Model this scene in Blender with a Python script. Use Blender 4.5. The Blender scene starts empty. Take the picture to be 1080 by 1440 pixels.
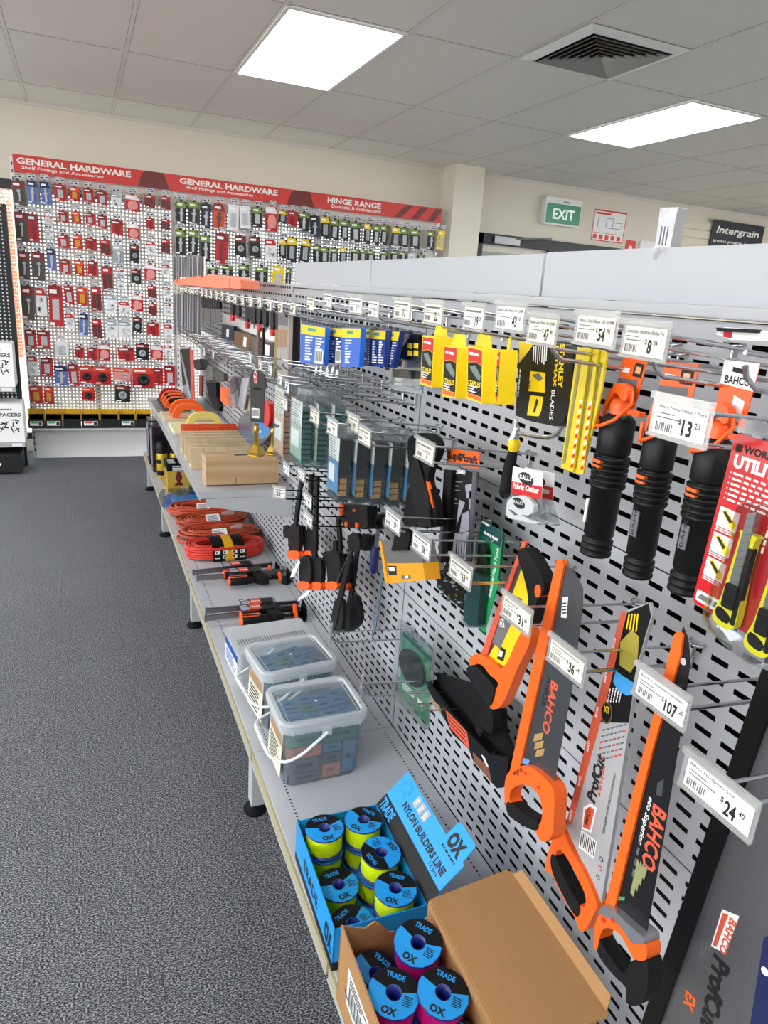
import bpy, math, random
from mathutils import Vector, Matrix
from mathutils.geometry import tessellate_polygon
random.seed(7)
scene = bpy.context.scene
COL = scene.collection
PI = math.pi
H = 1.5                                     # eye height
FPX = 977.8
RV = [Vector((0.9209, -0.0535, 0.3861)), Vector((-0.3835, -0.3021, 0.8727)), Vector((0.07, -0.9518, -0.2987))]

def at(ax, val, px, py):
    """point of the place seen at photo pixel px,py that lies on the plane axis ax = val"""
    d = Vector((px-540.0, py-720.0, FPX))
    r = Vector((RV[0].dot(d), RV[1].dot(d), RV[2].dot(d)))
    o = Vector((0, 0, H))
    return o + r*((val-o[ax])/r[ax])

# ------------------------------------------------------------ materials
def lin(h):
    if isinstance(h, str):
        h = h.lstrip('#'); c = [int(h[i:i+2], 16)/255 for i in (0, 2, 4)]
    else: c = h
    return tuple(x/12.92 if x <= .04045 else ((x+.055)/1.055)**2.4 for x in c)+(1,)
_mats = {}
def mat(name, col, rough=.5, metal=0, var=.05, scale=30, bump=0, coat=0, emit=None, estr=0, spec=.5):
    if name in _mats: return _mats[name]
    m = bpy.data.materials.new(name); m.use_nodes = True; _mats[name] = m
    nt = m.node_tree; b = nt.nodes['Principled BSDF']
    c = lin(col)
    b.inputs['Roughness'].default_value = rough; b.inputs['Metallic'].default_value = metal
    b.inputs['Coat Weight'].default_value = coat; b.inputs['Specular IOR Level'].default_value = spec
    tc = nt.nodes.new('ShaderNodeTexCoord'); nz = nt.nodes.new('ShaderNodeTexNoise')
    nz.inputs['Scale'].default_value = scale; nz.inputs['Detail'].default_value = 3
    nt.links.new(tc.outputs['Object'], nz.inputs['Vector'])
    mx = nt.nodes.new('ShaderNodeMix'); mx.data_type = 'RGBA'
    mx.inputs['A'].default_value = tuple(x*(1-var) for x in c[:3])+(1,)
    mx.inputs['B'].default_value = tuple(min(1, x*(1+var)) for x in c[:3])+(1,)
    nt.links.new(nz.outputs['Fac'], mx.inputs['Factor']); nt.links.new(mx.outputs['Result'], b.inputs['Base Color'])
    if bump:
        bp = nt.nodes.new('ShaderNodeBump'); bp.inputs['Strength'].default_value = bump; bp.inputs['Distance'].default_value = .002
        nt.links.new(nz.outputs['Fac'], bp.inputs['Height']); nt.links.new(bp.outputs['Normal'], b.inputs['Normal'])
    if emit: b.inputs['Emission Color'].default_value = lin(emit); b.inputs['Emission Strength'].default_value = estr
    return m
def clear(name, col='ffffff', through=.85, rough=.08, haze=0):
    """clear or frosted plastic: part see-through, part gloss, part milky"""
    if name in _mats: return _mats[name]
    m = bpy.data.materials.new(name); m.use_nodes = True; _mats[name] = m
    nt = m.node_tree; nt.nodes.remove(nt.nodes['Principled BSDF']); out = nt.nodes['Material Output']
    tr = nt.nodes.new('ShaderNodeBsdfTransparent'); tr.inputs['Color'].default_value = lin(col)
    gl = nt.nodes.new('ShaderNodeBsdfGlossy'); gl.inputs['Roughness'].default_value = rough
    fr = nt.nodes.new('ShaderNodeFresnel'); fr.inputs['IOR'].default_value = 1.45
    base = tr
    if haze:
        df = nt.nodes.new('ShaderNodeBsdfDiffuse'); df.inputs['Color'].default_value = lin(col)
        tl = nt.nodes.new('ShaderNodeBsdfTranslucent'); tl.inputs['Color'].default_value = lin(col)
        ad = nt.nodes.new('ShaderNodeMixShader'); ad.inputs[0].default_value = .4
        nt.links.new(df.outputs[0], ad.inputs[1]); nt.links.new(tl.outputs[0], ad.inputs[2])
        mm = nt.nodes.new('ShaderNodeMixShader'); mm.inputs[0].default_value = haze
        nt.links.new(tr.outputs[0], mm.inputs[1]); nt.links.new(ad.outputs[0], mm.inputs[2]); base = mm
    nz = nt.nodes.new('ShaderNodeTexNoise'); nz.inputs['Scale'].default_value = 25
    tc = nt.nodes.new('ShaderNodeTexCoord'); nt.links.new(tc.outputs['Object'], nz.inputs['Vector'])
    bp = nt.nodes.new('ShaderNodeBump'); bp.inputs['Strength'].default_value = .1; bp.inputs['Distance'].default_value = .006
    nt.links.new(nz.outputs['Fac'], bp.inputs['Height']); nt.links.new(bp.outputs['Normal'], gl.inputs['Normal'])
    mx = nt.nodes.new('ShaderNodeMixShader')
    ma = nt.nodes.new('ShaderNodeMath'); ma.operation = 'MULTIPLY_ADD'; ma.inputs[1].default_value = .6; ma.inputs[2].default_value = .02
    nt.links.new(fr.outputs[0], ma.inputs[0]); nt.links.new(ma.outputs[0], mx.inputs[0])
    nt.links.new(base.outputs[0], mx.inputs[1]); nt.links.new(gl.outputs[0], mx.inputs[2])
    nt.links.new(mx.outputs[0], out.inputs['Surface'])
    return m
def noded(name, fn):
    if name in _mats: return _mats[name]
    m = bpy.data.materials.new(name); m.use_nodes = True; _mats[name] = m
    fn(m.node_tree, m.node_tree.nodes['Principled BSDF']); return m

# ------------------------------------------------------------ frames
def FR(o, u=(1, 0, 0), v=(0, 1, 0)):
    u = Vector(u).normalized(); v = Vector(v); v = (v-u*v.dot(u)).normalized(); n = u.cross(v)
    m = Matrix((u, v, n)).transposed().to_4x4(); m.translation = Vector(o); return m
ID = Matrix.Identity(4)
def SIDE(x, y=0, z=0): return FR((x, y, z), (0, -1, 0), (0, 0, 1))    # faces the aisle (-x); u runs towards the viewer (-y)
def BACK(y, x=0, z=0): return FR((x, y, z), (1, 0, 0), (0, 0, 1))     # faces -y
def TOP(x, y, z, rz=0): return FR((x, y, z), (math.cos(rz), math.sin(rz), 0), (-math.sin(rz), math.cos(rz), 0))
def sp(px, py, x):                        # photo pixel -> (u,v) in SIDE(x)
    p = at(0, x, px, py); return (-p.y, p.z)
def bp_(px, py, y):
    p = at(1, y, px, py); return (p.x, p.z)

def rrect(x0, y0, x1, y1, r, n=4):
    o = []
    for cx, cy, a in ((x1-r, y1-r, 0), (x0+r, y1-r, 90), (x0+r, y0+r, 180), (x1-r, y0+r, 270)):
        for k in range(n+1):
            t = math.radians(a+90*k/n); o.append((cx+r*math.cos(t), cy+r*math.sin(t)))
    return o
def circ(cx, cy, r, n=16, ry=None):
    return [(cx+r*math.cos(2*PI*k/n), cy+(ry or r)*math.sin(2*PI*k/n)) for k in range(n)]
def smooth(pts, n=4, closed=True):
    P = [Vector(p) for p in pts]; L = len(P); o = []
    rng = range(L) if closed else range(L-1)
    for i in rng:
        if closed: a, b, c, d = P[i-1], P[i], P[(i+1) % L], P[(i+2) % L]
        else: a, b, c, d = P[max(i-1, 0)], P[i], P[i+1], P[min(i+2, L-1)]
        for k in range(n):
            t = k/n
            o.append(.5*((2*b)+(c-a)*t+(2*a-5*b+4*c-d)*t*t+(3*b-a-3*c+d)*t**3))
    if not closed: o.append(P[-1])
    return [tuple(q) for q in o]

_txt = {}
def textgeo(s, bold=0, shear=0):
    k = (s, bold, shear)
    if k not in _txt:
        cu = bpy.data.curves.new('t', 'FONT'); cu.body = s; cu.resolution_u = 2; cu.offset = bold; cu.shear = shear
        cu.fill_mode = 'FRONT'
        ob = bpy.data.objects.new('t', cu); COL.objects.link(ob); bpy.context.view_layer.update()
        me = bpy.data.meshes.new_from_object(ob.evaluated_get(bpy.context.evaluated_depsgraph_get()))
        vs = [(v.co.x, v.co.y) for v in me.vertices]; fs = [tuple(p.vertices) for p in me.polygons]
        bpy.data.objects.remove(ob); bpy.data.curves.remove(cu); bpy.data.meshes.remove(me)
        x0 = min(v[0] for v in vs); x1 = max(v[0] for v in vs); y0 = min(v[1] for v in vs); y1 = max(v[1] for v in vs)
        _txt[k] = ([((v[0]-x0)/(x1-x0), (v[1]-y0)/(y1-y0)) for v in vs], fs, (x1-x0)/(y1-y0))
    return _txt[k]

class MB:
    def __init__(s): s.v = []; s.f = []; s.m = []; s.sm = []; s.mats = []
    def mi(s, m):
        if m not in s.mats: s.mats.append(m)
        return s.mats.index(m)
    def add(s, vs, fs, m, F=ID, smooth=False):
        b = len(s.v); i = s.mi(m)
        s.v += [F @ Vector(p) for p in vs]
        for f in fs: s.f.append(tuple(b+k for k in f)); s.m.append(i); s.sm.append(smooth)
        return s
    def box(s, a, b, m, F=ID):
        x0, y0, z0 = [min(p, q) for p, q in zip(a, b)]; x1, y1, z1 = [max(p, q) for p, q in zip(a, b)]
        return s.add([(x0, y0, z0), (x1, y0, z0), (x1, y1, z0), (x0, y1, z0), (x0, y0, z1), (x1, y0, z1), (x1, y1, z1), (x0, y1, z1)],
              [(0, 3, 2, 1), (4, 5, 6, 7), (0, 1, 5, 4), (1, 2, 6, 5), (2, 3, 7, 6), (3, 0, 4, 7)], m, F)
    def prism(s, loops, z0, z1, m, F=ID, side=None, smooth=False, back=True):
        if not isinstance(loops[0][0], (tuple, list)): loops = [loops]
        flat = [p for l in loops for p in l]; n = len(flat)
        tri = tessellate_polygon([[Vector((p[0], p[1], 0)) for p in l] for l in loops])
        def area(t): a, b, c = [flat[i] for i in t]; return (b[0]-a[0])*(c[1]-a[1])-(b[1]-a[1])*(c[0]-a[0])
        tri = [t if area(t) > 0 else t[::-1] for t in tri if abs(area(t)) > 1e-14]
        vs = [(p[0], p[1], z1) for p in flat]+[(p[0], p[1], z0) for p in flat]
        s.add(vs, [tuple(t) for t in tri], m, F)
        if back: s.add([(p[0], p[1], z0) for p in flat], [tuple(t[::-1]) for t in tri], side or m, F)
        k = 0
        for li, l in enumerate(loops):
            L = len(l); A = sum(l[i-1][0]*l[i][1]-l[i][0]*l[i-1][1] for i in range(L))
            ccw = A > 0
            if li > 0: ccw = not ccw
            vv = [(p[0], p[1], z0) for p in l]+[(p[0], p[1], z1) for p in l]
            fs = [((i, (i+1) % L, L+(i+1) % L, L+i) if (A > 0) == (li == 0) else ((i+1) % L, i, L+i, L+(i+1) % L)) for i in range(L)]
            s.add(vv, fs, side or m, F, smooth); k += L
        return s
    def plate(s, pts, z, m, F=ID):            # printed patch, double-thin
        return s.prism(pts, z, z+.0003, m, F, back=False)
    def rect(s, x0, y0, x1, y1, z, m, F=ID): return s.plate([(x0, y0), (x1, y0), (x1, y1), (x0, y1)], z, m, F)
    def tube(s, pts, r, m, seg=8, closed=False, F=ID, caps=True, flat=1):
        P = [Vector(p) for p in pts]; n = len(P)
        rr = r if isinstance(r, (list, tuple)) else [r]*n
        T = []
        for i in range(n):
            a = P[i-1] if (i > 0 or closed) else P[i]; b = P[(i+1) % n] if (i < n-1 or closed) else P[i]
            t = b-a; T.append(t.normalized() if t.length > 0 else Vector((0, 0, 1)))
        up = Vector((0, 0, 1)) if abs(T[0].z) < .9 else Vector((1, 0, 0))
        N = (up-T[0]*up.dot(T[0])).normalized(); vs = []
        for i in range(n):
            N = N-T[i]*N.dot(T[i])
            N = N.normalized() if N.length > 1e-6 else Vector((1, 0, 0)); B = T[i].cross(N)
            for k in range(seg):
                a = 2*PI*k/seg; vs.append(P[i]+N*(rr[i]*math.cos(a))+B*(rr[i]*flat*math.sin(a)))
        fs = []
        for i in range(n if closed else n-1):
            j = (i+1) % n
            for k in range(seg):
                l = (k+1) % seg; fs.append((i*seg+k, i*seg+l, j*seg+l, j*seg+k))
        s.add(vs, fs, m, F, True)
        if caps and not closed:
            s.add(vs[:seg], [tuple(range(seg-1, -1, -1))], m, F); s.add(vs[-seg:], [tuple(range(seg))], m, F)
        return s
    def lathe(s, prof, m, F=ID, seg=20, cap0=True, cap1=True, smooth=True):
        n = len(prof); vs = []
        for r, h in prof:
            for k in range(seg): a = 2*PI*k/seg; vs.append((r*math.cos(a), r*math.sin(a), h))
        fs = [(i*seg+k, i*seg+(k+1) % seg, (i+1)*seg+(k+1) % seg, (i+1)*seg+k) for i in range(n-1) for k in range(seg)]
        s.add(vs, fs, m, F, smooth)
        if cap0: s.add(vs[:seg], [tuple(range(seg-1, -1, -1))], m, F)
        if cap1: s.add(vs[-seg:], [tuple(range(seg))], m, F)
        return s
    def text(s, t, x, y, h, z, m, F=ID, w=None, rot=0, bold=.012, shear=0, align='L'):
        if t[0] == '~':                       # print too small to read in the photo: uneven dashes
            R = random.Random(len(t)*7+int(abs(x)*9000)); vs = []; fs = []; a = 0
            while a < .97: e = min(1, a+R.uniform(.08, .22)); k = len(vs); vs += [(a, .1), (e, .1), (e, .8), (a, .8)]; fs.append((k, k+1, k+2, k+3)); a = e+.05
            asp = 6
        else: vs, fs, asp = textgeo(t, bold, shear)
        W = w if w else h*asp
        c, q = math.cos(rot), math.sin(rot)
        ox = -W/2 if align == 'C' else 0
        P = []
        for a, b in vs:
            a = a*W+ox; b = b*h; P.append((x+a*c-b*q, y+a*q+b*c, z))
        return s.add(P, fs, m, F)
    def lines(s, x0, y0, x1, y1, n, z, m, F=ID, fill=.5, rnd=None):   # rows of tiny print
        R = rnd or random; dy = (y1-y0)/n
        for i in range(n):
            e = x0+(x1-x0)*R.uniform(.55, 1); s.rect(x0, y0+dy*i, e, y0+dy*(i+fill), z, m, F)
        return s
    def bars(s, x0, y0, x1, y1, z, m, F=ID, n=11):
        w = (x1-x0)/n
        for i in range(n):
            s.rect(x0+i*w, y0, x0+i*w+w*(.35 if i % 3 else .62), y1, z, m, F)
        return s
    def mesh(s, name, off=(0, 0, 0)):
        me = bpy.data.meshes.new(name); o = Vector(off)
        me.from_pydata([tuple(p-o) for p in s.v], [], s.f)
        for m in s.mats: me.materials.append(m)
        me.polygons.foreach_set('material_index', s.m); me.polygons.foreach_set('use_smooth', s.sm)
        me.update(); return me

def tag(o, label, cat, group=None):
    o['label'] = label; o['category'] = cat
    if group: o['group'] = group
    return o
def thing(name, label, cat, loc=(0, 0, 0), group=None):
    o = bpy.data.objects.new(name, None); COL.objects.link(o); o.location = loc; o.empty_display_size = .05
    return tag(o, label, cat, group)
def part(root, name, mb, label=None, bevel=0, top=None):
    """mb holds place coordinates; the mesh is stored relative to its thing (top = the top-level thing)"""
    base = (top or root)
    me = mb.mesh(name, base.location if top is None else top.location)
    o = bpy.data.objects.new(name, me); COL.objects.link(o); o.parent = root
    if label: o['label'] = label
    if bevel: _bev(o, bevel)
    return o
def _bev(o, w):
    b = o.modifiers.new('bevel', 'BEVEL'); b.width = w; b.segments = 2; b.limit_method = 'ANGLE'; b.angle_limit = .6
    o.data.polygons.foreach_set('use_smooth', [True]*len(o.data.polygons))
    w = o.modifiers.new('wn', 'WEIGHTED_NORMAL'); w.keep_sharp = True
def single(mb, name, label, cat, loc=(0, 0, 0), group=None, bevel=0):
    me = mb.mesh(name, loc); o = bpy.data.objects.new(name, me); COL.objects.link(o); o.location = loc
    if bevel: _bev(o, bevel)
    return tag(o, label, cat, group)
def struct(mb, name, loc=(0, 0, 0), parent=None):
    me = mb.mesh(name, loc); o = bpy.data.objects.new(name, me); COL.objects.link(o); o.location = loc
    if parent: o.parent = parent
    else: o['kind'] = 'structure'
    return o
def dup(root, loc, label=None, group=None, rot=None):
    r = root.copy(); COL.objects.link(r); r.location = loc
    if rot is not None: r.rotation_euler = rot
    if label: r['label'] = label
    if group: r['group'] = group
    for ch in list(root.children):
        c = ch.copy(); COL.objects.link(c); c.parent = r
        for g in ch.children:
            d = g.copy(); COL.objects.link(d); d.parent = c
    return r
def move(root, loc, rot=None):
    root.location = loc
    if rot is not None: root.rotation_euler = rot
    return root

# common materials
M_shelf = mat('shelf powder coat grey', 'b9bbbe', .42, var=.02)
M_panel = mat('panel powder coat', 'b2b4b8', .45, var=.02)
M_white = mat('white enamel', 'e8e8e6', .4, var=.02)
M_black = mat('black plastic', '0c0c0d', .45, var=.1, spec=.3)
M_blackm = mat('black matte rubber', '0b0b0c', .8, var=.1, bump=.2, spec=.25)
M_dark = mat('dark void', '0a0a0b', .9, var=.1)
M_orange = mat('orange plastic', 'f2601a', .38, var=.04)
M_chrome = mat('chromed wire', 'c9cacb', .18, metal=1, var=.03)
M_steel = mat('brushed steel', '8d8f92', .35, metal=1, var=.08)
M_ink = mat('black print', '151515', .6, var=.05)
M_inkgrey = mat('grey print', '6a6a6c', .6, var=.05)
M_paper = mat('white paper', 'eeeeea', .6, var=.02)
M_cream = mat('cream ticket paper', 'e6e2cf', .6, var=.02)
M_red = mat('red card', 'c4161c', .4, var=.05)
M_redink = mat('red print', 'd8322a', .5, var=.05)
M_yellow = mat('yellow card', 'f2cf10', .4, var=.04)
M_blueprint = mat('blue print', '1b4fa6', .45, var=.05)
M_gold = mat('brass', 'c9a24a', .22, metal=1, var=.05)
M_clear = clear('clear plastic', 'f4f7f8', rough=.1)
M_kraft = mat('kraft cardboard', 'a87d4e', .8, var=.06, scale=60)
# ============================================================ camera, light, sky
cam = bpy.data.cameras.new('camera'); co = bpy.data.objects.new('camera', cam); COL.objects.link(co)
cx = Vector((RV[0][0], RV[1][0], RV[2][0])).normalized(); cz = -Vector((RV[0][2], RV[1][2], RV[2][2])).normalized()
cy = cz.cross(cx).normalized(); cx = cy.cross(cz)
mm = Matrix((cx, cy, cz)).transposed().to_4x4(); mm.translation = (0, 0, H); co.matrix_world = mm
cam.sensor_fit = 'VERTICAL'; cam.sensor_height = 36; cam.lens = FPX/1440*36; cam.clip_start = .02
scene.camera = co
vs = scene.view_settings; vs.view_transform = 'Standard'; vs.look = 'None'; vs.gamma = 1; vs.use_curve_mapping = False; vs.exposure = .88
w = bpy.data.worlds.new('daylight'); scene.world = w; w.use_nodes = True
bg = w.node_tree.nodes['Background']
sky = w.node_tree.nodes.new('ShaderNodeTexSky'); sky.sky_type = 'HOSEK_WILKIE'; sky.turbidity = 8; sky.sun_direction = (.5, -.3, .8); sky.ground_albedo = .6
hz = w.node_tree.nodes.new('ShaderNodeMix'); hz.data_type = 'RGBA'; hz.inputs['Factor'].default_value = .6; hz.inputs['B'].default_value = (.86, .87, .89, 1)
w.node_tree.links.new(sky.outputs['Color'], hz.inputs['A']); w.node_tree.links.new(hz.outputs['Result'], bg.inputs['Color']); bg.inputs['Strength'].default_value = 5.0
scene.cycles.transparent_max_bounces = 24

ZC = 2.69; YW = 6.55
# ---- floor: loop pile carpet tiles
def carpet(nt, b):
    tc = nt.nodes.new('ShaderNodeTexCoord')
    def noise(sc, det=2):
        n = nt.nodes.new('ShaderNodeTexNoise'); n.inputs['Scale'].default_value = sc; n.inputs['Detail'].default_value = det
        nt.links.new(tc.outputs['Object'], n.inputs['Vector']); return n
    mp = nt.nodes.new('ShaderNodeMapping'); mp.inputs['Scale'].default_value = (210, 330, 210); nt.links.new(tc.outputs['Object'], mp.inputs['Vector'])
    n1 = nt.nodes.new('ShaderNodeTexNoise'); n1.inputs['Scale'].default_value = 1; n1.inputs['Detail'].default_value = 4; nt.links.new(mp.outputs[0], n1.inputs['Vector'])
    r = nt.nodes.new('ShaderNodeValToRGB'); nt.links.new(n1.outputs['Fac'], r.inputs[0])
    e = r.color_ramp.elements; e[0].position = .40; e[0].color = lin('1e1f21'); e[1].position = .62; e[1].color = lin('a6a8ab')
    m = e.__class__
    x = r.color_ramp.elements.new(.5); x.color = lin('55575b')
    n2 = noise(3.5, 3)
    mx = nt.nodes.new('ShaderNodeMix'); mx.data_type = 'RGBA'; mx.blend_type = 'MULTIPLY'; mx.inputs['Factor'].default_value = .35
    nt.links.new(r.outputs[0], mx.inputs['A']); 
    r2 = nt.nodes.new('ShaderNodeValToRGB'); r2.color_ramp.elements[0].color = (.6, .6, .6, 1); nt.links.new(n2.outputs['Fac'], r2.inputs[0]); nt.links.new(r2.outputs[0], mx.inputs['B'])
    # tile seams, every half metre
    br = nt.nodes.new('ShaderNodeTexBrick'); br.offset = 0.5; br.inputs['Scale'].default_value = 1
    mp2 = nt.nodes.new('ShaderNodeMapping'); mp2.inputs['Location'].default_value = (.16, .25, 0); nt.links.new(tc.outputs['Object'], mp2.inputs['Vector'])
    nt.links.new(mp2.outputs[0], br.inputs['Vector'])
    br.inputs['Brick Width'].default_value = .5; br.inputs['Row Height'].default_value = .5; br.inputs['Mortar Size'].default_value = .0014; br.inputs['Mortar Smooth'].default_value = .2
    br.inputs['Color1'].default_value = (1, 1, 1, 1); br.inputs['Color2'].default_value = (.95, .95, .95, 1); br.inputs['Mortar'].default_value = (.62, .62, .62, 1)
    m3 = nt.nodes.new('ShaderNodeMix'); m3.data_type = 'RGBA'; m3.blend_type = 'MULTIPLY'; m3.inputs['Factor'].default_value = 1
    nt.links.new(mx.outputs['Result'], m3.inputs['A']); nt.links.new(br.outputs['Color'], m3.inputs['B'])
    nt.links.new(m3.outputs['Result'], b.inputs['Base Color']); b.inputs['Roughness'].default_value = .95
    bpn = nt.nodes.new('ShaderNodeBump'); bpn.inputs['Strength'].default_value = .6; bpn.inputs['Distance'].default_value = .004
    nt.links.new(n1.outputs['Fac'], bpn.inputs['Height']); nt.links.new(bpn.outputs['Normal'], b.inputs['Normal'])
b = MB(); b.box((-3.5, -4, -.05), (9.5, YW, 0), noded('grey loop pile carpet', carpet)); struct(b, 'floor')

# ---- walls
M_wall = mat('cream wall paint', 'ddd7c9', .7, var=.02, scale=4)
b = MB()
wx0, wx1, wz0, wz1 = -2.6, 2.75, .10, 2.14
b.box((-3.5, YW, 0), (wx0, YW+.15, ZC+.1), M_wall); b.box((wx1, YW, 0), (9.5, YW+.15, ZC+.1), M_wall)
b.box((wx0, YW, wz1), (wx1, YW+.15, ZC+.1), M_wall); b.box((wx0, YW, 0), (wx1, YW+.15, wz0), M_wall)
# doorway opening is filled by door_1 below
struct(b, 'wall_back')
b = MB()
for a_ in (((-3.65, -4, 0), (-3.5, -3.2, ZC+.1)), ((-3.65, 5.6, 0), (-3.5, YW+.15, ZC+.1)), ((-3.65, -3.2, 0), (-3.5, 5.6, .35)), ((-3.65, -3.2, 2.45), (-3.5, 5.6, ZC+.1))): b.box(*a_, M_wall)
struct(b, 'wall_left')
def portal(name, loc, rot, sx, sy):
    l = bpy.data.lights.new(name, 'AREA'); l.shape = 'RECTANGLE'; l.size = sx; l.size_y = sy; l.cycles.is_portal = True
    o = bpy.data.objects.new(name, l); COL.objects.link(o); o.location = loc; o.rotation_euler = rot
portal('added_portal_left', (-3.66, 1.2, 1.4), (0, -PI/2, 0), 2.1, 8.8)  # portal for the added left window
portal('window_portal_back', (.08, 6.71, 1.12), (-PI/2, 0, 0), 5.35, 2.04)
b = MB()
for a_ in (((9.5, -4, 0), (9.65, -3.2, ZC+.1)), ((9.5, 4.6, 0), (9.65, YW+.15, ZC+.1)), ((9.5, -3.2, 0), (9.65, 4.6, .35)), ((9.5, -3.2, 2.45), (9.65, 4.6, ZC+.1))): b.box(*a_, M_wall)
struct(b, 'wall_right')
b = MB(); b.box((-3.65, -4.15, 0), (9.65, -4, ZC+.1), M_wall); struct(b, 'wall_front')
b = MB(); b.box((3.25, 6.28, 0), (3.56, YW-.001, ZC-.001), M_wall); struct(b, 'trim_1')      # boxed column
# white soffit strip where ceiling meets wall
# ---- shop window behind the display
M_frame = mat('dark window frame', '2a2b2e', .5)
b = MB()
for x in (wx0, wx0+1.34, wx0+2.68, wx0+4.0, wx1-.05): b.box((x, YW+.03, wz0), (x+.05, YW+.1, wz1), M_frame)
b.box((wx0, YW+.03, wz1-.07), (wx1, YW+.1, wz1), M_frame); b.box((wx0, YW+.03, wz0), (wx1, YW+.1, wz0+.05), M_frame)
win = struct(b, 'window_1')
b = MB()
for k in range(5): b.box((-3.62, -3.2+2.187*k, .35), (-3.55, -3.15+2.187*k, 2.45), M_frame)
for z in (.35, 2.40): b.box((-3.62, -3.2, z), (-3.55, 5.6, z+.05), M_frame)
added_win = struct(b, 'added_window_left')  # unseen window added in the left wall so daylight lifts the ceiling
b = MB(); b.box((wx0, YW+.06, wz0), (wx1, YW+.066, wz1), clear('window glass', 'f4fafa', rough=.02)); g = struct(b, 'pane', parent=win)
b = MB()
for k in range(5): b.box((9.55, -3.2+1.937*k, .35), (9.62, -3.15+1.937*k, 2.45), M_frame)
for z in (.35, 2.40): b.box((9.55, -3.2, z), (9.62, 4.6, z+.05), M_frame)
struct(b, 'added_window_right'); portal('added_portal_right', (9.66, .7, 1.4), (0, PI/2, 0), 2.1, 7.8)  # unseen window and portal, added to brighten the right side and ceiling
b = MB(); b.box((9.7, -10, -.3), (30, YW+.2, -.12), mat('pale paving outside', 'd5cfc4', .8)); struct(b, 'ground')
# ---- ceiling: mineral tiles in a white T grid
M_tile = mat('ceiling tile', 'dedbd4', .55, var=.03, scale=300, bump=.15)
M_tbar = mat('ceiling grid bar', 'd6d4ce', .45, var=.02)
M_gap = mat('ceiling grid shadow gap', '57544f', .8)
GX, GY = .9095, 3.5301
b = MB(); b.box((-3.5, -4, ZC), (9.5, YW, ZC+.05), M_tile)
i = -8
while GX+.6*i < 9.4:
    x = GX+.6*i
    if x > -3.4: b.box((x-.010, -4, ZC-.002), (x+.010, YW, ZC), M_tbar); b.box((x-.0115, -4, ZC-.0007), (x+.0115, YW, ZC), M_gap)
    i += 1
for j in range(-7, 3):
    y = GY+1.2*j
    if -4 < y < YW: b.box((-3.5, y-.008, ZC-.0022), (9.5, y+.008, ZC), M_tbar); b.box((-3.5, y-.0105, ZC-.0007), (9.5, y+.0105, ZC), M_gap)
b.box((-3.5, YW-.02, ZC-.02), (9.5, YW-.0005, ZC-.0005), M_tbar)
struct(b, 'ceiling')
# ---- troffer lights
M_diff = mat('lit diffuser', 'ffffff', .5, emit='f4f8ff', estr=9.0)
def light(i, y0, lab):
    x0 = GX+.6*i; x1 = x0+.6; y1 = y0+1.2
    t = thing('ceiling_light', lab, 'ceiling light', ((x0+x1)/2, (y0+y1)/2, ZC-.003), 'recessed ceiling lights')
    b = MB()
    for a, c in (((x0+.004, y0+.004), (x1-.004, y0+.022)), ((x0+.004, y1-.022), (x1-.004, y1-.004)), ((x0+.004, y0+.022), (x0+.022, y1-.022)), ((x1-.022, y0+.022), (x1-.004, y1-.022))):
        b.box((a[0], a[1], ZC-.010), (c[0], c[1], ZC-.0035), M_white)
    part(t, 'frame', b)
    b = MB(); b.box((x0+.022, y0+.022, ZC-.008), (x1-.022, y1-.022, ZC-.0045), M_diff); part(t, 'diffuser', b)
light(0, GY, 'lit rectangular ceiling light, the nearer to the long red sign')
light(4, GY, 'lit rectangular ceiling light right of the square air vent')
# the same fittings carry on over the rest of the shop
for i, y0 in ((-4, GY), (-4, GY-3.6), (0, GY-3.6), (4, GY-3.6), (-4, GY-6), (0, GY-6), (8, GY), (8, GY-3.6), (11, GY)):
    light(i, y0, 'lit rectangular ceiling light over the part of the shop outside the picture')
# ---- square louvred air vent
t = thing('air_vent', 'square louvred metal air vent set in the ceiling', 'air vent', (GX+1.8-.3, GY-.3, ZC-.003))
M_vent = mat('vent louvre metal', 'a8a6a0', .35, metal=.5)
vx, vy = GX+1.8-.3, GY-.3-.0
vx = GX+.6*2+.3; vy = GY-.3
b = MB(); b.box((vx-.24, vy-.24, ZC-.004), (vx+.24, vy+.24, ZC-.0035), M_dark); part(t, 'throat', b)
b = MB()
def sqring(b, ro, ri, z0, z1, m):
    vsx = []
    for r, z in ((ro, z0), (ri, z1)): vsx += [(vx-r, vy-r, z), (vx+r, vy-r, z), (vx+r, vy+r, z), (vx-r, vy+r, z)]
    vsx += [(x_, y_, z_-.002) for x_, y_, z_ in vsx]
    fs = [(k, (k+1) % 4, 4+(k+1) % 4, 4+k) for k in range(4)]+[(12+k, 12+(k+1) % 4, 8+(k+1) % 4, 8+k) for k in range(4)]+[(8+k, 8+(k+1) % 4, (k+1) % 4, k) for k in range(4)]
    b.add(vsx, fs, m)
sqring(b, .29, .235, ZC-.004, ZC-.016, M_white); part(t, 'frame', b)
for k in range(6):
    b = MB(); r = .222-.035*k; sqring(b, r, max(r-.026, .004), ZC-.024, ZC-.006, M_vent); part(t, 'louvre', b)
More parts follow.
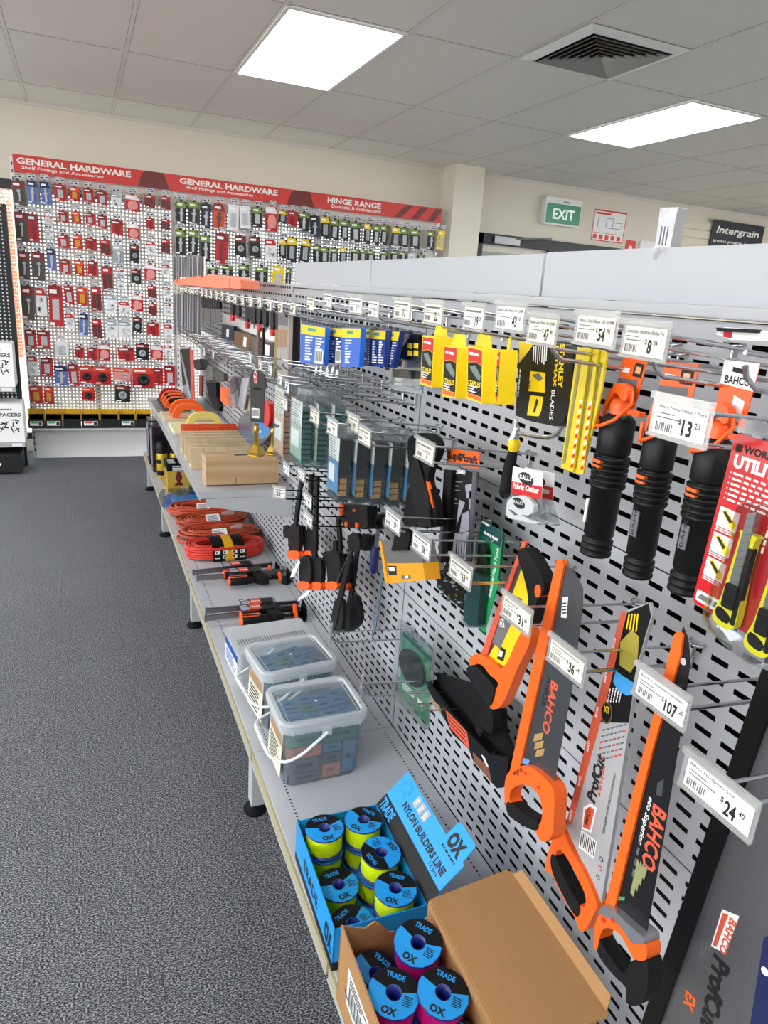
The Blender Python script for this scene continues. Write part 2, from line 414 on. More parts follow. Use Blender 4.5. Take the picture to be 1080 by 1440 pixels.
# ---- exit door behind the shelving
t = bpy.data.objects.new('door_1', None); COL.objects.link(t); t.location = (4.5, YW, 0); t['kind'] = 'structure'
b = MB(); 
b.box((3.66, YW-.05, 0), (3.74, YW-.001, 2.15), M_frame); b.box((5.42, YW-.05, 0), (5.5, YW-.001, 2.15), M_frame); b.box((3.66, YW-.05, 2.05), (5.5, YW-.001, 2.15), M_frame)
b.box((4.54, YW-.05, 0), (4.62, YW-.001, 2.05), M_frame)
part(t, 'door_frame', b)
M_sky = mat('daylight through door glass', 'dfeaf2', .3, emit='e9f3ff', estr=.9)
b = MB(); b.box((3.74, YW-.03, .1), (4.54, YW-.02, 1.98), clear('window glass', 'f4fafa')); b.box((4.62, YW-.03, .1), (5.42, YW-.02, 1.98), clear('window glass', 'f4fafa')); part(t, 'glass', b)
b = MB(); b.box((3.85, YW-.085, 2.06), (4.15, YW-.05, 2.13), M_steel); b.tube([(4.1, YW-.09, 2.12), (4.5, YW-.12, 2.16)], .008, M_steel); part(t, 'door_closer', b)
# ---- exit sign
t = thing('exit_sign', 'green and white lit EXIT sign box above the dark door', 'exit sign', (4.62, YW, 2.45))
F = BACK(YW-.001)
b = MB(); b.prism(rrect(4.41, 2.30, 4.86, 2.56, .015), 0, .07, M_white, F); part(t, 'housing', b, bevel=.004)
M_green = mat('exit green', '1a7a54', .3, emit='1a7a54', estr=.12)
b = MB(); b.box((4.43, 2.315, .071), (4.845, 2.50, .076), M_green, F)
b.text('EXIT', 4.64, 2.355, .10, .0765, mat('exit letters', 'dff3ea', .4, emit='dff3ea', estr=.1), F, w=.27, align='C', bold=.03); part(t, 'panel', b)
b = MB(); b.text('~', 4.66, 2.515, .022, .0705, M_inkgrey, F, w=.07, align='C'); part(t, 'marking', b)
# ---- evacuation plan and fire sign
F = BACK(YW-.001)
b = MB(); b.box((5.08, 2.21, 0), (5.51, 2.51, .004), M_paper, F)
for r in ((5.08, 2.5, 5.51, 2.515), (5.08, 2.205, 5.51, 2.215), (5.08, 2.21, 5.088, 2.51), (5.502, 2.21, 5.51, 2.51), (5.08, 2.285, 5.51, 2.29)): b.rect(*r, .0045, M_redink, F)
b.rect(5.1, 2.47, 5.3, 2.49, .0045, M_redink, F)
for r in ((5.14, 2.33, 5.145, 2.44), (5.25, 2.34, 5.255, 2.44), (5.25, 2.435, 5.34, 2.44), (5.34, 2.34, 5.345, 2.44), (5.34, 2.40, 5.46, 2.405), (5.46, 2.35, 5.465, 2.405), (5.25, 2.34, 5.46, 2.345)): b.rect(*r, .0045, M_blueprint, F)
for k in range(5): b.rect(5.1+.08*k, 2.225, 5.15+.08*k, 2.27, .0045, M_redink, F)
single(b, 'evacuation_plan', 'white evacuation plan with red border and blue floor drawing right of the exit sign', 'poster', (5.3, YW, 2.36))
b = MB(); b.box((5.56, 2.02, 0), (5.70, 2.25, .004), M_redink, F); b.prism(circ(5.63, 2.15, .03, 10, .05), .004, .0045, M_paper, F, back=False); b.rect(5.6, 2.05, 5.66, 2.08, .0045, M_paper, F)
single(b, 'fire_extinguisher_sign', 'small red fire extinguisher sign on the wall below the evacuation plan', 'sign', (5.63, YW, 2.13))
b = MB(); b.prism(rrect(5.75, 2.0, 6.1, 2.26, .02), 0, .02, M_white, F); single(b, 'switch_board_cover', 'blank cream cover plate on the wall right of the red fire sign', 'cover plate', (5.9, YW, 2.1), bevel=.004)
# ---- slat wall with paint banner
t = thing('slatwall_panel', 'cream slatted display panel on the far wall behind the dark banner', 'display panel', (7.5, YW, 1.4))
b = MB(); ms = mat('cream slat board', 'ddd5bd', .6)
for k in range(26): b.box((6.12, YW-.035, .2+.09*k), (9.3, YW-.002, .2+.09*k+.078), ms)
b.box((6.12, YW-.02, .0), (9.3, YW-.0015, 2.54), ms); part(t, 'slat_board', b)
b = MB()
for z_ in range(10): b.box((6.09, YW-.04, 1.9+.06*z_), (6.12, YW-.002, 1.93+.06*z_), M_ink)
b.box((6.085, YW-.039, .2), (6.12, YW-.002, 2.54), M_white); part(t, 'slotted_upright', b)
t = thing('paint_banner', 'dark navy Intergrain banner with white lettering on the slatted panel', 'banner', (7.1, YW-.04, 2.4))
b = MB(); F = BACK(YW-.045); b.box((6.72, 2.23, 0), (7.54, 2.575, .008), mat('banner navy', '101626', .5), F)
b.text('Intergrain', 7.13, 2.415, .10, .0085, M_paper, F, w=.68, align='C', bold=.02, shear=.15); b.text('protect. preserve. beautify', 7.12, 2.33, .045, .0085, M_paper, F, w=.7, align='C'); part(t, 'board', b)
# ---- outside
b = MB(); b.box((-30, YW+.2, -.3), (30, 40, -.12), mat('pale paving outside', 'd5cfc4', .8)); struct(b, 'ground')
b = MB(); b.box((-30, -10, -.3), (-3.7, YW+.2, -.12), mat('pale paving outside', 'd5cfc4', .8)); struct(b, 'ground')  # unseen paving added outside the left wall, bounces daylight up to the ceiling
def brick(nt, bs):
    br = nt.nodes.new('ShaderNodeTexBrick'); br.inputs['Scale'].default_value = 4; tc = nt.nodes.new('ShaderNodeTexCoord')
    mp = nt.nodes.new('ShaderNodeMapping'); mp.inputs['Rotation'].default_value = (PI/2, 0, 0); nt.links.new(tc.outputs['Object'], mp.inputs[0]); nt.links.new(mp.outputs[0], br.inputs['Vector'])
    br.inputs['Color1'].default_value = lin('b8664a'); br.inputs['Color2'].default_value = lin('a85a40'); br.inputs['Mortar'].default_value = lin('c9b9a4')
    nt.links.new(br.outputs['Color'], bs.inputs['Base Color'])
t = thing('brick_building', 'brick building seen outside through the window at left', 'building', (-1, 16, 0))
b = MB(); b.box((-7, 15, -.12), (-1.04, 16, 3.2), noded('brick', brick)); part(t, 'wall', b)
b = MB(); b.box((-7.3, 14.5, 3.2), (-1.0, 16.4, 3.5), M_frame); part(t, 'roof', b)
def hedge(nt, bs):
    n = nt.nodes.new('ShaderNodeTexNoise'); n.inputs['Scale'].default_value = 9; r = nt.nodes.new('ShaderNodeValToRGB'); nt.links.new(n.outputs['Fac'], r.inputs[0])
    r.color_ramp.elements[0].color = lin('3f5a2a'); r.color_ramp.elements[1].color = lin('a7b878'); nt.links.new(r.outputs[0], bs.inputs['Base Color'])
b = MB()
rr = random.Random(3)
for k in range(60):
    c = Vector((rr.uniform(-5, -1.3), rr.uniform(12.2, 13), rr.uniform(1.2, 2.0))); b.lathe([(.05, -.3), (.28, -.15), (.36, .05), (.25, .25), (.04, .34)], noded('hedge leaves', hedge), Matrix.Translation(c), 8)
for k in range(9): b.tube([(-5+.42*k, 12.6, -.12), (-5.05+.42*k, 12.6, 1.1)], .03, mat('hedge stem', '5a4a38', .8), 6)
single(b, 'hedge', 'green hedge outside the window behind the display', 'hedge', (-2.5, 12.6, -.12))
# ============================================================ gondola shelving
XP, ZS, XF, YN, YFAR = .787, .28, .372, -.55, 5.25
G = thing('gondola_shelving', 'long grey steel aisle shelving with slotted back panels and blank header boards', 'shelving', (XP, 2.3, 0))
PY, PZ = .0455, .0277
def slotted(y0, y1, z0, z1, x, th=.0012, sw=.029, sh=.0085, flip=1):
    """sheet with real slots"""
    ys = [y0]; ny = int((y1-y0-.02)/PY); off = (y1-y0-ny*PY)/2
    for i in range(ny): c = y0+off+PY*(i+.5); ys += [c-sw/2, c+sw/2]
    ys.append(y1)
    zs = [z0]; nz = int((z1-z0-.01)/PZ); off = (z1-z0-nz*PZ)/2
    for i in range(nz): c = z0+off+PZ*(i+.5); zs += [c-sh/2, c+sh/2]
    zs.append(z1)
    b = MB(); vs = [(x, y, z) for z in zs for y in ys]; n = len(ys); fs = []
    for j in range(len(zs)-1):
        for i in range(len(ys)-1):
            if i % 2 == 1 and j % 2 == 1: continue
            q = (j*n+i, j*n+i+1, (j+1)*n+i+1, (j+1)*n+i)
            fs.append(q[::-1])
    b.add(vs, fs, M_panel)
    # rolled edges
    b.box((x, y0, z0), (x+.012, y0+.001, z1), M_panel); b.box((x, y1-.001, z0), (x+.012, y1, z1), M_panel)
    b.box((x, y0, z1-.001), (x+.012, y1, z1), M_panel); b.box((x, y0, z0), (x+.012, y1, z0+.001), M_panel)
    return b
seams = [YN, .37, 1.60, 2.83, 4.06, YFAR]
zrows = [(ZS+.002, .716), (.7165, 1.131), (1.1315, 1.497)]
for a, c in zip(seams[:-1], seams[1:]):
    for z0, z1 in zrows: part(G, 'slotted_panel', slotted(a+.0015, c-.0015, z0, z1, XP))
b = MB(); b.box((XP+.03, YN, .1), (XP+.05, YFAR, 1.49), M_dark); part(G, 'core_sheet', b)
b = MB(); b.box((XP+.068, YN, .1), (XP+.08, YFAR, 1.497), M_panel); part(G, 'rear_panel', b)
for y in seams:
    b = MB(); b.box((XP+.013, y-.015, 0), (XP+.066, y+.015, 1.5), M_shelf)
    part(G, 'upright', b)
# top rail with a row of slots seen from the side
b = MB(); b.box((XP-.012, YN, 1.499), (XP+.082, 2.83, 1.515), M_shelf); part(G, 'top_rail', b, bevel=.003)
b = MB(); b.box((XP-.004, 2.83, 1.485), (XP+.02, YFAR, 1.512), M_shelf)
y = 2.86
while y < YFAR-.03: b.box((XP-.0046, y, 1.493), (XP-.004, y+.02, 1.503), M_ink); y += .035
part(G, 'top_rail', b)
M_head = mat('white header board', 'b8bbc0', .5, var=.015)
for a, c in ((.02, 1.150), (1.158, 2.028), (2.032, 2.87), (YN, .014)):
    b = MB(); b.box((XP+.012, a, 1.516), (XP+.018, c, 1.592 if a > 1.1 else 1.594), M_head); part(G, 'header_board', b)
# printed strip showing in the gap between two header boards
b = MB(); b.box((XP+.03, 1.12, 1.516), (XP+.032, 1.19, 1.585), M_paper)
part(G, 'backing_strip', b)
# base shelves with punched hole lines
def holeline(b, x, y0, y1, z, r=.0028, dy=.0125):
    y = y0
    while y < y1: b.plate(circ(x, y, r, 6), z, M_dark); y += dy
for a, c in zip(seams[:-1], seams[1:]):
    b = MB(); b.box((XF, a+.001, ZS-.03), (XP-.001, c-.001, ZS), M_shelf)
    holeline(b, XF+.045, a+.02, c-.02, ZS); holeline(b, XP-.035, a+.02, c-.02, ZS)
    part(G, 'base_shelf', b, bevel=.002)
M_strip = mat('yellowed ticket strip', 'b0a888', .45)
for a, c in ((YN, .93), (.94, 1.6), (1.61, 2.82), (2.84, 4.05), (4.07, YFAR)):
    b = MB(); b.box((XF-.006, a, ZS-.032), (XF-.0005, c, ZS-.002), M_strip); b.box((XF-.008, a, ZS-.034), (XF-.0005, c, ZS-.030), M_shelf); part(G, 'ticket_strip', b)
for y in (.45, 1.70, 2.94, 4.18, 5.2):
    b = MB(); b.box((.385, y-.022, .03), (.425, y+.022, ZS-.031), M_shelf); b.box((.425, y-.012, .19), (XP+.03, y+.012, ZS-.031), M_shelf)
    lg = part(G, 'leg', b, bevel=.002)
    b = MB(); b.lathe([(.034, 0), (.036, .006), (.03, .014), (.012, .018), (.012, .04)], M_blackm, Matrix.Translation((.402, y, .0005)), 20); part(lg, 'foot', b, top=G)
# raised shelf further down the aisle
MZ, MX, MY0, MY1 = .69, .405, 2.74, 5.15
b = MB(); b.box((MX, MY0, MZ-.028), (XP-.001, MY0+1.2, MZ), M_shelf); b.box((MX, MY0+1.205, MZ-.028), (XP-.001, MY1, MZ), M_shelf); holeline(b, XP-.06, MY0+.02, MY1, MZ)
part(G, 'raised_shelf', b, bevel=.002)
b = MB(); b.box((MX-.007, MY0, MZ-.033), (MX-.0005, MY1, MZ-.001), clear('ticket strip plastic', 'eef0ee', haze=.6)); part(G, 'ticket_strip', b)
for y in (MY0+.001, MY0+1.2, MY1-.004):
    b = MB(); b.prism([(MX+.02, MZ-.029), (XP-.001, MZ-.029), (XP-.001, MZ-.125), (XP-.03, MZ-.125), (MX+.02, MZ-.06)], 0, .003, M_shelf, BACK(y)); part(G, 'bracket', b)
# slotted end channel at far end
# ============================================================ perforated display along the back wall
YB = 6.30
D = thing('hardware_display', 'white perforated display wall with the long red banner, glowing from the window behind', 'display wall', (1.3, YB, 0))
M_perf = mat('white perforated steel', 'cfcbc2', .45, var=.02)
def perf(x0, x1, z0, z1, y, p=.0275, hs=.0108):
    nx = int((x1-x0-.02)/p); ox = (x1-x0-nx*p)/2; xs = [x0]
    for i in range(nx): c = x0+ox+p*(i+.5); xs += [c-hs/2, c+hs/2]
    xs.append(x1); nz = int((z1-z0-.02)/p); oz = (z1-z0-nz*p)/2; zs = [z0]
    for i in range(nz): c = z0+oz+p*(i+.5); zs += [c-hs/2, c+hs/2]
    zs.append(z1); b = MB(); n = len(xs)
    b.add([(x, y, z) for z in zs for x in xs], [(j*n+i, j*n+i+1, (j+1)*n+i+1, (j+1)*n+i) for j in range(len(zs)-1) for i in range(n-1) if not (i % 2 and j % 2)], M_perf)
    return b
bx = [-.41, .75, 1.95, 3.12]
for a, c in zip(bx[:-1], bx[1:]): part(D, 'perforated_panel', perf(a+.012, c-.012, .30, 2.17, YB))
for x in bx:
    b = MB(); b.box((x-.012, YB-.02, .0), (x+.012, YB+.03, 2.27), M_white)
    z = .06
    while z < 2.24: b.box((x-.004, YB-.0207, z), (x+.004, YB-.02, z+.022), M_ink); z += .05
    part(D, 'upright', b)
b = MB(); b.box((bx[0]+.012, YB-.03, 0.002), (bx[-1], YB-.015, .255), mat('kick board', 'e6e7e4', .5)); part(D, 'kick_board', b)
b = MB(); b.box((bx[0], YB-.17, .262), (bx[-1], YB-.001, .275), M_shelf); part(D, 'bin_rail', b)
# banner
M_ban = mat('banner red', 'cc3a30', .5, var=.03); M_ban2 = mat('banner dark red picture', '6e2a26', .5, var=.3, scale=25)
b = MB(); F = BACK(YB-.035)
b.box((-.40, 2.165, 0), (3.13, 2.285, .006), M_ban, F)
b.text('GENERAL HARDWARE', -.375, 2.222, .044, .0065, M_paper, F, w=.79, bold=.035)
b.text('Shelf Fittings and Accessories', -.345, 2.185, .028, .0065, M_paper, F, w=.56)
b.text('GENERAL HARDWARE', .78, 2.222, .044, .0065, M_paper, F, w=.80, bold=.035)
b.text('Shelf Fittings and Accessories', .83, 2.185, .028, .0065, M_paper, F, w=.54)
b.text('HINGE RANGE', 2.02, 2.218, .046, .0065, M_paper, F, w=.50, bold=.035)
b.text('Domestic & Architectural', 2.06, 2.183, .028, .0065, M_paper, F, w=.46)
for x0, x1 in ((.46, .70), (1.66, 1.9)): b.plate([(x0, 2.166), (x0+.03, 2.25), (x0+.06, 2.284), (x1-.04, 2.284), (x1-.01, 2.2), (x1, 2.166)], .006, M_ban2, F)
for k in range(3): b.plate([(2.65+.17*k, 2.17), (2.72+.17*k, 2.17), (2.84+.15*k, 2.28), (2.77+.15*k, 2.28)], .006, M_ban2, F)
part(D, 'banner', b)

# ---- hanging packs
YK = YB-.075
K = {}
def km(n, c, **k): K[n] = mat('pack '+n, c, .45, **k)
for n, c in dict(red='b51c20', deep='7d1a1c', orange='d1451f', gold='c98f2a', blue='5a6fb0', navy='18213f', grey='4a423c', lgrey='9aa0a6', black='161816', green='6d8a26', silver='b4b6b8', white='dcdcdc', pink='d98c84', yellow='e3c21a').items(): km(n, c)
pk_n = [0]
def pack(px, py, w, h, style, words, where):
    """one carded pack hung on the display, from its centre and size in the photo"""
    x, z = bp_(px, py, YK); x2, _ = bp_(px+w/2, py, YK); _, z2 = bp_(px, py-h/2, YK)
    hw = max(.02, x2-x); hh = max(.015, z2-z)
    card, second, prod, shape = style
    F = BACK(YK, x, z); b = MB(); R = random.Random(pk_n[0]); pk_n[0] += 1
    tilt = R.uniform(-.05, .05); c_, s_ = math.cos(tilt), math.sin(tilt)
    F = F @ Matrix.Rotation(tilt, 4, 'Z')
    b.box((-hw, -hh, 0), (hw, hh, .003), K[card], F)
    if shape != 'plain': b.prism([(-hw, hh*.98), (hw*.55, hh*.98), (hw*.98, hh*.55), (hw*.98, hh*.45), (-hw, hh*.45)], .003, .0035, K[second], F, back=False)
    iw, ih = hw*.62, hh*.55
    if shape == 'hinge':
        b.box((-iw*.75, -ih*1.2, .003), (-iw*.05, ih*.6, .012), K[prod], F); b.box((iw*.05, -ih*1.2, .003), (iw*.75, ih*.6, .012), K[prod], F)
        b.tube([(0, -ih*1.2, .012), (0, ih*.6, .012)], iw*.12, K[prod], 6, F=F)
    elif shape == 'knob':
        b.lathe([(iw*.5, 0), (iw*.55, .012), (iw*.3, .02)], K[prod], F @ Matrix.Translation((0, ih*.3, .003)), 10); b.tube([(0, ih*.3, .01), (iw*.15, -ih*.5, .016), (0, -ih*1.2, .01)], iw*.26, K[prod], 6, F=F)
    elif shape == 'tall':
        b.box((-iw*.35, -ih*1.4, .003), (iw*.35, ih*.7, .016), K[prod], F); b.box((-iw*.7, -ih*.2, .003), (iw*.7, ih*.05, .013), K[prod], F)
    elif shape == 'disc':
        b.lathe([(iw*.9, 0), (iw*.9, .014), (iw*.35, .016), (iw*.35, .004)], K[prod], F @ Matrix.Translation((0, -ih*.3, .003)), 14)
    elif shape == 'bits':
        for _ in range(5): a, c = R.uniform(-iw, iw*.6), R.uniform(-ih*1.4, ih*.2); b.box((a, c, .003), (a+iw*.5, c+ih*.45, .012), K[prod], F)
    elif shape == 'bag':
        b.prism(smooth([(-iw, -ih*1.3), (iw*.9, -ih*1.2), (iw*1.1, 0), (iw*.3, ih*.6), (-iw*.9, ih*.4)], 2), .003, .02, K[prod], F, smooth=True)
    b.rect(-hw*.8, hh*.62, hw*.2, hh*.8, .0036, M_paper, F)
    b.box((-hw*.25, hh, 0), (hw*.25, hh+.012, .002), K[card], F)
    b.rect(-hw*.85, -hh*.93, -hw*.2, -hh*.8, .0031, M_paper, F)
    loc = (x, YK, z+hh)
    lab = f'{words}, {where}'
    single(b, 'hardware_pack', lab, 'hardware pack', loc, 'carded hardware packs on the perforated display')
    return x, z+hh+.010, lab
# styles: card, corner, product, shape
ST = dict(kg=(('grey', 'deep', 'silver', 'knob'), 'grey and red card with chrome knob'), bl=(('blue', 'navy', 'silver', 'tall'), 'blue card with steel fitting'),
  rh=(('red', 'deep', 'silver', 'hinge'), 'red card with steel hinges'), rg=(('red', 'orange', 'gold', 'hinge'), 'red card with brass hinges'), rd=(('deep', 'red', 'grey', 'tall'), 'dark red card with brown fitting'),
  cl=(('white', 'lgrey', 'silver', 'bits'), 'pale clear bag of small fittings'), rc=(('red', 'white', 'pink', 'bag'), 'red and clear bag of pale pieces'), rr=(('red', 'deep', 'deep', 'tall'), 'plain red card'),
  rw=(('white', 'red', 'silver', 'bits'), 'white card with red corner'), bg=(('lgrey', 'silver', 'white', 'knob'), 'silver grey card with hook'), bk=(('black', 'green', 'silver', 'tall'), 'black card with steel bolt'),
  bd=(('black', 'deep', 'lgrey', 'disc'), 'black card with round castor'), rb=(('red', 'orange', 'black', 'disc'), 'red card with black pad'), og=(('pink', 'orange', 'silver', 'bits'), 'orange and clear bag'),
  gr=(('black', 'green', 'silver', 'hinge'), 'lime green card with steel hinge'), gd=(('black', 'yellow', 'lgrey', 'hinge'), 'black and yellow card with hinge'), nv=(('navy', 'black', 'silver', 'tall'), 'navy card with bolt'),
  ro=(('orange', 'deep', 'grey', 'tall'), 'orange red card'), ye=(('yellow', 'yellow', 'silver', 'hinge'), 'bright yellow card'), wt=(('white', 'white', 'silver', 'hinge'), 'white card with steel hinge'))
A = [ # rows on the left panel, enlarged crop pixels
 [(88,235,60,115,'kg'),(150,230,50,105,'bl'),(210,235,45,105,'bl'),(278,232,55,75,'rh'),(343,240,48,62,'rg'),(408,245,46,62,'rh'),(470,258,50,65,'rh'),(535,268,48,60,'cl'),(610,282,65,75,'rc'),(690,272,48,58,'rd'),(762,280,45,58,'rd')],
 [(100,390,60,135,'kg'),(155,395,50,130,'rr'),(225,358,45,32,'rw'),(290,345,42,55,'rh'),(352,348,42,55,'rg'),(415,355,42,55,'rh'),(472,368,45,60,'rh'),(540,395,55,70,'rr'),(615,412,55,72,'rc'),(690,375,42,52,'rr'),(763,380,40,52,'rd')],
 [(225,425,45,40,'cl'),(292,457,50,62,'rh'),(358,460,48,62,'rg'),(420,470,48,55,'rr'),(486,485,46,70,'rd'),(545,520,50,95,'bg'),(620,515,42,85,'bd'),(695,488,45,62,'rw'),(763,480,40,65,'rd')],
 [(112,568,52,130,'kg'),(178,572,55,130,'kg'),(238,540,42,100,'bl'),(302,575,45,65,'rh'),(366,580,45,70,'rg'),(427,582,45,70,'rr'),(495,630,45,115,'rd'),(550,605,50,40,'rw'),(556,655,40,40,'cl'),(627,622,42,68,'bd'),(693,600,55,75,'rc'),(765,590,38,50,'rw')],
 [(130,740,58,155,'kg'),(190,735,48,130,'rw'),(257,755,65,190,'rh'),(318,705,45,85,'rh'),(378,712,48,85,'rg'),(445,722,45,108,'rd'),(510,745,50,90,'cl'),(575,765,50,60,'rw'),(632,742,55,75,'rc'),(700,690,42,58,'rd'),(768,690,38,45,'rw')],
 [(322,825,40,70,'rw'),(387,838,40,100,'bl'),(448,860,42,90,'rd'),(515,862,55,80,'cl'),(575,865,60,80,'cl'),(632,842,40,70,'bd'),(702,770,40,56,'rd'),(706,862,55,60,'rr'),(772,768,38,55,'rw'),(775,872,38,66,'rw')],
 [(142,905,52,85,'rh'),(203,908,60,80,'rh'),(285,950,62,75,'wt'),(365,970,42,52,'rr'),(425,975,45,55,'rr'),(480,968,55,72,'rc'),(582,975,78,60,'rr'),(655,965,60,75,'bd'),(722,970,55,65,'rc'),(775,960,38,50,'rw')],
 [(153,1030,48,90,'rw'),(217,1035,55,85,'rh'),(283,1075,65,90,'bl'),(340,1072,48,100,'rh'),(400,1070,70,80,'rb'),(473,1075,75,80,'rb'),(560,1072,80,62,'og'),(660,1085,100,90,'rb'),(730,1078,42,75,'rr'),(782,1075,50,90,'rh')],
 [(167,1162,58,80,'rg'),(225,1165,45,80,'rg'),(407,1160,60,60,'rb'),(565,1158,70,75,'bd')]]
ORD = ['first', 'second', 'third', 'fourth', 'fifth', 'sixth', 'seventh', 'eighth', 'ninth', 'tenth', 'eleventh', 'twelfth', 'thirteenth', 'fourteenth', 'fifteenth', 'sixteenth', 'seventeenth', 'eighteenth', 'nineteenth', 'twentieth']
hung = []
for r, row in enumerate(A):
    row.sort()
    for i, (x, y, w_, h_, s) in enumerate(row):
        st, words = ST[s]; hung.append(pack(x/3.273, 200+y/3.273, w_/3.273, h_/3.273, st, words, f'first bay row {r+1}, {ORD[i]} from left'))
B1 = [(80,265,75,175,'bk'),(175,270,80,175,'bk'),(268,292,75,190,'nv'),(368,300,90,205,'ro'),(475,305,82,200,'wt'),(565,300,82,170,'wt'),(658,300,75,150,'gr'),(765,315,88,190,'rc'),(850,300,60,95,'gd'),(925,312,75,115,'rr'),(1010,335,80,140,'bk')]
B2 = [(75,490,75,190,'bk'),(170,490,75,190,'bk'),(265,535,78,205,'bk'),(388,540,98,235,'rr'),(530,525,85,165,'bd'),(640,530,85,165,'bd'),(760,550,85,165,'rw'),(848,540,55,150,'gd'),(920,552,75,190,'gd'),(1020,560,75,190,'gd')]
B3 = [(320,710,85,70,'bk'),(430,710,80,75,'bk'),(555,735,80,150,'bk'),(690,745,90,140,'bk'),(815,755,90,165,'ye'),(893,760,40,150,'bk')]
C1 = [(65,300,70,150,'nv'),(140,312,66,160,'gd'),(208,328,60,152,'gr'),(280,332,60,150,'gr'),(360,345,68,150,'gr'),(445,355,52,150,'gd'),(510,365,50,145,'gr'),(564,365,50,145,'gr'),(650,382,66,150,'gd'),(713,387,55,150,'gr'),(790,395,70,140,'gr'),(905,402,55,135,'bk'),(975,400,48,140,'ye')]
C2 = [(80,505,60,135,'bk'),(135,512,56,120,'gr'),(205,515,60,112,'gr'),(270,512,56,115,'gd'),(355,515,65,108,'gr'),(412,512,48,90,'gr'),(470,520,58,90,'gr'),(560,520,60,80,'gr'),(640,515,60,70,'gr'),(702,520,58,60,'bk'),(765,525,50,50,'wt'),(830,525,56,50,'gr')]
for nm, L, (ox, oy, sc) in (('top row', B1, (240,250,5.4)), ('second row', B2, (240,250,5.4)), ('third row', B3, (240,250,5.4))):
    for i, (x, y, w_, h_, s) in enumerate(L):
        st, words = ST[s]; hung.append(pack(ox+x/sc, oy+y/sc, w_/sc, h_/sc, st, words, f'second bay {nm}, {ORD[i]} from left'))
for nm, L, (ox, oy, sc) in (('top row', C1, (430,260,5.143)), ('second row', C2, (430,260,5.143))):
    for i, (x, y, w_, h_, s) in enumerate(L):
        st, words = ST[s]; hung.append(pack(ox+x/sc, oy+y/sc, w_/sc, h_/sc, st, words, f'hinge bay {nm}, {ORD[i]} from left'))
# peg hooks with white price tickets, one to each pack
M_tick = mat('ticket holder plastic', 'c9c9d2', .35)
P0 = None
for x, z, lab in hung:
    loc = (x, YB, z)
    if P0 is None:
        P0 = thing('peg_hook', '', 'peg hook', loc, 'peg hooks with price tickets on the perforated display')
        b = MB(); b.tube([(x, YB, z), (x, YB-.10, z)], .0025, M_chrome, 6); b.tube([(x, YB, z+.02), (x, YB-.115, z+.022)], .002, M_chrome, 6); b.tube([(x, YB-.10, z), (x, YB-.115, z+.012)], .0025, M_chrome, 6); part(P0, 'wire', b)
        b = MB(); F = BACK(YB-.115, x, z+.02); b.box((-.026, -.017, 0), (.026, .015, .003), M_tick, F); b.rect(-.022, .003, .018, .009, .0031, M_inkgrey, F); b.rect(-.022, -.012, -.004, -.004, .0031, M_ink, F); b.rect(.008, -.011, .021, -.001, .0031, M_ink, F)
        part(P0, 'price_ticket', b); o = P0
    else: o = dup(P0, loc)
    o['label'] = 'wire hook with white ticket, '+lab.split(', ', 1)[1]
# ---- yellow and black parts bins
M_binb = mat('bin black', '1d1e20', .5); M_biny = mat('bin yellow', 'd8a818', .45); M_lg = mat('bin ticket green', '3fa05a', .5)
bins = [(190,'wt'),(250,'g'),(335,'d'),(425,'r'),(508,'y'),(590,'g'),(655,'y')]
xb = [130,208,290,376,462,549,628,700]
cont = ['green ticket and black fitting inside', 'green ticket, second from the window end', 'no ticket, part filled with clear pieces', 'red ticket, heaped with clear bags', 'no ticket, right of the red ticketed one', 'green ticket, nearest the aisle shelving', 'partly hidden behind the dark tins']
for i in range(7):
    x0 = bp_(xb[i]/3.273, 600, YB-.13)[0]+.003; x1 = bp_(xb[i+1]/3.273, 600, YB-.13)[0]-.003
    t = thing('parts_bin', 'yellow and black open parts bin with '+cont[i], 'parts bin', ((x0+x1)/2, YB-.08, .277), 'parts bins under the perforated display')
    b = MB(); F = FR((x0, 0, 0), (0, 1, 0), (0, 0, 1))  # profile in y,z
    b.prism([(YB-.155, .278), (YB-.01, .278), (YB-.01, .37), (YB-.03, .37), (YB-.03, .29), (YB-.14, .29), (YB-.15, .345), (YB-.165, .345)], 0, x1-x0, M_binb, F)
    for xx in (x0, x1-.003): b.prism([(YB-.16, .30), (YB-.02, .30), (YB-.02, .415), (YB-.06, .415)], 0, .003, M_biny, FR((xx, 0, 0), (0, 1, 0), (0, 0, 1)))
    part(t, 'tray', b)
    b = MB(); b.box((x0+.003, YB-.03, .33), (x1-.003, YB-.024, .415), M_biny); part(t, 'yellow_back', b)
    if bins[i][1] in 'wtgr':
        b = MB(); F = BACK(YB-.166, x0, 0); ww = x1-x0; b.rect(ww*.12, .30, ww*.88, .335, 0, M_paper, F); b.rect(ww*.2, .318, ww*.6, .333, .0004, M_redink if bins[i][1] == 'r' else M_lg, F); b.rect(ww*.66, .303, ww*.84, .33, .0004, M_ink, F); part(t, 'ticket', b)
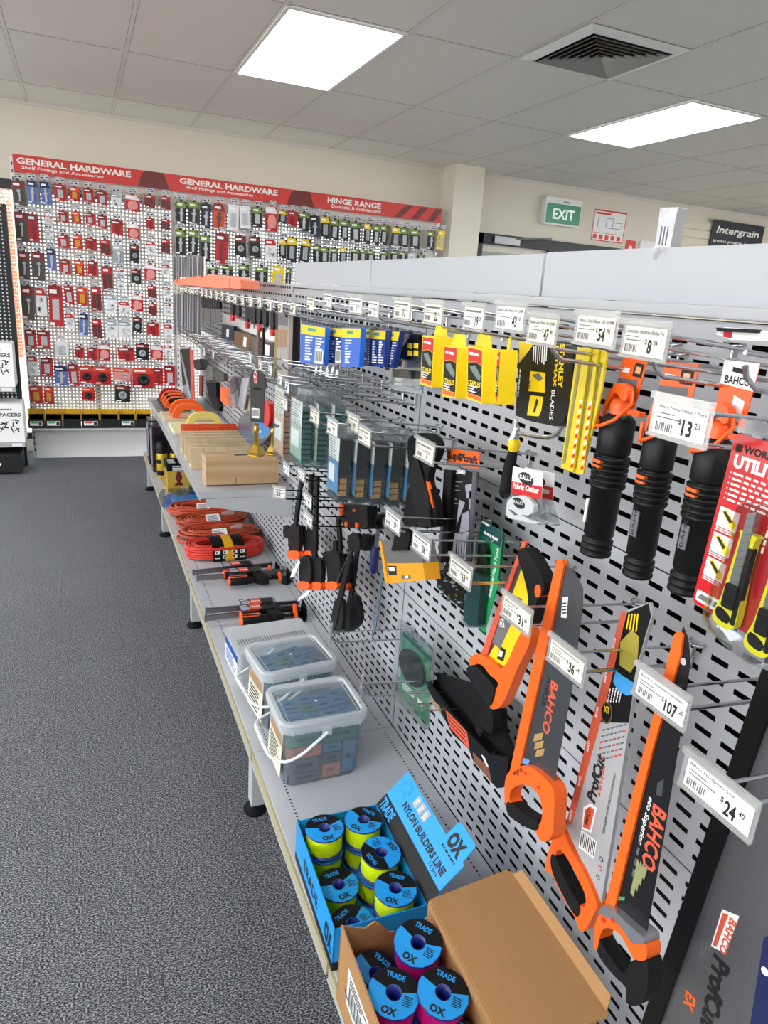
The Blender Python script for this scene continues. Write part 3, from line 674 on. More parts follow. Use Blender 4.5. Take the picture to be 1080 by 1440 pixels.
# ---- black tile spacer stand at the left edge
S = thing('spacer_stand', 'black perforated stand at the left edge holding white boxes of tile spacers', 'display stand', (-.75, 6.0, 0))
M_blk = mat('black stand steel', '101112', .5)
b = MB(); YS = 6.0
b.box((-1.25, YS+.06, .02), (-.46, YS+.08, 1.9), M_blk); 
zz = .2
part(S, 'back_panel', b)
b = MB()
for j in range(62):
    for i in range(26): b.plate(circ(-1.22+.029*i, .25+.0265*j, .0065, 6), 0, mat('light through stand holes', 'd9dde0', .5), BACK(YS+.0598))  # pale discs on a solid panel; light through holes put in as colour
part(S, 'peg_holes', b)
b = MB(); b.box((-1.27, YS+.03, 0), (-1.23, YS+.1, 1.92), M_blk); b.box((-.488, YS+.03, 0), (-.455, YS+.1, 1.92), M_blk); part(S, 'side_post', b)
b = MB(); b.box((-1.26, YS-.25, .02), (-.47, YS+.06, .16), M_blk); b.text('~', -.75, .07, .03, .0002, M_paper, BACK(YS-.25), w=.14); part(S, 'base', b)
for (z0, z1, xr, lab) in ((.655, .965, -.475, 'white spacer box with black printing on the upper shelf of the black stand'), (.24, .53, -.44, 'white spacer box with black printing on the lower shelf of the black stand')):
    t = thing('spacer_box', lab, 'box', (-.7, YS-.1, z0), 'tile spacer boxes on the black stand'); F = BACK(YS-.2)
    b = MB(); b.box((-.86, YS-.2, z0), (xr, YS+.055, z1), M_paper)
    b.text('250 SPACERS', xr-.25, z1-.095, .027, .0004, M_ink, F, w=.235, bold=.03); b.text('~', xr-.17, z1-.05, .016, .0004, M_inkgrey, F, w=.1)
    R = random.Random(5)
    for cx_ in (-.06, -.135, -.21):
        for k in range(9):
            a = R.uniform(0, PI); q = (xr+cx_+R.uniform(-.022, .022), z1-.16+R.uniform(-.045, .045)); c_, s_ = math.cos(a)*.018, math.sin(a)*.018; e = .004
            b.plate([(q[0]-c_-s_*.2, q[1]-s_+c_*.2), (q[0]+c_-s_*.2, q[1]+s_+c_*.2), (q[0]+c_+s_*.2, q[1]+s_-c_*.2), (q[0]-c_+s_*.2, q[1]-s_-c_*.2)], .0004+.0001*k, M_ink, F)
    part(t, 'carton', b)
    b = MB(); b.box((-.86, -.0, 0), (xr, .035, .004), clear('ticket strip plastic', 'eef0ee', haze=.6), BACK(YS-.202, 0, z0-.036)); b.rect(xr-.09, .006, xr-.02, .028, .0042, M_paper, BACK(YS-.202, 0, z0-.036)); part(S, 'shelf_ticket_strip', b)
    b = MB(); b.box((-1.25, YS-.2, z0-.012), (xr, YS+.06, z0-.001), M_blk); part(S, 'shelf', b)
# ============================================================ hooks with price tickets on the aisle shelving
M_hold = clear('ticket holder clear', 'fbfcfa', rough=.15, haze=.25)
def hook(y, z, L=.232, price=None, cream=False, lab='', rods=2, title='', dark=False, tw=.078, yaw=0, tip=True):
    """z is the height of the upper rod where it meets the panel"""
    m = M_black if dark else M_chrome
    t = thing('display_hook', lab, 'display hook', (XP, y, z), 'display hooks on the aisle shelving')
    b = MB(); xt = XP-L
    b.tube([(XP-.001, y-.012, z+.004), (XP-.008, y-.012, z+.002), (XP-.012, y, z), (XP-.008, y+.012, z+.002), (XP-.001, y+.012, z+.004)], .0022, m, 6)
    b.tube([(XP-.006, y, z+.001), (XP-.006, y, z-.038)], .0028, m, 6)
    b.tube([(XP-.012, y, z), (xt, y, z+.02)], .0021, m, 6)
    if rods == 2:
        p = [(XP-.006, y, z-.03), (xt+.022, y, z-.03+.018)]
        if tip: p += [(xt+.008, y, z-.02+.018), (xt+.004, y, z-.012+.02)]
        b.tube(p, .0027, m, 8)
    part(t, 'wire', b)
    if price is not None:
        F = SIDE(xt, y, z+.012) @ Matrix.Rotation(yaw, 4, 'Y')
        b = MB(); w = tw/2
        b.prism(rrect(-w, -.021, w, .019, .002, 1), 0, .0012, M_hold, F); b.box((-w, .015, 0), (w, .021, .006), M_hold, F); b.box((-w, -.021, 0), (w, -.018, .004), M_hold, F)
        h = part(t, 'ticket_holder', b)
        b = MB(); pm = M_cream if cream else M_paper
        b.box((-w+.006, -.017, .0014), (w-.004, .013, .0018), pm, F); R = random.Random(int(y*997))
        if title: b.text(title, -w+.009, .006, .0042, .0021, M_inkgrey, F, w=min(tw*.8, .0026*len(title)))
        else: b.rect(-w+.009, .006, w*.7, .009, .0019, M_inkgrey, F)
        b.rect(-w+.009, .002, -w+.03, .003, .0019, M_inkgrey, F); b.rect(-w+.009, -.002, -w+.04, -.001, .0019, M_inkgrey, F)
        b.bars(-w+.009, -.014, -w+.031, -.006, .0019, M_inkgrey, F, 9)
        d, c = price.split('.') if '.' in price else (price, '')
        b.text('$', w-.036, -.005, .006, .0021, M_ink, F); b.text(d, w-.031, -.014, .015, .0021, M_ink, F, w=.0052*len(d)+.0015, bold=.03)
        if c: b.text(c, w-.029+.0052*len(d)+.002, -.005, .0055, .0021, M_ink, F, w=.006)
        part(h, 'price_ticket', b, top=t)
    return t
def hookT(px, py, price, lab, xt=.555, **k):
    p = at(0, xt, px, py); return hook(p.y, p.z-.012, L=XP-xt, price=price, lab=lab, **k)
# top row
PT = 'display hook with price ticket '
for px, py, pr, cr, lab, ti in (
  (437,426,'9.20',1,'top row, right of the long brown dowel pack',''), (462,421,'8.10',0,'top row, highest above the first blue pack',''),
  (501,428,'19.40',0,'top row, left of the pair above the blue packs',''), (526,433,'12.20',0,'top row, right of the pair above the blue packs',''),
  (566,434,'12.55',1,'top row, above the clear tape measure pack',''), (610,439,'22.50',1,'22.50, top row, above the leftmost staple box',''),
  (667,445,'19.20',0,'19.20, top row, above the staple boxes',''), (718,445,'43.50',0,'43.50, top row, left of the cream 47.80 ticket','Bahco Chisel Blade 150 ADBM'),
  (763,463,'47.80',1,'47.80 on cream card, above the black and yellow pack','Bahco Chisel Blade 150 ADBM'), (838,462,'54.70',1,'54.70, above the yellow hacksaw blades','Bahco Chisel Blade 150 ADBM'),
  (907,478,'8.04',1,'8.04, above the leftmost black saw tube','Decorator Hacksaw Blades Per')):
    hookT(px, py, pr, PT+lab, cream=bool(cr), title=ti, yaw=random.uniform(-.1, .1))
hookT(957, 590, '13.20', PT+'13.20, in front of the middle black saw tube', xt=.5, title='Work Force Utility 2 Piece', tw=.072)
for px, py, l_ in ((771,478,'left'), (914,497,'middle'), (1043,508,'right')):
    p = at(0, .555, px, py); hook(p.y, p.z-.012, L=.23, lab=f'chrome hook without ticket carrying the {l_} black tube saw')
# row of saw hooks
hookT(648, 803, '63.40', PT+'63.40, left of the green pack', xt=.56, cream=True)
hookT(727, 861, '31.80', PT+'31.80, in front of the mitre saw', xt=.555, cream=True, title='Bahco Tool Saw')
hookT(797, 926, '36.24', PT+'36.24, in front of the first handsaw', xt=.555, cream=True, title='Bahco Handsaw Superior')
hookT(930, 977, '107.20', PT+'107.20, in front of the black bladed handsaw', xt=.545, cream=False, title='Bahco Composite Handsaw')
hookT(1010, 1114, '24.40', PT+'24.40, lowest at the right edge of the picture', xt=.5, title='Bahco Hardpoint Saw', tw=.082)
hookT(553, 732, '39.50', PT+'39.50, in front of the hanging black knee pad', xt=.56)
hookT(593, 765, '38.40', PT+'38.40 above the yellow sanding block', xt=.56)
hookT(598, 633, '7.55', PT+'7.55 on yellowed card, left of the orange square pack', xt=.555, cream=True)
# second row hooks carrying the clear clamshells
hookT(513, 612, '9.80', PT+'9.80 at right above the front clear bit cases', xt=.56, cream=True)
hookT(497, 594, '9.60', PT+'9.60 second from right above the clear bit cases', xt=.56, cream=True)
hookT(468, 600, '9.60', PT+'tilted in front of the green bit cases', xt=.52)
hookT(443, 584, '8.20', PT+'above the green bit cases', xt=.54, cream=True)
hookT(418, 574, '8.20', PT+'second row, above the wooden dowel case', xt=.55)
hookT(400, 566, '7.80', PT+'second row, left above the wooden dowel case', xt=.55)
# low hooks
hookT(510, 968, '6.50', PT+'low hook just behind the front bucket', xt=.545, cream=True, tw=.06, yaw=-.45)
hookT(466, 893, '6.50', PT+'low hook just behind the second bucket', xt=.55, tw=.06, yaw=-.45)
p = at(0, XP, 658, 972); hook(p.y, p.z, L=.15, lab='short hook with yellow tips holding the green disc pack', rods=2)
p = at(0, XP, 686, 994); hook(p.y, p.z, L=.155, lab='short single hook beside the black tool pouch', rods=1)
# hooks over the middle shelf and the clamps
hookT(433, 702, '49.00', PT+'second from left above the hanging black clamps', xt=.56, dark=True)
hookT(403, 658, '24.00', PT+'black wired, in front of the wooden block', xt=.55, dark=True)
hookT(393, 692, '12.00', PT+'black wired, at the corner of the raised shelf', xt=.56, dark=True, tw=.05, yaw=.8)
hookT(424, 700-35, '15.00', PT+'black wired, above the bracket of the raised shelf', xt=.57, dark=True)
hookT(434, 729, '49.00', PT+'lowest above the hanging black clamps', xt=.56, dark=True)
# a few tickets stand out in the second row
for px, py in ((352,503),(366,512),(380,520),(394,532),(404,543),(287,494),(300,498)): hookT(px, py, '9.20', PT+'in the second row, %s of the oval label card' % ('far left' if px < 310 else 'right'), xt=.56, tw=.05)
# crowd of empty chrome hooks on the second row further down the aisle
R = random.Random(11); P0 = None
spots = [(1.62+.075*k, 1.262-.0*k) for k in range(9)]+[(2.36+.1*k, 1.19) for k in range(25)]+[(2.9+.16*k, 1.165) for k in range(12)]
for n_, (y, z) in enumerate(spots):
    if P0 is None: P0 = hook(y, z, L=.225, lab='x'); o = P0
    else: o = dup(P0, (XP, y+R.uniform(-.015, .015), z+R.uniform(-.004, .004)))
    o['label'] = 'empty chrome hook in the crowded second row down the aisle'; o['group'] = 'crowded second row hooks down the aisle'
P1 = None
for k in range(21):
    y = 2.0+.14*k; z = 1.432
    if P1 is None: P1 = hook(y, z, L=.23, price='9.90', lab='x', tw=.06, cream=True); o = P1
    else: o = dup(P1, (XP, y, z+R.uniform(-.003, .003)))
    o['label'] = 'chrome hook with ticket in the top row further down the aisle'; o['group'] = 'top row hooks down the aisle'
# ============================================================ tools hanging at the near end
def q8(a, b): return (620+a*.5, 720+b*.5)
def PL(x, f, pts): return [sp(*f(*p), x) for p in pts]
def ptext(b, t, x, f, a, c, h, z, m, bold=.02, shear=0):
    A, B = sp(*f(*a), x), sp(*f(*c), x); d = (B[0]-A[0], B[1]-A[1])
    b.text(t, A[0], A[1], h, z, m, SIDE(x), w=math.hypot(*d), rot=math.atan2(d[1], d[0]), bold=bold, shear=shear)
def px_(a, b): return (a, b)
M_orange2 = mat('saw handle orange', 'f2651a', .35, var=.03)
M_bladeS = mat('satin saw blade', '6f7276', .32, metal=.85, var=.08, scale=120)
M_bladeK = mat('black coated saw blade', '1c1d20', .35, metal=.3, var=.1)
M_bahco = mat('orange red lettering', 'd4583a', .5)
M_grip = mat('black rubber grip', '0d0d0e', .7, var=.1, spec=.3, bump=.3, scale=200)

# --- first handsaw: grey blade
x = .60; F = SIDE(x)
t = thing('handsaw', 'Bahco handsaw with bare grey blade and orange spine behind the 36.24 ticket', 'handsaw', (x, -sp(780, 1000, x)[0], sp(780, 1170, x)[1]), 'hanging handsaws')
b = MB(); b.prism(PL(x, q8, [(342,140),(378,170),(400,212),(400,262),(372,480),(318,770),(222,735),(240,640)]), 0, .0012, M_bladeS, F)
ptext(b, 'BAHCO', x, q8, (313,470), (286,612), .017, .0014, M_bahco, .03)
ptext(b, 'ProfCut', x, q8, (300,460), (285,540), .010, .0014, M_ink)
for k in range(3): b.plate(PL(x, q8, [(266+3*k,625+22*k),(290+2*k,620+22*k),(286+2*k,640+22*k),(262+2*k,645+22*k)]), .0012, mat('gold print', 'c9a566', .4, metal=.4), F)
b.plate(PL(x, q8, [(345,240),(360,238),(355,298),(340,296)]), .0012, M_paper, F)
for k in range(4): b.plate(PL(x, q8, [(345,255+9*k),(356,254+9*k),(355,258+9*k),(344,259+9*k)]), .0015, M_ink, F)
b.plate(PL(x, q8, [(232,690),(252,698),(246,712),(228,704)]), .0012, mat('light blue print', '5aa0d8', .5), F)
part(t, 'blade', b)
b = MB(); b.prism(PL(x, q8, [(333,134),(348,134),(353,150),(300,400),(222,740),(200,730),(228,600),(280,360)]), -.003, .0045, M_orange2, F); part(t, 'spine', b, bevel=.0008)
b = MB(); b.prism([smooth(PL(x, q8, [(199,742),(222,717),(262,711),(300,736),(330,768),(337,800),(335,850),(331,900),(314,922),(293,915),(280,890),(240,866),(206,838),(195,800)]), 3),
   smooth(PL(x, q8, [(212,782),(234,764),(262,765),(286,784),(300,818),(302,850),(292,874),(262,856),(226,828),(210,808)]), 3)], -.011, .011, M_orange2, F)
for a in ((233,733),(255,730),(292,770)): c = sp(*q8(*a), x); b.prism(circ(c[0], c[1], .0028, 10), .011, .0125, M_redink, F)
ptext(b, 'BAHCO', x, q8, (222,737), (248,725), .006, .0114, M_ink, .04)
hd = part(t, 'handle', b, bevel=.004)
b = MB(); b.prism(smooth(PL(x, q8, [(203,812),(222,820),(255,846),(290,866),(290,888),(272,888),(240,872),(206,846)]), 3), -.009, .012, M_grip, F); part(hd, 'grip', b, bevel=.006, top=t)

# --- second handsaw: in printed card sleeve
x = .65; F = SIDE(x)
t = thing('handsaw', 'Bahco handsaw in grey and black ProfCut card sleeve with orange strip', 'handsaw', (x, -sp(850, 1000, x)[0], sp(820, 1300, x)[1]), 'hanging handsaws')
M_slv = mat('sleeve silver grey', 'a9aaab', .4); M_strip2 = mat('sleeve orange strip', 'cf5a3c', .45); M_lg2 = mat('light grey print', 'dcdcdc', .5)
b = MB(); b.prism(PL(x, q8, [(515,280),(592,254),(600,292),(560,430),(535,600),(500,830),(457,1098),(395,965),(356,882),(430,590)]), -.002, .004, M_slv, F)
b.plate(PL(x, q8, [(531,282),(591,256),(598,292),(558,430),(535,592),(450,590)]), .004, M_black, F)
b.plate(PL(x, q8, [(514,281),(531,276),(470,540),(375,875),(357,880),(430,590)]), .0042, M_strip2, F)
b.plate(PL(x, q8, [(512,365),(545,330),(565,350),(560,420),(540,450),(510,430)]), .0044, mat('sleeve yellow green', 'a79a3c', .4), F)
b.plate(PL(x, q8, [(492,475),(500,445),(520,460),(552,480),(548,512),(530,515),(505,500)]), .0046, mat('sleeve sky blue', '3f9bd8', .4), F)
for k in range(4): b.plate(PL(x, q8, [(528+9*k,330+2*k),(532+9*k,328+2*k),(540+8*k,285),(536+8*k,285)]), .0046, M_yellow, F)
c = sp(*q8(473, 563), x); b.prism(circ(c[0], c[1], .011, 16, .017), .0042, .0046, mat('bronze badge', '6b5233', .4), F, back=False); b.prism(circ(c[0], c[1], .009, 16, .014), .0047, .0049, M_black, F, back=False)
ptext(b, 'XT', x, q8, (466,560), (482,568), .010, .0051, M_yellow)
for k in range(5): ptext(b, '~', x, q8, (478+8*k,535), (486+8*k,495), .003, .0046, M_paper)
ptext(b, 'ProfCut', x, q8, (440,822), (470,692), .019, .0044, M_ink, .05)
ptext(b, 'KEEP SLEEVE TO PROTECT AGAINST RUST', x, q8, (466,905), (500,735), .0042, .0044, M_ink)
ptext(b, '~', x, q8, (455,800), (470,715), .006, .0044, M_strip2)
R = random.Random(2)
for i in range(6):
    for j in range(6):
        a = (462+12*i-3*j, 610+17*j-3*i); b.plate(PL(x, q8, [a, (a[0]+8, a[1]-2), (a[0]+7, a[1]+3), (a[0]-1, a[1]+5)]), .0044, M_redink if R.random() < .25 else M_inkgrey, F)
b.plate(PL(x, q8, [(408,828),(428,818),(446,830),(430,900),(404,890)]), .0044, M_paper, F); b.plate(PL(x, q8, [(413,835),(427,826),(440,835),(426,893),(407,884)]), .0046, M_bahco, F)
ptext(b, 'BAHCO', x, q8, (419,880), (430,838), .008, .0049, M_paper, .03)
b.plate(PL(x, q8, [(402,892),(446,925),(438,974),(394,940)]), .0044, M_paper, F)
for k in range(9): b.plate(PL(x, q8, [(404+4.6*k,898+3.4*k),(406+4.6*k,899.5+3.4*k),(400+4.6*k,938+3.4*k),(398+4.6*k,936.5+3.4*k)]), .0048, M_ink, F)
for a in ((458,975),(455,1000),(448,1025)): c = sp(*q8(*a), x); b.prism(circ(c[0], c[1], .004, 10), .0042, .0046, M_redink if a[1] == 1000 else M_ink, F, back=False); b.prism(circ(c[0], c[1], .0028, 10), .0047, .0048, M_slv, F, back=False)
for k in range(6): ptext(b, 'BAHCO', x, q8, (372+24.5*k,868-97*k), (378+24.5*k,840-97*k), .0045, .0046, M_paper)
part(t, 'card_sleeve', b)
b = MB(); b.prism([smooth(PL(x, q8, [(345,884),(362,892),(382,945),(420,1010),(456,1094),(452,1115),(424,1168),(406,1170),(392,1132),(352,1065),(326,1012),(309,1002),(314,965),(330,915)]), 3),
   smooth(PL(x, q8, [(343,948),(358,950),(384,990),(410,1040),(424,1080),(420,1105),(404,1095),(372,1040),(345,990),(338,965)]), 3)], -.011, .011, M_orange2, F)
hd = part(t, 'handle', b, bevel=.004)
b = MB(); b.prism(smooth(PL(x, q8, [(328,960),(338,962),(362,1018),(388,1068),(408,1100),(408,1122),(396,1130),(366,1082),(336,1022),(326,984)]), 3), -.009, .012, M_grip, F); part(hd, 'grip', b, bevel=.006, top=t)

# --- third handsaw: black blade
x = .57; F = SIDE(x)
t = thing('handsaw', 'Bahco handsaw with black blade and silver collar, nearest of the hanging saws', 'handsaw', (x, -sp(900, 1000, x)[0], sp(890, 1400, x)[1]), 'hanging handsaws')
b = MB(); b.prism(PL(x, q8, [(683,322),(694,350),(701,395),(700,440),(672,640),(630,900),(578,1195),(494,1110),(590,700),(678,400),(678,340)]), 0, .0012, M_bladeK, F)
ptext(b, 'BAHCO', x, q8, (600,815), (565,985), .021, .0014, M_bahco, .03)
ptext(b, 'eco Superior', x, q8, (585,795), (553,925), .009, .0014, M_paper, .02, .2)
b.plate(PL(x, q8, [(612,760),(630,750),(624,800),(608,795)]), .0012, M_steel, F)
mg = mat('wood grain print', '8f9464', .5)
for k in range(4): b.plate(PL(x, q8, [(535+10*k,1070-18*k),(545+10*k,1082-16*k),(560+8*k,985+6*k),(556+8*k,975+6*k)]), .0012+.0002*k, mg, F)
for k in range(4): ptext(b, '~', x, q8, (543+6*k,1000-30*k), (538+6*k,1020-30*k), .005, .0014, M_inkgrey)
b.plate(PL(x, q8, [(500,1080),(520,1082),(518,1092),(497,1090)]), .0012, M_lg, F)
c = sp(*q8(684, 420), x); b.prism(circ(c[0], c[1], .004, 10), .0012, .0015, M_shelf, F, back=False)
part(t, 'blade', b)
b = MB(); b.prism(PL(x, q8, [(665,342),(678,334),(688,346),(682,400),(605,660),(496,1110),(468,1106),(545,800),(640,440)]), -.003, .0045, M_orange2, F); part(t, 'spine', b, bevel=.0008)
b = MB(); b.prism(PL(x, q8, [(478,1098),(500,1108),(560,1160),(592,1188),(594,1208),(560,1206),(520,1150),(462,1120)]), -.012, .012, mat('satin zinc collar', 'a9abae', .3, metal=.7), F); part(t, 'collar', b, bevel=.002)
b = MB(); b.prism(smooth(PL(x, q8, [(452,1150),(470,1120),(500,1112),(540,1150),(562,1200),(594,1208),(595,1252),(562,1250),(548,1226),(522,1182),(492,1164),(474,1168),(464,1190),(456,1225),(447,1210)]), 3), -.011, .010, M_orange2, F)
for a in ((478,1140),(506,1140)): c = sp(*q8(*a), x); b.prism(circ(c[0], c[1], .003, 8), .012, .0135, M_redink, F)
hd = part(t, 'handle', b, bevel=.004)
b = MB(); b.prism(smooth(PL(x, q8, [(446,1190),(456,1184),(470,1210),(500,1256),(530,1290),(545,1266),(564,1252),(597,1255),(599,1300),(594,1350),(566,1382),(538,1372),(536,1330),(505,1300),(462,1246)]), 3), -.012, .009, M_grip, F); part(hd, 'grip', b, bevel=.006, top=t)

# --- short saw with curved orange frame
x = .66; F = SIDE(x)
t = thing('mitre_saw', 'short saw with curved orange frame, black handle and yellow card behind the 31.80 ticket', 'saw', (x, -sp(720, 900, x)[0], sp(700, 990, x)[1]))
b = MB(); b.prism(PL(x, q8, [(236,82),(250,95),(262,150),(280,240),(262,300),(195,430),(130,405),(128,380),(200,200)]), 0, .0012, M_bladeS, F)
b.plate(PL(x, q8, [(202,232),(240,130),(250,180),(262,250),(235,330),(188,438),(134,408),(175,335)]), .0012, M_yellow, F)
b.plate(PL(x, q8, [(160,320),(205,232),(232,245),(186,345),(168,385),(140,360)]), .0016, M_inkgrey, F)
b.plate(PL(x, q8, [(165,298),(178,300),(182,325),(168,322)]), .0019, M_paper, F)
c = sp(*q8(172, 312), x); b.prism(circ(c[0], c[1], .006, 12), .002, .0022, M_redink, F, back=False); b.prism(circ(c[0], c[1], .0042, 12), .0023, .0024, M_paper, F, back=False)
b.plate(PL(x, q8, [(172,378),(186,388),(178,420),(160,412)]), .0019, M_ink, F); b.plate(PL(x, q8, [(170,388),(178,393),(174,408),(164,404)]), .0022, M_paper, F)
part(t, 'blade', b)
b = MB(); b.prism(PL(x, q8, [(236,80),(246,86),(212,172),(135,400),(118,398),(190,200)]), -.002, .004, M_bahco, F); part(t, 'spine', b)
b = MB(); b.prism(smooth(PL(x, q8, [(92,412),(118,396),(150,412),(176,438),(200,420),(222,370),(252,318),(262,330),(262,370),(228,440),(200,510),(180,545),(162,552),(150,545),(158,510),(175,480),(150,455),(130,430),(112,425),(98,440)]), 3), -.010, .010, M_orange2, F); hd = part(t, 'frame', b, bevel=.004)
b = MB(); b.prism(smooth(PL(x, q8, [(90,438),(112,428),(140,455),(165,485),(166,510),(154,542),(140,530),(100,470)]), 3), -.014, .014, M_grip, F); part(hd, 'grip', b, bevel=.006, top=t)
b = MB(); b.prism(smooth(PL(x, q8, [(232,118),(246,100),(262,112),(285,150),(305,190),(306,225),(288,245),(275,290),(258,325),(240,330),(254,290),(262,240),(250,180)]), 3), -.012, .012, M_grip, F)
part(t, 'front_grip', b, bevel=.005)
b = MB(); c = sp(*q8(292, 220), x); b.prism(circ(c[0], c[1], .008, 14, .011), -.014, .014, M_orange2, F); part(t, 'knob', b, bevel=.003)

# --- large silver blade with black edge guard
x = .66; F = SIDE(x)
t = thing('saw_blade_panel', 'large silver ProfCut saw blade with long black edge guard at the right edge', 'saw', (x, .38, .45))
L0, L1 = sp(1077, 975, x), sp(915, 1440, x); dx = (L1[0]-L0[0])/(L1[1]-L0[1])
def edge(z, o=0): return (L0[0]+(z-L0[1])*dx+o, z)
M_bigblade = mat('brushed silver blade', '808185', .4, metal=.75, var=.12, scale=200)
b = MB(); b.prism([edge(.40, .008), edge(.40, .185), (edge(.75, .19)), edge(1.2, .13), edge(1.2, .008)], 0, .0012, M_bigblade, F)
c = [(1017,1278),(1041,1288),(1021,1340),(1001,1330)]; b.plate(PL(x, px_, c), .0014, M_paper, F)
b.plate(PL(x, px_, [(1018,1283),(1026,1286),(1009,1331),(1004,1328)]), .0017, M_bahco, F); ptext(b, 'BAHCO', x, px_, (1028,1288), (1012,1335), .010, .0018, M_bahco, .04)
ptext(b, 'ProfCut', x, px_, (1005,1338), (985,1436), .024, .0016, M_ink, .05)
for k in range(3): ptext(b, '~', x, px_, (990+5*k,1320), (984+5*k,1345), .004, .0016, M_inkgrey)
ptext(b, 'EX', x, px_, (966,1390), (962,1410), .016, .0016, M_orange2, .04)
part(t, 'blade', b)
b = MB(); b.prism([edge(.40, -.008), edge(.40, .014), edge(1.2, .014), edge(1.2, -.008)], -.006, .008, M_black, F); part(t, 'edge_guard', b, bevel=.002)
x = .56
p = sp(1062, 1340, x)
b = MB(); F = SIDE(x); b.prism(PL(x, px_, [(1074,1318),(1120,1300),(1110,1480),(1050,1470)]), -.03, 0, mat('navy pack', '1a2350', .4), F); c = sp(1076, 1366, x); b.prism(circ(c[0], c[1], .004), 0, .0004, M_paper, F, back=False)
single(b, 'navy_pack', 'dark navy pack in the bottom right corner beside the silver blade', 'pack', (x, -p[0], p[1]), bevel=.002)

# --- two piece utility knife card
x = .565; F = SIDE(x)
M_card = mat('glossy red card', 'c9141c', .25, var=.04, coat=.4)
t = thing('utility_knife_pack', 'red Utility card holding two yellow and black snap knives at the right edge', 'knife pack', (x, .4, 1.2))
o = sp(1036, 608, x); dn = sp(974, 846, x); 
ux = Vector((dn[0]-o[0], dn[1]-o[1])); hh = ux.length; vy = -ux.normalized(); vx_ = Vector((-vy.y, vy.x))*-1
C = FR((x, -o[0], o[1]), (0, -vx_.x, vx_.y), (0, -vy.x, vy.y)) @ Matrix.Scale(hh/.243, 4)        # local: origin card top left, x right, y up
def cl(px, py):
    p = sp(px, py, x); d = Vector((p[0]-o[0], p[1]-o[1])); return (d.dot(vx_), d.dot(vy))
hh = .243; CW = .17
b = MB(); b.prism(rrect(0, -hh, CW, 0, .008), 0, .0012, M_card, C); b.prism([rrect(0, 0-.0, CW, .02, .004)], 0, .0012, M_clear, C)
b.text('WORK FORCE', .018, -.022, .010, .0015, M_ink, C, w=.09, bold=.03); b.rect(.006, -.023, .015, -.013, .0014, M_ink, C)
b.text('UTILITY KNIVES', .008, -.044, .018, .0015, M_paper, C, w=.15, bold=.05)
for k in range(6): b.text('~', .012, -.053-.007*k, .0042, .0015, M_paper, C, w=.075-.004*(k % 3), bold=.02); b.prism(circ(.008, -.051-.007*k, .001, 6), .0012, .0015, M_paper, C, back=False)
for k in range(3):
    y0 = -.125-.036*k; b.rect(.006, y0, .038, y0+.027, .0014, M_paper, C); b.plate([(.010, y0+.022), (.016, y0+.025), (.036, y0+.012), (.036, y0+.004), (.030, y0+.003)], .0017, M_yellow, C); b.plate([(.012, y0+.021), (.016, y0+.023), (.030, y0+.013), (.027, y0+.009)], .002, M_ink, C)
    for j in range(2): b.rect(.006, y0-.003-.003*j, .034, y0-.0015-.003*j, .0014, M_paper, C)
b.rect(.004, -hh+.006, .045, -hh+.022, .0014, M_paper, C); b.plate([(.006, -hh+.010), (.012, -hh+.018), (.040, -hh+.018), (.040, -hh+.010)], .0017, M_inkgrey, C)
b.text('~', .079, -.085, .005, .0015, M_paper, C, w=.05, rot=-PI/2)
part(t, 'card', b)
def knife(ox, oy, sc, nm):
    K_ = C @ Matrix.Translation((ox, oy, .004)) @ Matrix.Rotation(.03, 4, 'Z') @ Matrix.Scale(sc, 4)
    b = MB(); b.prism(smooth([(-.010, 0), (-.013, -.05), (-.016, -.09), (-.022, -.112), (-.020, -.126), (.0, -.130), (.014, -.122), (.014, -.09), (.011, -.05), (.012, -.006), (.014, 0), (.013, .005), (-.012, .005)], 2), 0, .012, mat('knife yellow', 'e6dc12', .35), K_)
    kk = part(t, 'utility_knife', b, 'yellow and black snap knife', bevel=.002)
    b = MB(); b.prism([(-.006, .03), (.006, .036), (.006, -.07), (-.008, -.075)], .010, .0135, M_steel, K_)
    for k in range(9): b.plate([(-.006, .022-.011*k), (.006, .028-.011*k), (.006, .0292-.011*k), (-.006, .0232-.011*k)], .0135, M_inkgrey, K_)
    part(kk, 'blade', b, top=t)
    b = MB(); b.prism(rrect(-.010, -.10, .009, -.066, .003), .010, .017, M_black, K_)
    for k in range(5): b.box((-.009, -.096+.006*k, .017), (.008, -.0935+.006*k, .0185), M_black, K_)
    part(kk, 'slider', b, bevel=.001, top=t)
    b = MB(); b.prism(smooth([(-.016, -.104), (-.004, -.106), (.006, -.113), (.002, -.122), (-.014, -.120), (-.019, -.112)], 2), .012, .0125, M_black, K_); part(kk, 'end_pad', b, top=t)
    b = MB(); b.prism(rrect(.0065, -.12, .0135, -.012, .002), .004, .0128, M_black, K_); part(kk, 'side_grip', b, top=t)
knife(.066, -.118, .98, 'a'); knife(.120, -.125, 1.0, 'b')
b = MB(); b.prism(smooth([(.045, -.09), (.06, -.075), (.13, -.08), (.15, -.16), (.148, -.26), (.05, -.255), (.038, -.22), (.048, -.14)], 3), .0013, .022, M_clear, C, smooth=True); part(t, 'blister', b)

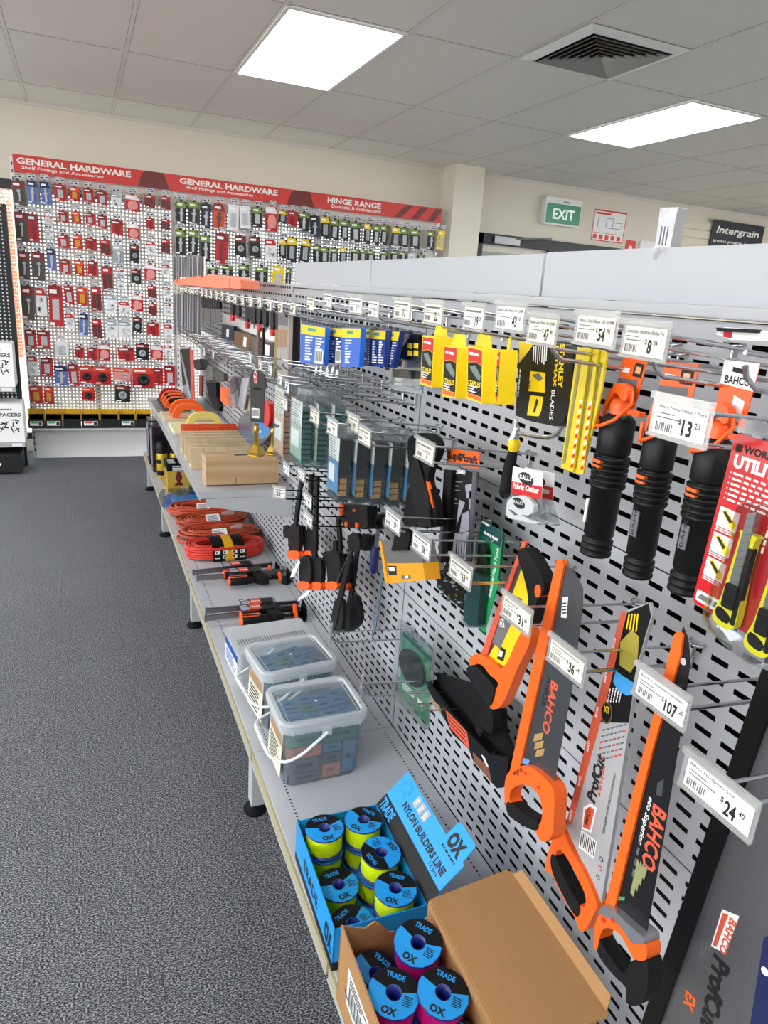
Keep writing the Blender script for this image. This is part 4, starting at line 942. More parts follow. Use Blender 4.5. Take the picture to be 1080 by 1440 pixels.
# --- three black saw tubes with orange guards
def q7(a, b): return (780+a/3.0635, 430+b/3.0635)
def tubesaw(a, c, wpx, cardpts, lab, x, white=False, plate=True, cardtxt=True):
    A = at(0, x, *q7(*a)); B = at(0, x, *q7(*c)); ax = (B-A); L = ax.length
    r = abs(at(0, x, *q7(a[0]+wpx/2, a[1])).y-A.y)
    T = thing('tube_saw', lab, 'saw', (x, B.y, B.z), 'black tube saws with orange guards')
    n = Vector((-1, 0, 0)); v = -ax.normalized(); F = FR(B, v.cross(n), v)             # y up the tool, z to the aisle
    def lath(b, prof, m, seg=18): b.lathe(prof, m, F @ Matrix.Rotation(-PI/2, 4, 'X'), seg)
    b = MB()
    prof = [(r*.3, 0), (r*.82, .002)]
    for k in range(3): z0 = .004+.009*k; prof += [(r*.95, z0), (r*.95, z0+.004), (r*.78, z0+.0055), (r*.78, z0+.008)]
    prof += [(r*.9, .034), (r*.92, L*.48)]
    for k in range(6): z0 = L*.49+(L*.22)/6*k; prof += [(r*1.06, z0), (r*1.08, z0+L*.018), (r*.84, z0+L*.022), (r*.84, z0+L*.034)]
    prof += [(r*.98, L*.715), (r*1.0, L*.72), (r*1.02, L*.93), (r*.6, L*.97), (r*.3, L)]
    lath(b, prof, M_black); part(T, 'body', b)
    b = MB(); lath(b, [(r*.60, L*.955), (r*.62, L*1.03), (r*.5, L*1.06), (r*.1, L*1.068)], M_orange); part(T, 'nose_cap', b)
    b = MB(); b.tube([(-r*1.05, L*.90, r*.3), (-r*1.0, L*1.0, r*.2), (-r*.75, L*1.10, 0), (0, L*1.15, -r*.2), (r*.7, L*1.12, 0), (r*1.15, L*1.05, r*.3), (r*.9, L*.95, r*1.1), (r*.2, L*.90, r*1.35), (-r*.6, L*.88, r*1.1), (-r*1.05, L*.90, r*.4)], r*.11, M_orange, 8, F=F)
    b.prism(smooth([(-r*1.05, L*.98), (-r*.8, L*1.10), (-r*.2, L*1.16), (r*.5, L*1.15), (r*.75, L*1.08), (r*.4, L*1.06), (-r*.3, L*1.10), (-r*.75, L*1.02)], 3), -r*.2, r*.35, M_orange, F)
    b.box((-r*.75, L*.86, r*.95), (-r*.55, L*.99, r*1.08), M_orange, F); b.box((r*.85, L*.985, -r*.3), (r*1.75, L*1.01, r*.2), M_orange, F)
    part(T, 'blade_guard', b)
    b = MB(); b.box((-r*.35, L*.655, r*.86), (r*.35, L*.675, r*1.13), M_orange, F); b.box((-r*.35, L*.625, r*.86), (r*.35, L*.64, r*1.13), M_orange, F); part(T, 'lock_button', b)
    if plate: b = MB(); b.box((-r*.25, .06, r*.9), (r*.3, L*.45, r*.98), mat('grey name plate', '6b6c6e', .3), F); b.text('BAHCO', r*.12, .062, r*.25, r*.985, M_ink, F, w=.05, rot=PI/2); part(T, 'name_plate', b)
    else: b = MB(); b.box((-r*.55, .05, r*.72), (-r*.35, .085, r*.9), M_paper, F); part(T, 'window_slot', b, 'pale slot in the black body')
    # hang card
    b = MB(); G_ = SIDE(x+.012); pts = [sp(*q7(*p), x+.012) for p in cardpts]
    b.prism(pts, 0, .001, M_inkgrey if not white else M_orange, G_); tl, tr, br, bl = pts[0], pts[1], pts[2], pts[3]
    def mix(s, t_): a_ = (tl[0]+(tr[0]-tl[0])*s, tl[1]+(tr[1]-tl[1])*s); c_ = (bl[0]+(br[0]-bl[0])*s, bl[1]+(br[1]-bl[1])*s); return (a_[0]+(c_[0]-a_[0])*t_, a_[1]+(c_[1]-a_[1])*t_)
    b.plate([mix(0, 0), mix(1, 0), mix(1, .42), mix(0, .42)], .001, M_paper if white else M_orange, G_)
    b.plate([mix(.84, .42), mix(1, .42), mix(1, 1), mix(.84, 1)], .001, M_orange, G_)
    if white: b.text('BAHCO', mix(.5, .38)[0], mix(.5, .38)[1], .009, .0015, M_ink, G_, w=.034, align='C', bold=.03); b.plate([mix(.3, .1), mix(.7, .12), mix(.7, .2), mix(.3, .18)], .0013, M_ink, G_); b.plate([mix(.5, .55), mix(.85, .6), mix(.85, .95), mix(.5, .9)], .0013, M_paper, G_)
    else: b.plate([mix(.56, .1), mix(.92, .12), mix(.92, .38), mix(.56, .36)], .0013, M_ink, G_); b.plate([mix(.64, .17), mix(.84, .18), mix(.84, .31), mix(.64, .3)], .0016, mat('tan badge', 'd9a878', .5), G_); b.rect(mix(.1, .3)[0], mix(.1, .3)[1], mix(.4, .3)[0], mix(.4, .22)[1], .0013, M_paper, G_)
    part(T, 'hang_card', b)
tubesaw((283, 445), (172, 1075), 108, [(300,215),(408,228),(345,445),(245,440)], 'leftmost black tube saw with orange guard beside the yellow hacksaw blades', .675, plate=False)
tubesaw((470, 500), (352, 1170), 112, [(478,240),(625,250),(580,500),(420,480)], 'middle black tube saw, its guard partly behind the 13.20 ticket', .665)
tubesaw((705, 545), (552, 1240), 135, [(735,232),(888,250),(815,530),(690,470)], 'rightmost black tube saw with white topped card beside the red knife card', .655, white=True)
# ============================================================ goods standing on the base shelf
Z0 = ZS+.0008
M_oxb = mat('bright blue print', '1b9be6', .35, var=.03); M_reel = mat('translucent blue reel plastic', '1a2a80', .3, var=.05)
M_ylw = mat('fluorescent yellow line', 'd8f000', .5, var=.1, scale=300, bump=.4); M_pnk = mat('fluorescent pink line', 'ff1fa0', .5, var=.1, scale=300, bump=.4)
RR, RH = .0425, .050
def make_reel(name, label, line, group):
    t = thing(name, label, 'reel of line', (0, 0, 0), group)
    b = MB(); b.lathe([(RR, 0), (RR, .003), (.024, .0035), (.024, RH-.0035), (RR, RH-.003), (RR, RH), (.012, RH), (.012, .004)], M_reel, seg=28, cap0=False, cap1=False); b.lathe([(RR, 0), (.0, 0.0001)], M_reel, seg=28, cap0=False, cap1=False)
    part(t, 'spool', b)
    b = MB(); pr = [(.024, .004)]
    for k in range(11): pr += [(.0375, .0045+k*.0038), (.0388, .0064+k*.0038)]
    pr += [(.024, RH-.004)]; b.lathe(pr, line, seg=28, cap0=False, cap1=False); part(t, 'line', b)
    b = MB(); z = RH+.0002
    def sector(a0, a1, m, zz):
        n = 14; o_ = [(RR*.985*math.cos(a0+(a1-a0)*k/n), RR*.985*math.sin(a0+(a1-a0)*k/n)) for k in range(n+1)]; i_ = [(.0135*math.cos(a0+(a1-a0)*k/n), .0135*math.sin(a0+(a1-a0)*k/n)) for k in range(n+1)]
        vsx = [(p[0], p[1], zz) for p in o_+i_]; b.add(vsx, [(k, k+1, n+2+k, n+1+k) for k in range(n)], m)
    sector(0, 2*PI, M_oxb, z); sector(math.radians(20), math.radians(165), M_black, z+.0001)
    b.text('OX', 0, -.036, .013, z+.0003, M_ink, w=.026, align='C', bold=.05)
    b.text('TRADE', -.004, .0225, .0095, z+.0004, M_oxb, w=.032, align='C', bold=.03)
    b.lines(.017, -.014, .036, .004, 5, z+.0003, M_ink, fill=.4)
    part(t, 'printed_label', b)
    return t
# --- blue display box
bx0, by0, bw, bl, bh = .368, .918, .189, .288, .10
FB = TOP(bx0, by0, Z0, math.radians(-2.0))
t = thing('line_display_box', 'bright blue display box of yellow builders line with printed header standing behind the kraft carton', 'display box', (bx0, by0, Z0))
th = .0022
b = MB()
b.box((0, 0, 0), (bw, bl, th), M_oxb, FB); b.box((0, 0, 0), (th, bl, bh), M_oxb, FB); b.box((bw-th, 0, 0), (bw, bl, bh), M_oxb, FB); b.box((0, 0, 0), (bw, th, bh), M_oxb, FB); b.box((0, bl-th, 0), (bw, bl, bh), M_oxb, FB)
SF = FB @ FR((0, bl, 0), (0, -1, 0), (0, 0, 1))        # outside of the aisle-side wall
b.box((0, 0, -.0004), (bl, .018, .0004), M_black, SF); b.text('OX', bl-.055, .025, .05, .0006, M_ink, SF, w=.045, bold=.05); b.text('TRADE', .07, .035, .03, .0006, M_ink, SF, w=.11)
NF = FB @ FR((0, 0, 0), (1, 0, 0), (0, 0, 1)); b.box((0, 0, 0), (bw, .02, .0004), M_black, NF)
part(t, 'carton', b)
hF = FB @ FR((bw, bl, bh), (0, -1, 0), (.60, 0, .62))  # leans away over the shelf
hh_ = .104
b = MB(); b.prism([(0, 0), (bl, 0), (bl, hh_*.98), (bl*.68, hh_), (bl*.68, hh_+.030), (bl*.66, hh_+.036), (bl*.63, hh_+.036)][:3]+[(bl*.97, hh_), (bl*.965, hh_+.034), (bl*.95, hh_+.04), (bl*.73, hh_+.04), (bl*.715, hh_+.034), (bl*.71, hh_), (.0, hh_)], 0, th, M_oxb, hF)
b.rect(0, .0, bl, .034, th, M_black, hF); b.text('TRADE', .006, .005, .024, th+.0005, M_oxb, hF, w=.062, bold=.03)
b.text('NYLON BUILDERS LINE', .062, .050, .017, th+.0003, M_ink, hF, w=.205, bold=.04); b.text('12 pcs', .222, .038, .011, th+.0003, M_ink, hF, w=.036)
b.text('OX', bl*.745, hh_-.010, .034, th+.0003, M_ink, hF, w=.052, bold=.06); b.text('~', bl*.74, hh_-.020, .006, th+.0003, M_ink, hF, w=.056)
for i in range(3): b.plate(rrect(.078+.022*i, .074, .096+.022*i, .098, .003, 2), th, M_slv, hF); b.lines(.081+.022*i, .078, .093+.022*i, .094, 3, th+.0004, M_paper, hF)
for q in ([(.01, .07), (.03, .09), (.045, .085), (.055, .075)], [(.015, .08), (.03, .097), (.05, .092), (.052, .08), (.04, .07)], [(.02, .06), (.035, .072), (.05, .062)]): b.tube([(p[0], p[1], th) for p in smooth(q, 3, False)], .0004, M_blueprint, 4, F=hF)
part(t, 'header', b)
R = random.Random(4)
def put(proto, F, x, y, z, lab, rz, tx=0, ty=0, group=None):
    M = F @ Matrix.Translation((x, y, z)) @ Matrix.Rotation(rz, 4, 'Z') ; M = F @ Matrix.Translation((x, y, z)) @ Matrix.Rotation(tx, 4, 'X') @ Matrix.Rotation(ty, 4, 'Y') @ Matrix.Rotation(rz, 4, 'Z')
    o = proto if not proto.get('used') else dup(proto, (0, 0, 0))
    proto['used'] = 1; o.matrix_world = M; o.location = M.translation; o.rotation_euler = M.to_euler(); o['label'] = lab
    return o
ry_ = make_reel('line_reel', 'x', M_ylw, 'reels of yellow builders line in the blue box')
cols = [bw*.27, bw*.745]; rows_ = [.048, .144, .238]
names = {(0, 2): 'farthest left corner of the blue box, top layer', (1, 2): 'far right corner of the blue box, top layer', (1, 1): 'middle of the right row, top layer', (1, 0): 'nearest on the right of the blue box'}
rot = {(0, 2): .0, (1, 2): -.9, (1, 1): 1.9, (1, 0): -.6, (0, 1): .15, (0, 0): .5}
for (i, j), n in names.items(): put(ry_, FB, cols[i]+R.uniform(-.002, .002), rows_[j], th+RH+.0062+.002, 'yellow builders line reel, '+n, rot[(i, j)], R.uniform(-.04, .10), R.uniform(-.04, .04))
for (i, j), n in {(0, 1): 'lower layer, middle of the left row', (0, 0): 'lower layer, nearest on the left'}.items(): put(ry_, FB, cols[i], rows_[j]-.006, th+.006, 'yellow builders line reel, '+n, rot[(i, j)], .06, .02)
for (i, j), n in {(0, 2): 'far left', (1, 2): 'far right', (1, 1): 'middle right', (1, 0): 'near right'}.items(): put(ry_, FB, cols[i], rows_[j], th+.001, f'yellow builders line reel underneath the {n} one', R.uniform(-1, 1))
# --- kraft carton with pink line
kx, ky, kw, kl, kh = .352, .583, .170, .283, .17
FK = TOP(kx, ky, Z0, math.radians(-1.5))
t = thing('kraft_carton', 'open brown cardboard carton of pink line with its lid folded out to the right', 'carton', (kx, ky, Z0))
b = MB(); th2 = .003
M_kin = M_kraft
b.box((0, 0, 0), (kw, kl, th2), M_kraft, FK); b.box((0, 0, 0), (th2, kl, kh), M_kraft, FK); b.box((kw-th2, 0, 0), (kw, kl, kh), M_kraft, FK); b.box((0, 0, 0), (kw, th2, kh), M_kraft, FK)
# far wall with torn rim
R = random.Random(9); pts = [(0, 0), (kw, 0), (kw, kh)]; n = 16
for k in range(n): u_ = kw-(kw*.72)*k/n; pts.append((u_, kh-.012-.045*math.sin(PI*min(1, k/n+.15))*1+R.uniform(-.004, .004)))
pts += [(kw*.26, kh-.02), (0, kh)]
b.prism(pts, 0, th2, M_kraft, FK @ FR((0, kl, 0), (1, 0, 0), (0, 0, 1)))
SK = FK @ FR((0, kl, 0), (0, -1, 0), (0, 0, 1)); b.rect(.05, .05, .16, .13, .0002, M_paper, SK); b.bars(.06, .06, .15, .10, .0006, M_ink, SK, 20); b.lines(.06, .105, .15, .125, 3, .0006, M_ink, SK)
part(t, 'carton', b)
b = MB(); lF = FK @ FR((kw, kl, kh), (0, -1, 0), (1, 0, .05))
b.prism([(0, 0), (kl-.005, 0), (kl+.006, .165), (kl+.004, .172), (0.0, .178), (-.012, .165)], 0, th2, M_kraft, lF)
part(t, 'lid', b)
b = MB(); b.prism([(0, .0), (kl-.002, .0), (kl-.012, .022), (.012, .022)], 0, .002, M_kraft, lF @ Matrix.Translation((0, .174, .0005)) @ Matrix.Rotation(.9, 4, 'X')); part(t, 'tuck_flap', b)
rp_ = make_reel('line_reel', 'x', M_pnk, 'reels of pink builders line in the kraft carton')
for (x, y, z, rz, tx, ty, n) in ((.128, .232, .104, -.9, .16, -.12, 'farthest, top of the heap'), (.124, .134, .104, -.75, .12, .0, 'in the middle at the carton lid side'), (.048, .160, .100, -.65, .10, .02, 'on the left side over another'), (.040, .235, .06, -.9, .22, .16, 'far left, half under its neighbour'), (.125, .066, .072, -1.0, .1, 0, 'nearest, cut by the bottom edge of the picture'),
   (.122, .235, .006, .4, 0, 0, 'underneath the farthest one'), (.12, .145, .006, 1.2, 0, 0, 'underneath the middle one'), (.045, .15, .006, 1.9, 0, 0, 'underneath the left one'), (.045, .058, .006, 2.2, 0, 0, 'at the near left bottom of the carton')):
    put(rp_, FK, x, y, z, 'pink builders line reel, '+n, rz, tx, ty)

# --- buckets of packers
M_buck = clear('frosted bucket plastic', 'eef6fa', rough=.25, haze=.22); M_lid = clear('frosted lid plastic', 'f3f8fb', rough=.2, haze=.16); M_rim = clear('milky rim plastic', 'f3f7f9', rough=.25, haze=.72)
M_bail = mat('white bucket handle', 'e6e9ea', .35)
PK = dict(blue=mat('packer blue', '3f7ea6', .45), green=mat('packer green', '2f8574', .45), pink=mat('packer salmon', 'd98a74', .45), dark=mat('packer slate', '47566a', .45))
def frust(b, x0, y0, x1, y1, r, z0, z1, g, m, F, open_top=True):
    lo = rrect(x0+g, y0+g, x1-g, y1-g, r, 5); hi = rrect(x0, y0, x1, y1, r, 5); n = len(lo)
    b.add([(p[0], p[1], z0) for p in lo]+[(p[0], p[1], z1) for p in hi], [(i, (i+1) % n, n+(i+1) % n, n+i) for i in range(n)], m, F, True)
def bucket(cx, cy, rz, lab, which, w=.236, l=.196, h=.195):
    F = TOP(cx, cy, Z0, rz); t = thing('packer_bucket', lab, 'bucket', (cx, cy, Z0), 'clear tubs of plastic packers')
    x0, x1, y0, y1 = -w/2+.008, w/2-.008, -l/2+.008, l/2-.008
    b = MB(); frust(b, x0, y0, x1, y1, .028, 0, h-.02, .012, M_buck, F); lo = rrect(x0+.012, y0+.012, x1-.012, y1-.012, .028, 5); b.add([(p[0], p[1], .0005) for p in lo], [tuple(range(len(lo)))[::-1]], M_buck, F); part(t, 'tub', b)
    b = MB()
    frust(b, -w/2+.003, -l/2+.003, w/2-.003, l/2-.003, .032, h-.032, h-.018, .001, M_rim, F)
    for (g0, z0, g1, z1) in ((0, h-.020, 0, h-.006), (0, h-.006, .004, h), (.004, h, .014, h), (.014, h, .018, h-.006)):
        a = rrect(-w/2+g0, -l/2+g0, w/2-g0, l/2-g0, max(.035-g0, .01), 5); c = rrect(-w/2+g1, -l/2+g1, w/2-g1, l/2-g1, max(.035-g1, .01), 5); n = len(a)
        b.add([(p[0], p[1], z0) for p in a]+[(p[0], p[1], z1) for p in c], [(i, (i+1) % n, n+(i+1) % n, n+i) for i in range(n)], M_rim, F, True)
    for k in range(5):
        b.box((-w/2+.03+.044*k, -l/2-.0005, h-.032), (-w/2+.032+.044*k, -l/2+.003, h-.018), M_rim, F)
    part(t, 'rim', b)
    b = MB(); a = rrect(-w/2+.018, -l/2+.018, w/2-.018, l/2-.018, .018, 5); b.add([(p[0], p[1], h-.006) for p in a], [tuple(range(len(a)))], M_lid, F)
    b.tube([(p[0], p[1], h-.0055) for p in rrect(-w/2+.026, -l/2+.024, w/2-.026, l/2-.024, .006, 2)], .0009, M_rim, 5, closed=True, F=F); b.lathe([(.004, 0), (.003, .0015)], M_bail, F @ Matrix.Translation((0, 0, h-.006)), 10); part(t, 'lid', b)
    b = MB()
    for s in (-1, 1): b.box((-.012, s*(l/2-.001), h-.042), (.012, s*(l/2+.004), h-.020), M_rim, F)
    part(t, 'handle_lug', b)
    b = MB(); zl = h-.032
    pt = [(0, -l/2-.006, zl), (-.03, -l/2-.008, zl-.022), (-.07, -l/2-.010, zl-.05), (-.108, -l/2-.006, zl-.064), (-.138, -l/2+.02, zl-.062), (-.148, -l/2+.06, zl-.05), (-.150, 0, zl-.044), (-.148, l/2-.06, zl-.05), (-.138, l/2-.02, zl-.062), (-.108, l/2+.006, zl-.064), (-.07, l/2+.010, zl-.05), (-.03, l/2+.008, zl-.022), (0, l/2+.006, zl)]
    b.tube(smooth(pt, 3, False), .0035, M_bail, 8, F=F, flat=1.3)
    for k in range(8): b.tube([(-.1485, -.035+.0095*k, zl-.0465), (-.1490, -.028+.0095*k, zl-.0465)], .0058, M_bail, 8, F=F)
    part(t, 'handle', b)
    # printed label on the aisle side
    b = MB(); LF = F @ FR((x0+.004, 0, 0), (0, -1, 0), (.05, 0, 1)); b.prism(rrect(-.062, .02, .062, .15, .004), .0045, .005, M_cream, LF); b.rect(-.055, .11, .055, .14, .005, mat('orange label print', 'd8902a', .5), LF); b.lines(-.05, .03, .05, .10, 7, .005, M_ink, LF); part(t, 'label', b)
    # contents: flat slotted horseshoe packers, stacked in bundles and strewn on top
    R = random.Random(which); g = 'plastic packers in the '+('front' if which == 1 else 'rear')+' tub'
    def packer(col, size, Fp, lab):
        b = MB(); a, c, hgt = size
        nb = max(1, int(hgt/.0065))
        for k in range(nb):
            zz = k*hgt/nb
            b.prism([[(0, 0), (a, 0), (a, c), (0, c)], rrect(a*.25, c*.38, a*.75, c*.62, c*.1, 2)], zz, zz+hgt/nb*.9, PK[col], Fp)
        single(b, 'plastic_packer', lab, 'packer', Fp.translation, g)
    y0b = -l/2+.024
    where = 'front' if which == 1 else 'rear'
    for (u0, u1, z0, z1, col, nm) in ((-.092, -.005, .004, .03, 'dark', 'lower slate'), (-.092, -.005, .032, .072, 'dark', 'upper slate'), (-.094, -.005, .076, .108, 'pink', 'salmon'), (-.094, .0, .112, .150, 'green', 'left green'),
          (0.002, .05, .004, .042, 'pink', 'lower salmon'), (.002, .05, .046, .076, 'dark', 'middle slate'), (.002, .05, .08, .105, 'blue', 'middle blue'), (.055, .094, .01, .105, 'blue', 'upright blue'), (.002, .094, .11, .150, 'green', 'right green')):
        Fp = F @ FR((u0, y0b, z0), (1, 0, 0), (0, 0, 1)) @ Matrix.Translation((0, 0, -.05))
        packer(col, (u1-u0, z1-z0, .05), Fp, f'{nm} bundle of slotted packers against the near wall of the {where} tub')
    for k, (y_, z_, h_, col) in enumerate(((-.02, .006, .055, 'dark'), (-.02, .065, .04, 'pink'), (-.02, .11, .04, 'green'), (.04, .006, .06, 'dark'), (.04, .07, .075, 'green'))):
        Fp = F @ FR((-.094, y_, z_), (1, 0, 0), (0, 1, 0)); packer(col, (.18, .05, h_), Fp, f'{["lowest", "middle", "upper", "low rear", "high rear"][k]} {dict(dark="slate", pink="salmon", green="green")[col]} bundle of packers seen through the left of the {where} tub')
    for k in range(16):
        a = R.uniform(-.25, .25)+(PI/2 if k % 3 == 0 else 0); xx = -.085+.045*(k % 4)+R.uniform(-.006, .006); yy = -.075+.036*(k//4)+R.uniform(-.004, .004)
        Fp = F @ Matrix.Translation((max(-.09, min(.045, xx)), max(-.072, min(.045, yy)), .153+.003*(k % 4))) @ Matrix.Rotation(R.uniform(-.08, .08), 4, 'X') @ Matrix.Rotation(a if abs(a) < 1 else 0, 4, 'Z')
        packer('blue' if k != 9 else 'green', (.05, .036, .006), Fp, f'loose flat packer strewn under the lid of the {where} tub')
bucket(.514, 1.513, .0, 'clear square tub of packers nearest the camera, white handle over the shelf edge', 1)
bucket(.516, 1.768, .10, 'clear square tub of packers behind the front tub', 2)
# --- flat clear box behind the buckets
t = thing('clear_storage_box', 'pale clear box with blue label just behind the second tub', 'box', (.52, 2.02, Z0))
F = TOP(.53, 2.03, Z0, .05); b = MB(); b.prism(rrect(-.135, -.08, .125, .10, .012), 0, .100, M_rim, F); part(t, 'tub', b)
b = MB(); b.prism(rrect(-.14, -.085, .13, .105, .014), .101, .112, M_rim, F)
for k in range(26): b.box((-.12+.009*k, -.03, .112), (-.117+.009*k, .01, .1128), M_inkgrey, F)
part(t, 'lid', b)
b = MB(); LF = F @ FR((-.1362, 0, 0), (0, -1, 0), (0, 0, 1)); b.box((-.09, .01, 0), (.07, .096, .0012), M_paper, LF); b.rect(-.09, .07, .07, .096, .0013, M_blueprint, LF); b.lines(-.08, .02, .06, .065, 6, .0013, M_blueprint, LF); part(t, 'label', b)

# --- bar clamps lying on the shelf
def bar_clamp(name, lab, A, ang, L=.36, group='bar clamps lying on the base shelf'):
    """A = tail end of the steel bar; bar runs along +x (towards the panel) turned by ang"""
    F = TOP(A[0], A[1], A[2], ang) @ Matrix.Diagonal((1, 1.35, 1.45, 1)); t = thing(name, lab, 'clamp', A, group)
    b = MB(); b.box((0, -.003, .012), (L, .003, .026), M_steel, F); b.box((0, -.004, .010), (.006, .004, .028), M_steel, F); part(t, 'bar', b)
    b = MB(); b.prism(smooth([(L-.03, .0), (L+.012, .0), (L+.016, .05), (L-.0, .062), (L-.018, .055), (L-.026, .03)], 3), -.012, .012, M_black, F @ FR((0, 0, .004), (1, 0, 0), (0, -1, 0)) @ Matrix.Translation((0, 0, .012))); 
    for k in range(7): b.box((L+.012, -.006-.007*k, .002), (L+.018, -.003-.007*k, .03), M_black, F)
    part(t, 'fixed_jaw', b, bevel=.002)
    b = MB(); b.box((L*.55, -.022, .004), (L*.72, .02, .034), M_black, F); b.prism(smooth([(L*.70, -.02), (L*.78, -.05), (L*.76, -.062), (L*.66, -.055), (L*.62, -.02)], 3), 0, .026, M_black, F @ Matrix.Translation((0, 0, .006))); part(t, 'sliding_jaw', b, bevel=.003)
    b = MB(); b.tube([(L*.33, -.045, .018), (L*.36, -.045, .019), (L*.52, -.045, .019), (L*.6, -.045, .018), (L*.64, -.045, .018)], [.010, .014, .0135, .010, .008], M_black, 12, F=F)
    b.tube([(L*.64, -.045, .018), (L*.66, -.045, .018), (L*.69, -.045, .018), (L*.72, -.045, .018)], [.012, .0125, .0125, .009], M_black, 12, F=F)
    h = part(t, 'handle', b)
    b = MB(); b.tube([(L*.325, -.045, .018), (L*.345, -.045, .018)], [.011, .0135], M_orange, 12, F=F)
    b.tube([(L*.34, -.045, .0335), (L*.36, -.052, .033), (L*.52, -.052, .032), (L*.54, -.045, .0325), (L*.52, -.038, .032), (L*.36, -.038, .033)], .0018, M_orange, 6, closed=True, F=F); part(h, 'handle_trim', b, top=t)
    b = MB(); b.tube([(L*.72, -.045, .018), (L*.9, -.045, .018)], .0045, M_black, 8, F=F); part(t, 'screw', b)
    b = MB(); b.lathe([(.006, 0), (.017, .003), (.017, .010), (.008, .013)], M_orange, F @ FR((L*.90, -.045, .020), (0, 1, 0), (0, 0, 1)), 8, smooth=False); part(t, 'orange_pad', b)
    b = MB(); b.box((L*.36, -.02, .0345), (L*.60, .018, .0355), M_ink, F); b.rect(L*.37, -.018, L*.46, .004, .0356, mat('picture lilac', 'a59ab8', .5), F); b.rect(L*.47, -.018, L*.58, .016, .0356, M_bahco, F); b.text('~', L*.48, -.005, .008, .0361, M_paper, F, w=.035); b.text('~', L*.37, .007, .007, .0361, M_paper, F, w=.028)
    b.box((L*.60, -.02, .0345), (L*.74, .018, .0355), M_clear, F)
    part(t, 'card', b)
    return t
def Pz(px, py, z=ZS): return at(2, z, px, py)
bar_clamp('bar_clamp', 'bar clamp nearest the tubs, its steel tail over the shelf edge', (.362, 2.385, Z0), .04)
bar_clamp('bar_clamp', 'second bar clamp half under the one nearest the tubs', (.374, 2.445, Z0), -.03)
bar_clamp('bar_clamp', 'front bar clamp of the pair nearest the red cable', (.388, 2.765, Z0), -.02, L=.37)
bar_clamp('bar_clamp', 'rear bar clamp of the pair nearest the red cable', (.380, 2.83, Z0), .04, L=.35)
# --- coiled extension leads
def lead(name, lab, cx, cy, rx, ry, hgt, col, n, seed, sleeve=False, rz=0, messy=.01):
    R = random.Random(seed); F = TOP(cx, cy, Z0, rz); t = thing(name, lab, 'extension lead', (cx, cy, Z0), 'coiled extension leads')
    b = MB(); r = .0062; pts = []; N = 22
    for k in range(n):
        q = R.uniform(-messy, messy); lay = k % max(1, int(hgt/(.0118))); off = (k//max(1, int(hgt/.0118)))*.0135
        for i in range(N):
            a = 2*PI*i/N; e = .8
            c_, s_ = math.cos(a), math.sin(a)
            x = (rx-off+q)*math.copysign(abs(c_)**e, c_); y = (ry-off*.9+q)*math.copysign(abs(s_)**e, s_)
            z = r+lay*.0118+(i/N)*.0118*.6+(R.uniform(0, messy*.5))
            pts.append((x, y, z))
    b.tube(pts, r, col, 7, F=F); part(t, 'cable', b)
    if sleeve:
        b = MB(); x0, x1, hy, hz = -.075, .075, ry+.008, hgt+.010
        prof = [(-hy, .001), (-hy-.006, hz*.5), (-hy*.7, hz), (0, hz+.012), (hy*.7, hz), (hy+.005, hz*.5), (hy, .001)]; prof = smooth(prof, 3, False)
        n_ = len(prof); b.add([(x0, p[0], p[1]) for p in prof]+[(x1, p[0], p[1]) for p in prof], [(i, i+1, n_+i+1, n_+i) for i in range(n_-1)], M_black, F, True)
        xs0, xs1 = -.02, .022; k2 = [(p[0]*1.012, p[1]+.0012) for p in prof]
        b.add([(xs0, p[0], p[1]) for p in k2]+[(xs1, p[0], p[1]) for p in k2], [(i, i+1, n_+i+1, n_+i) for i in range(n_-1)], mat('sleeve amber', 'e0a414', .4), F, True)
        SFm = F @ FR((0, -hy-.0085, 0), (1, 0, 0), (0, .12, 1))
        for i in range(4):
            for j in range(2):
                if i in (0, 3) or True: xx = -.066+.036*i+(.0 if i < 2 else .006); b.rect(xx, .018+.022*j, xx+.022, .033+.022*j, .0006 if not (1 <= i <= 2) else .002, M_paper, SFm); b.rect(xx+.004, .021+.022*j, xx+.012, .030+.022*j, .0014 if not (1 <= i <= 2) else .0028, M_ink, SFm)
        part(t, 'card_sleeve', b)
    else:
        b = MB(); FF = F @ Matrix.Translation((-.01, -ry+.012, hgt+.006)) @ Matrix.Rotation(.5, 4, 'X'); b.prism(rrect(-.035, -.02, .035, .03, .004), 0, .004, M_paper, FF); b.lines(-.03, -.015, .03, .025, 5, .0042, M_inkgrey, FF); part(t, 'tag', b)
        b = MB(); FF = F @ Matrix.Translation((.05, -ry*.2, hgt+.012)); b.tube([(0, 0, 0), (.02, 0, 0), (.035, 0, .002), (.06, 0, .002)], [.008, .013, .017, .017], clear('clear plug', 'f0e6e0', haze=.4), 10, F=FF); part(t, 'plug', b)
    return t
M_leadr = mat('red orange cable', 'd8382a', .42, var=.05); M_leado = mat('orange brown cable', 'b8492a', .42, var=.08)
lead('extension_lead', 'thick red extension lead in black and yellow card sleeve, nearest of the leads', .565, 3.09, .178, .088, .062, M_leadr, 20, 1, True, .03, .003)
lead('extension_lead', 'orange brown extension lead with ticket just behind the red sleeved lead', .575, 3.30, .185, .088, .048, M_leado, 20, 2, messy=.018)
lead('extension_lead', 'orange brown extension lead, third from the camera', .57, 3.50, .172, .082, .056, M_leado, 20, 3, messy=.018, rz=.1)
lead('extension_lead', 'farthest orange brown extension lead beside the blue bag', .565, 3.70, .178, .085, .056, M_leado, 20, 4, messy=.018, rz=-.08)
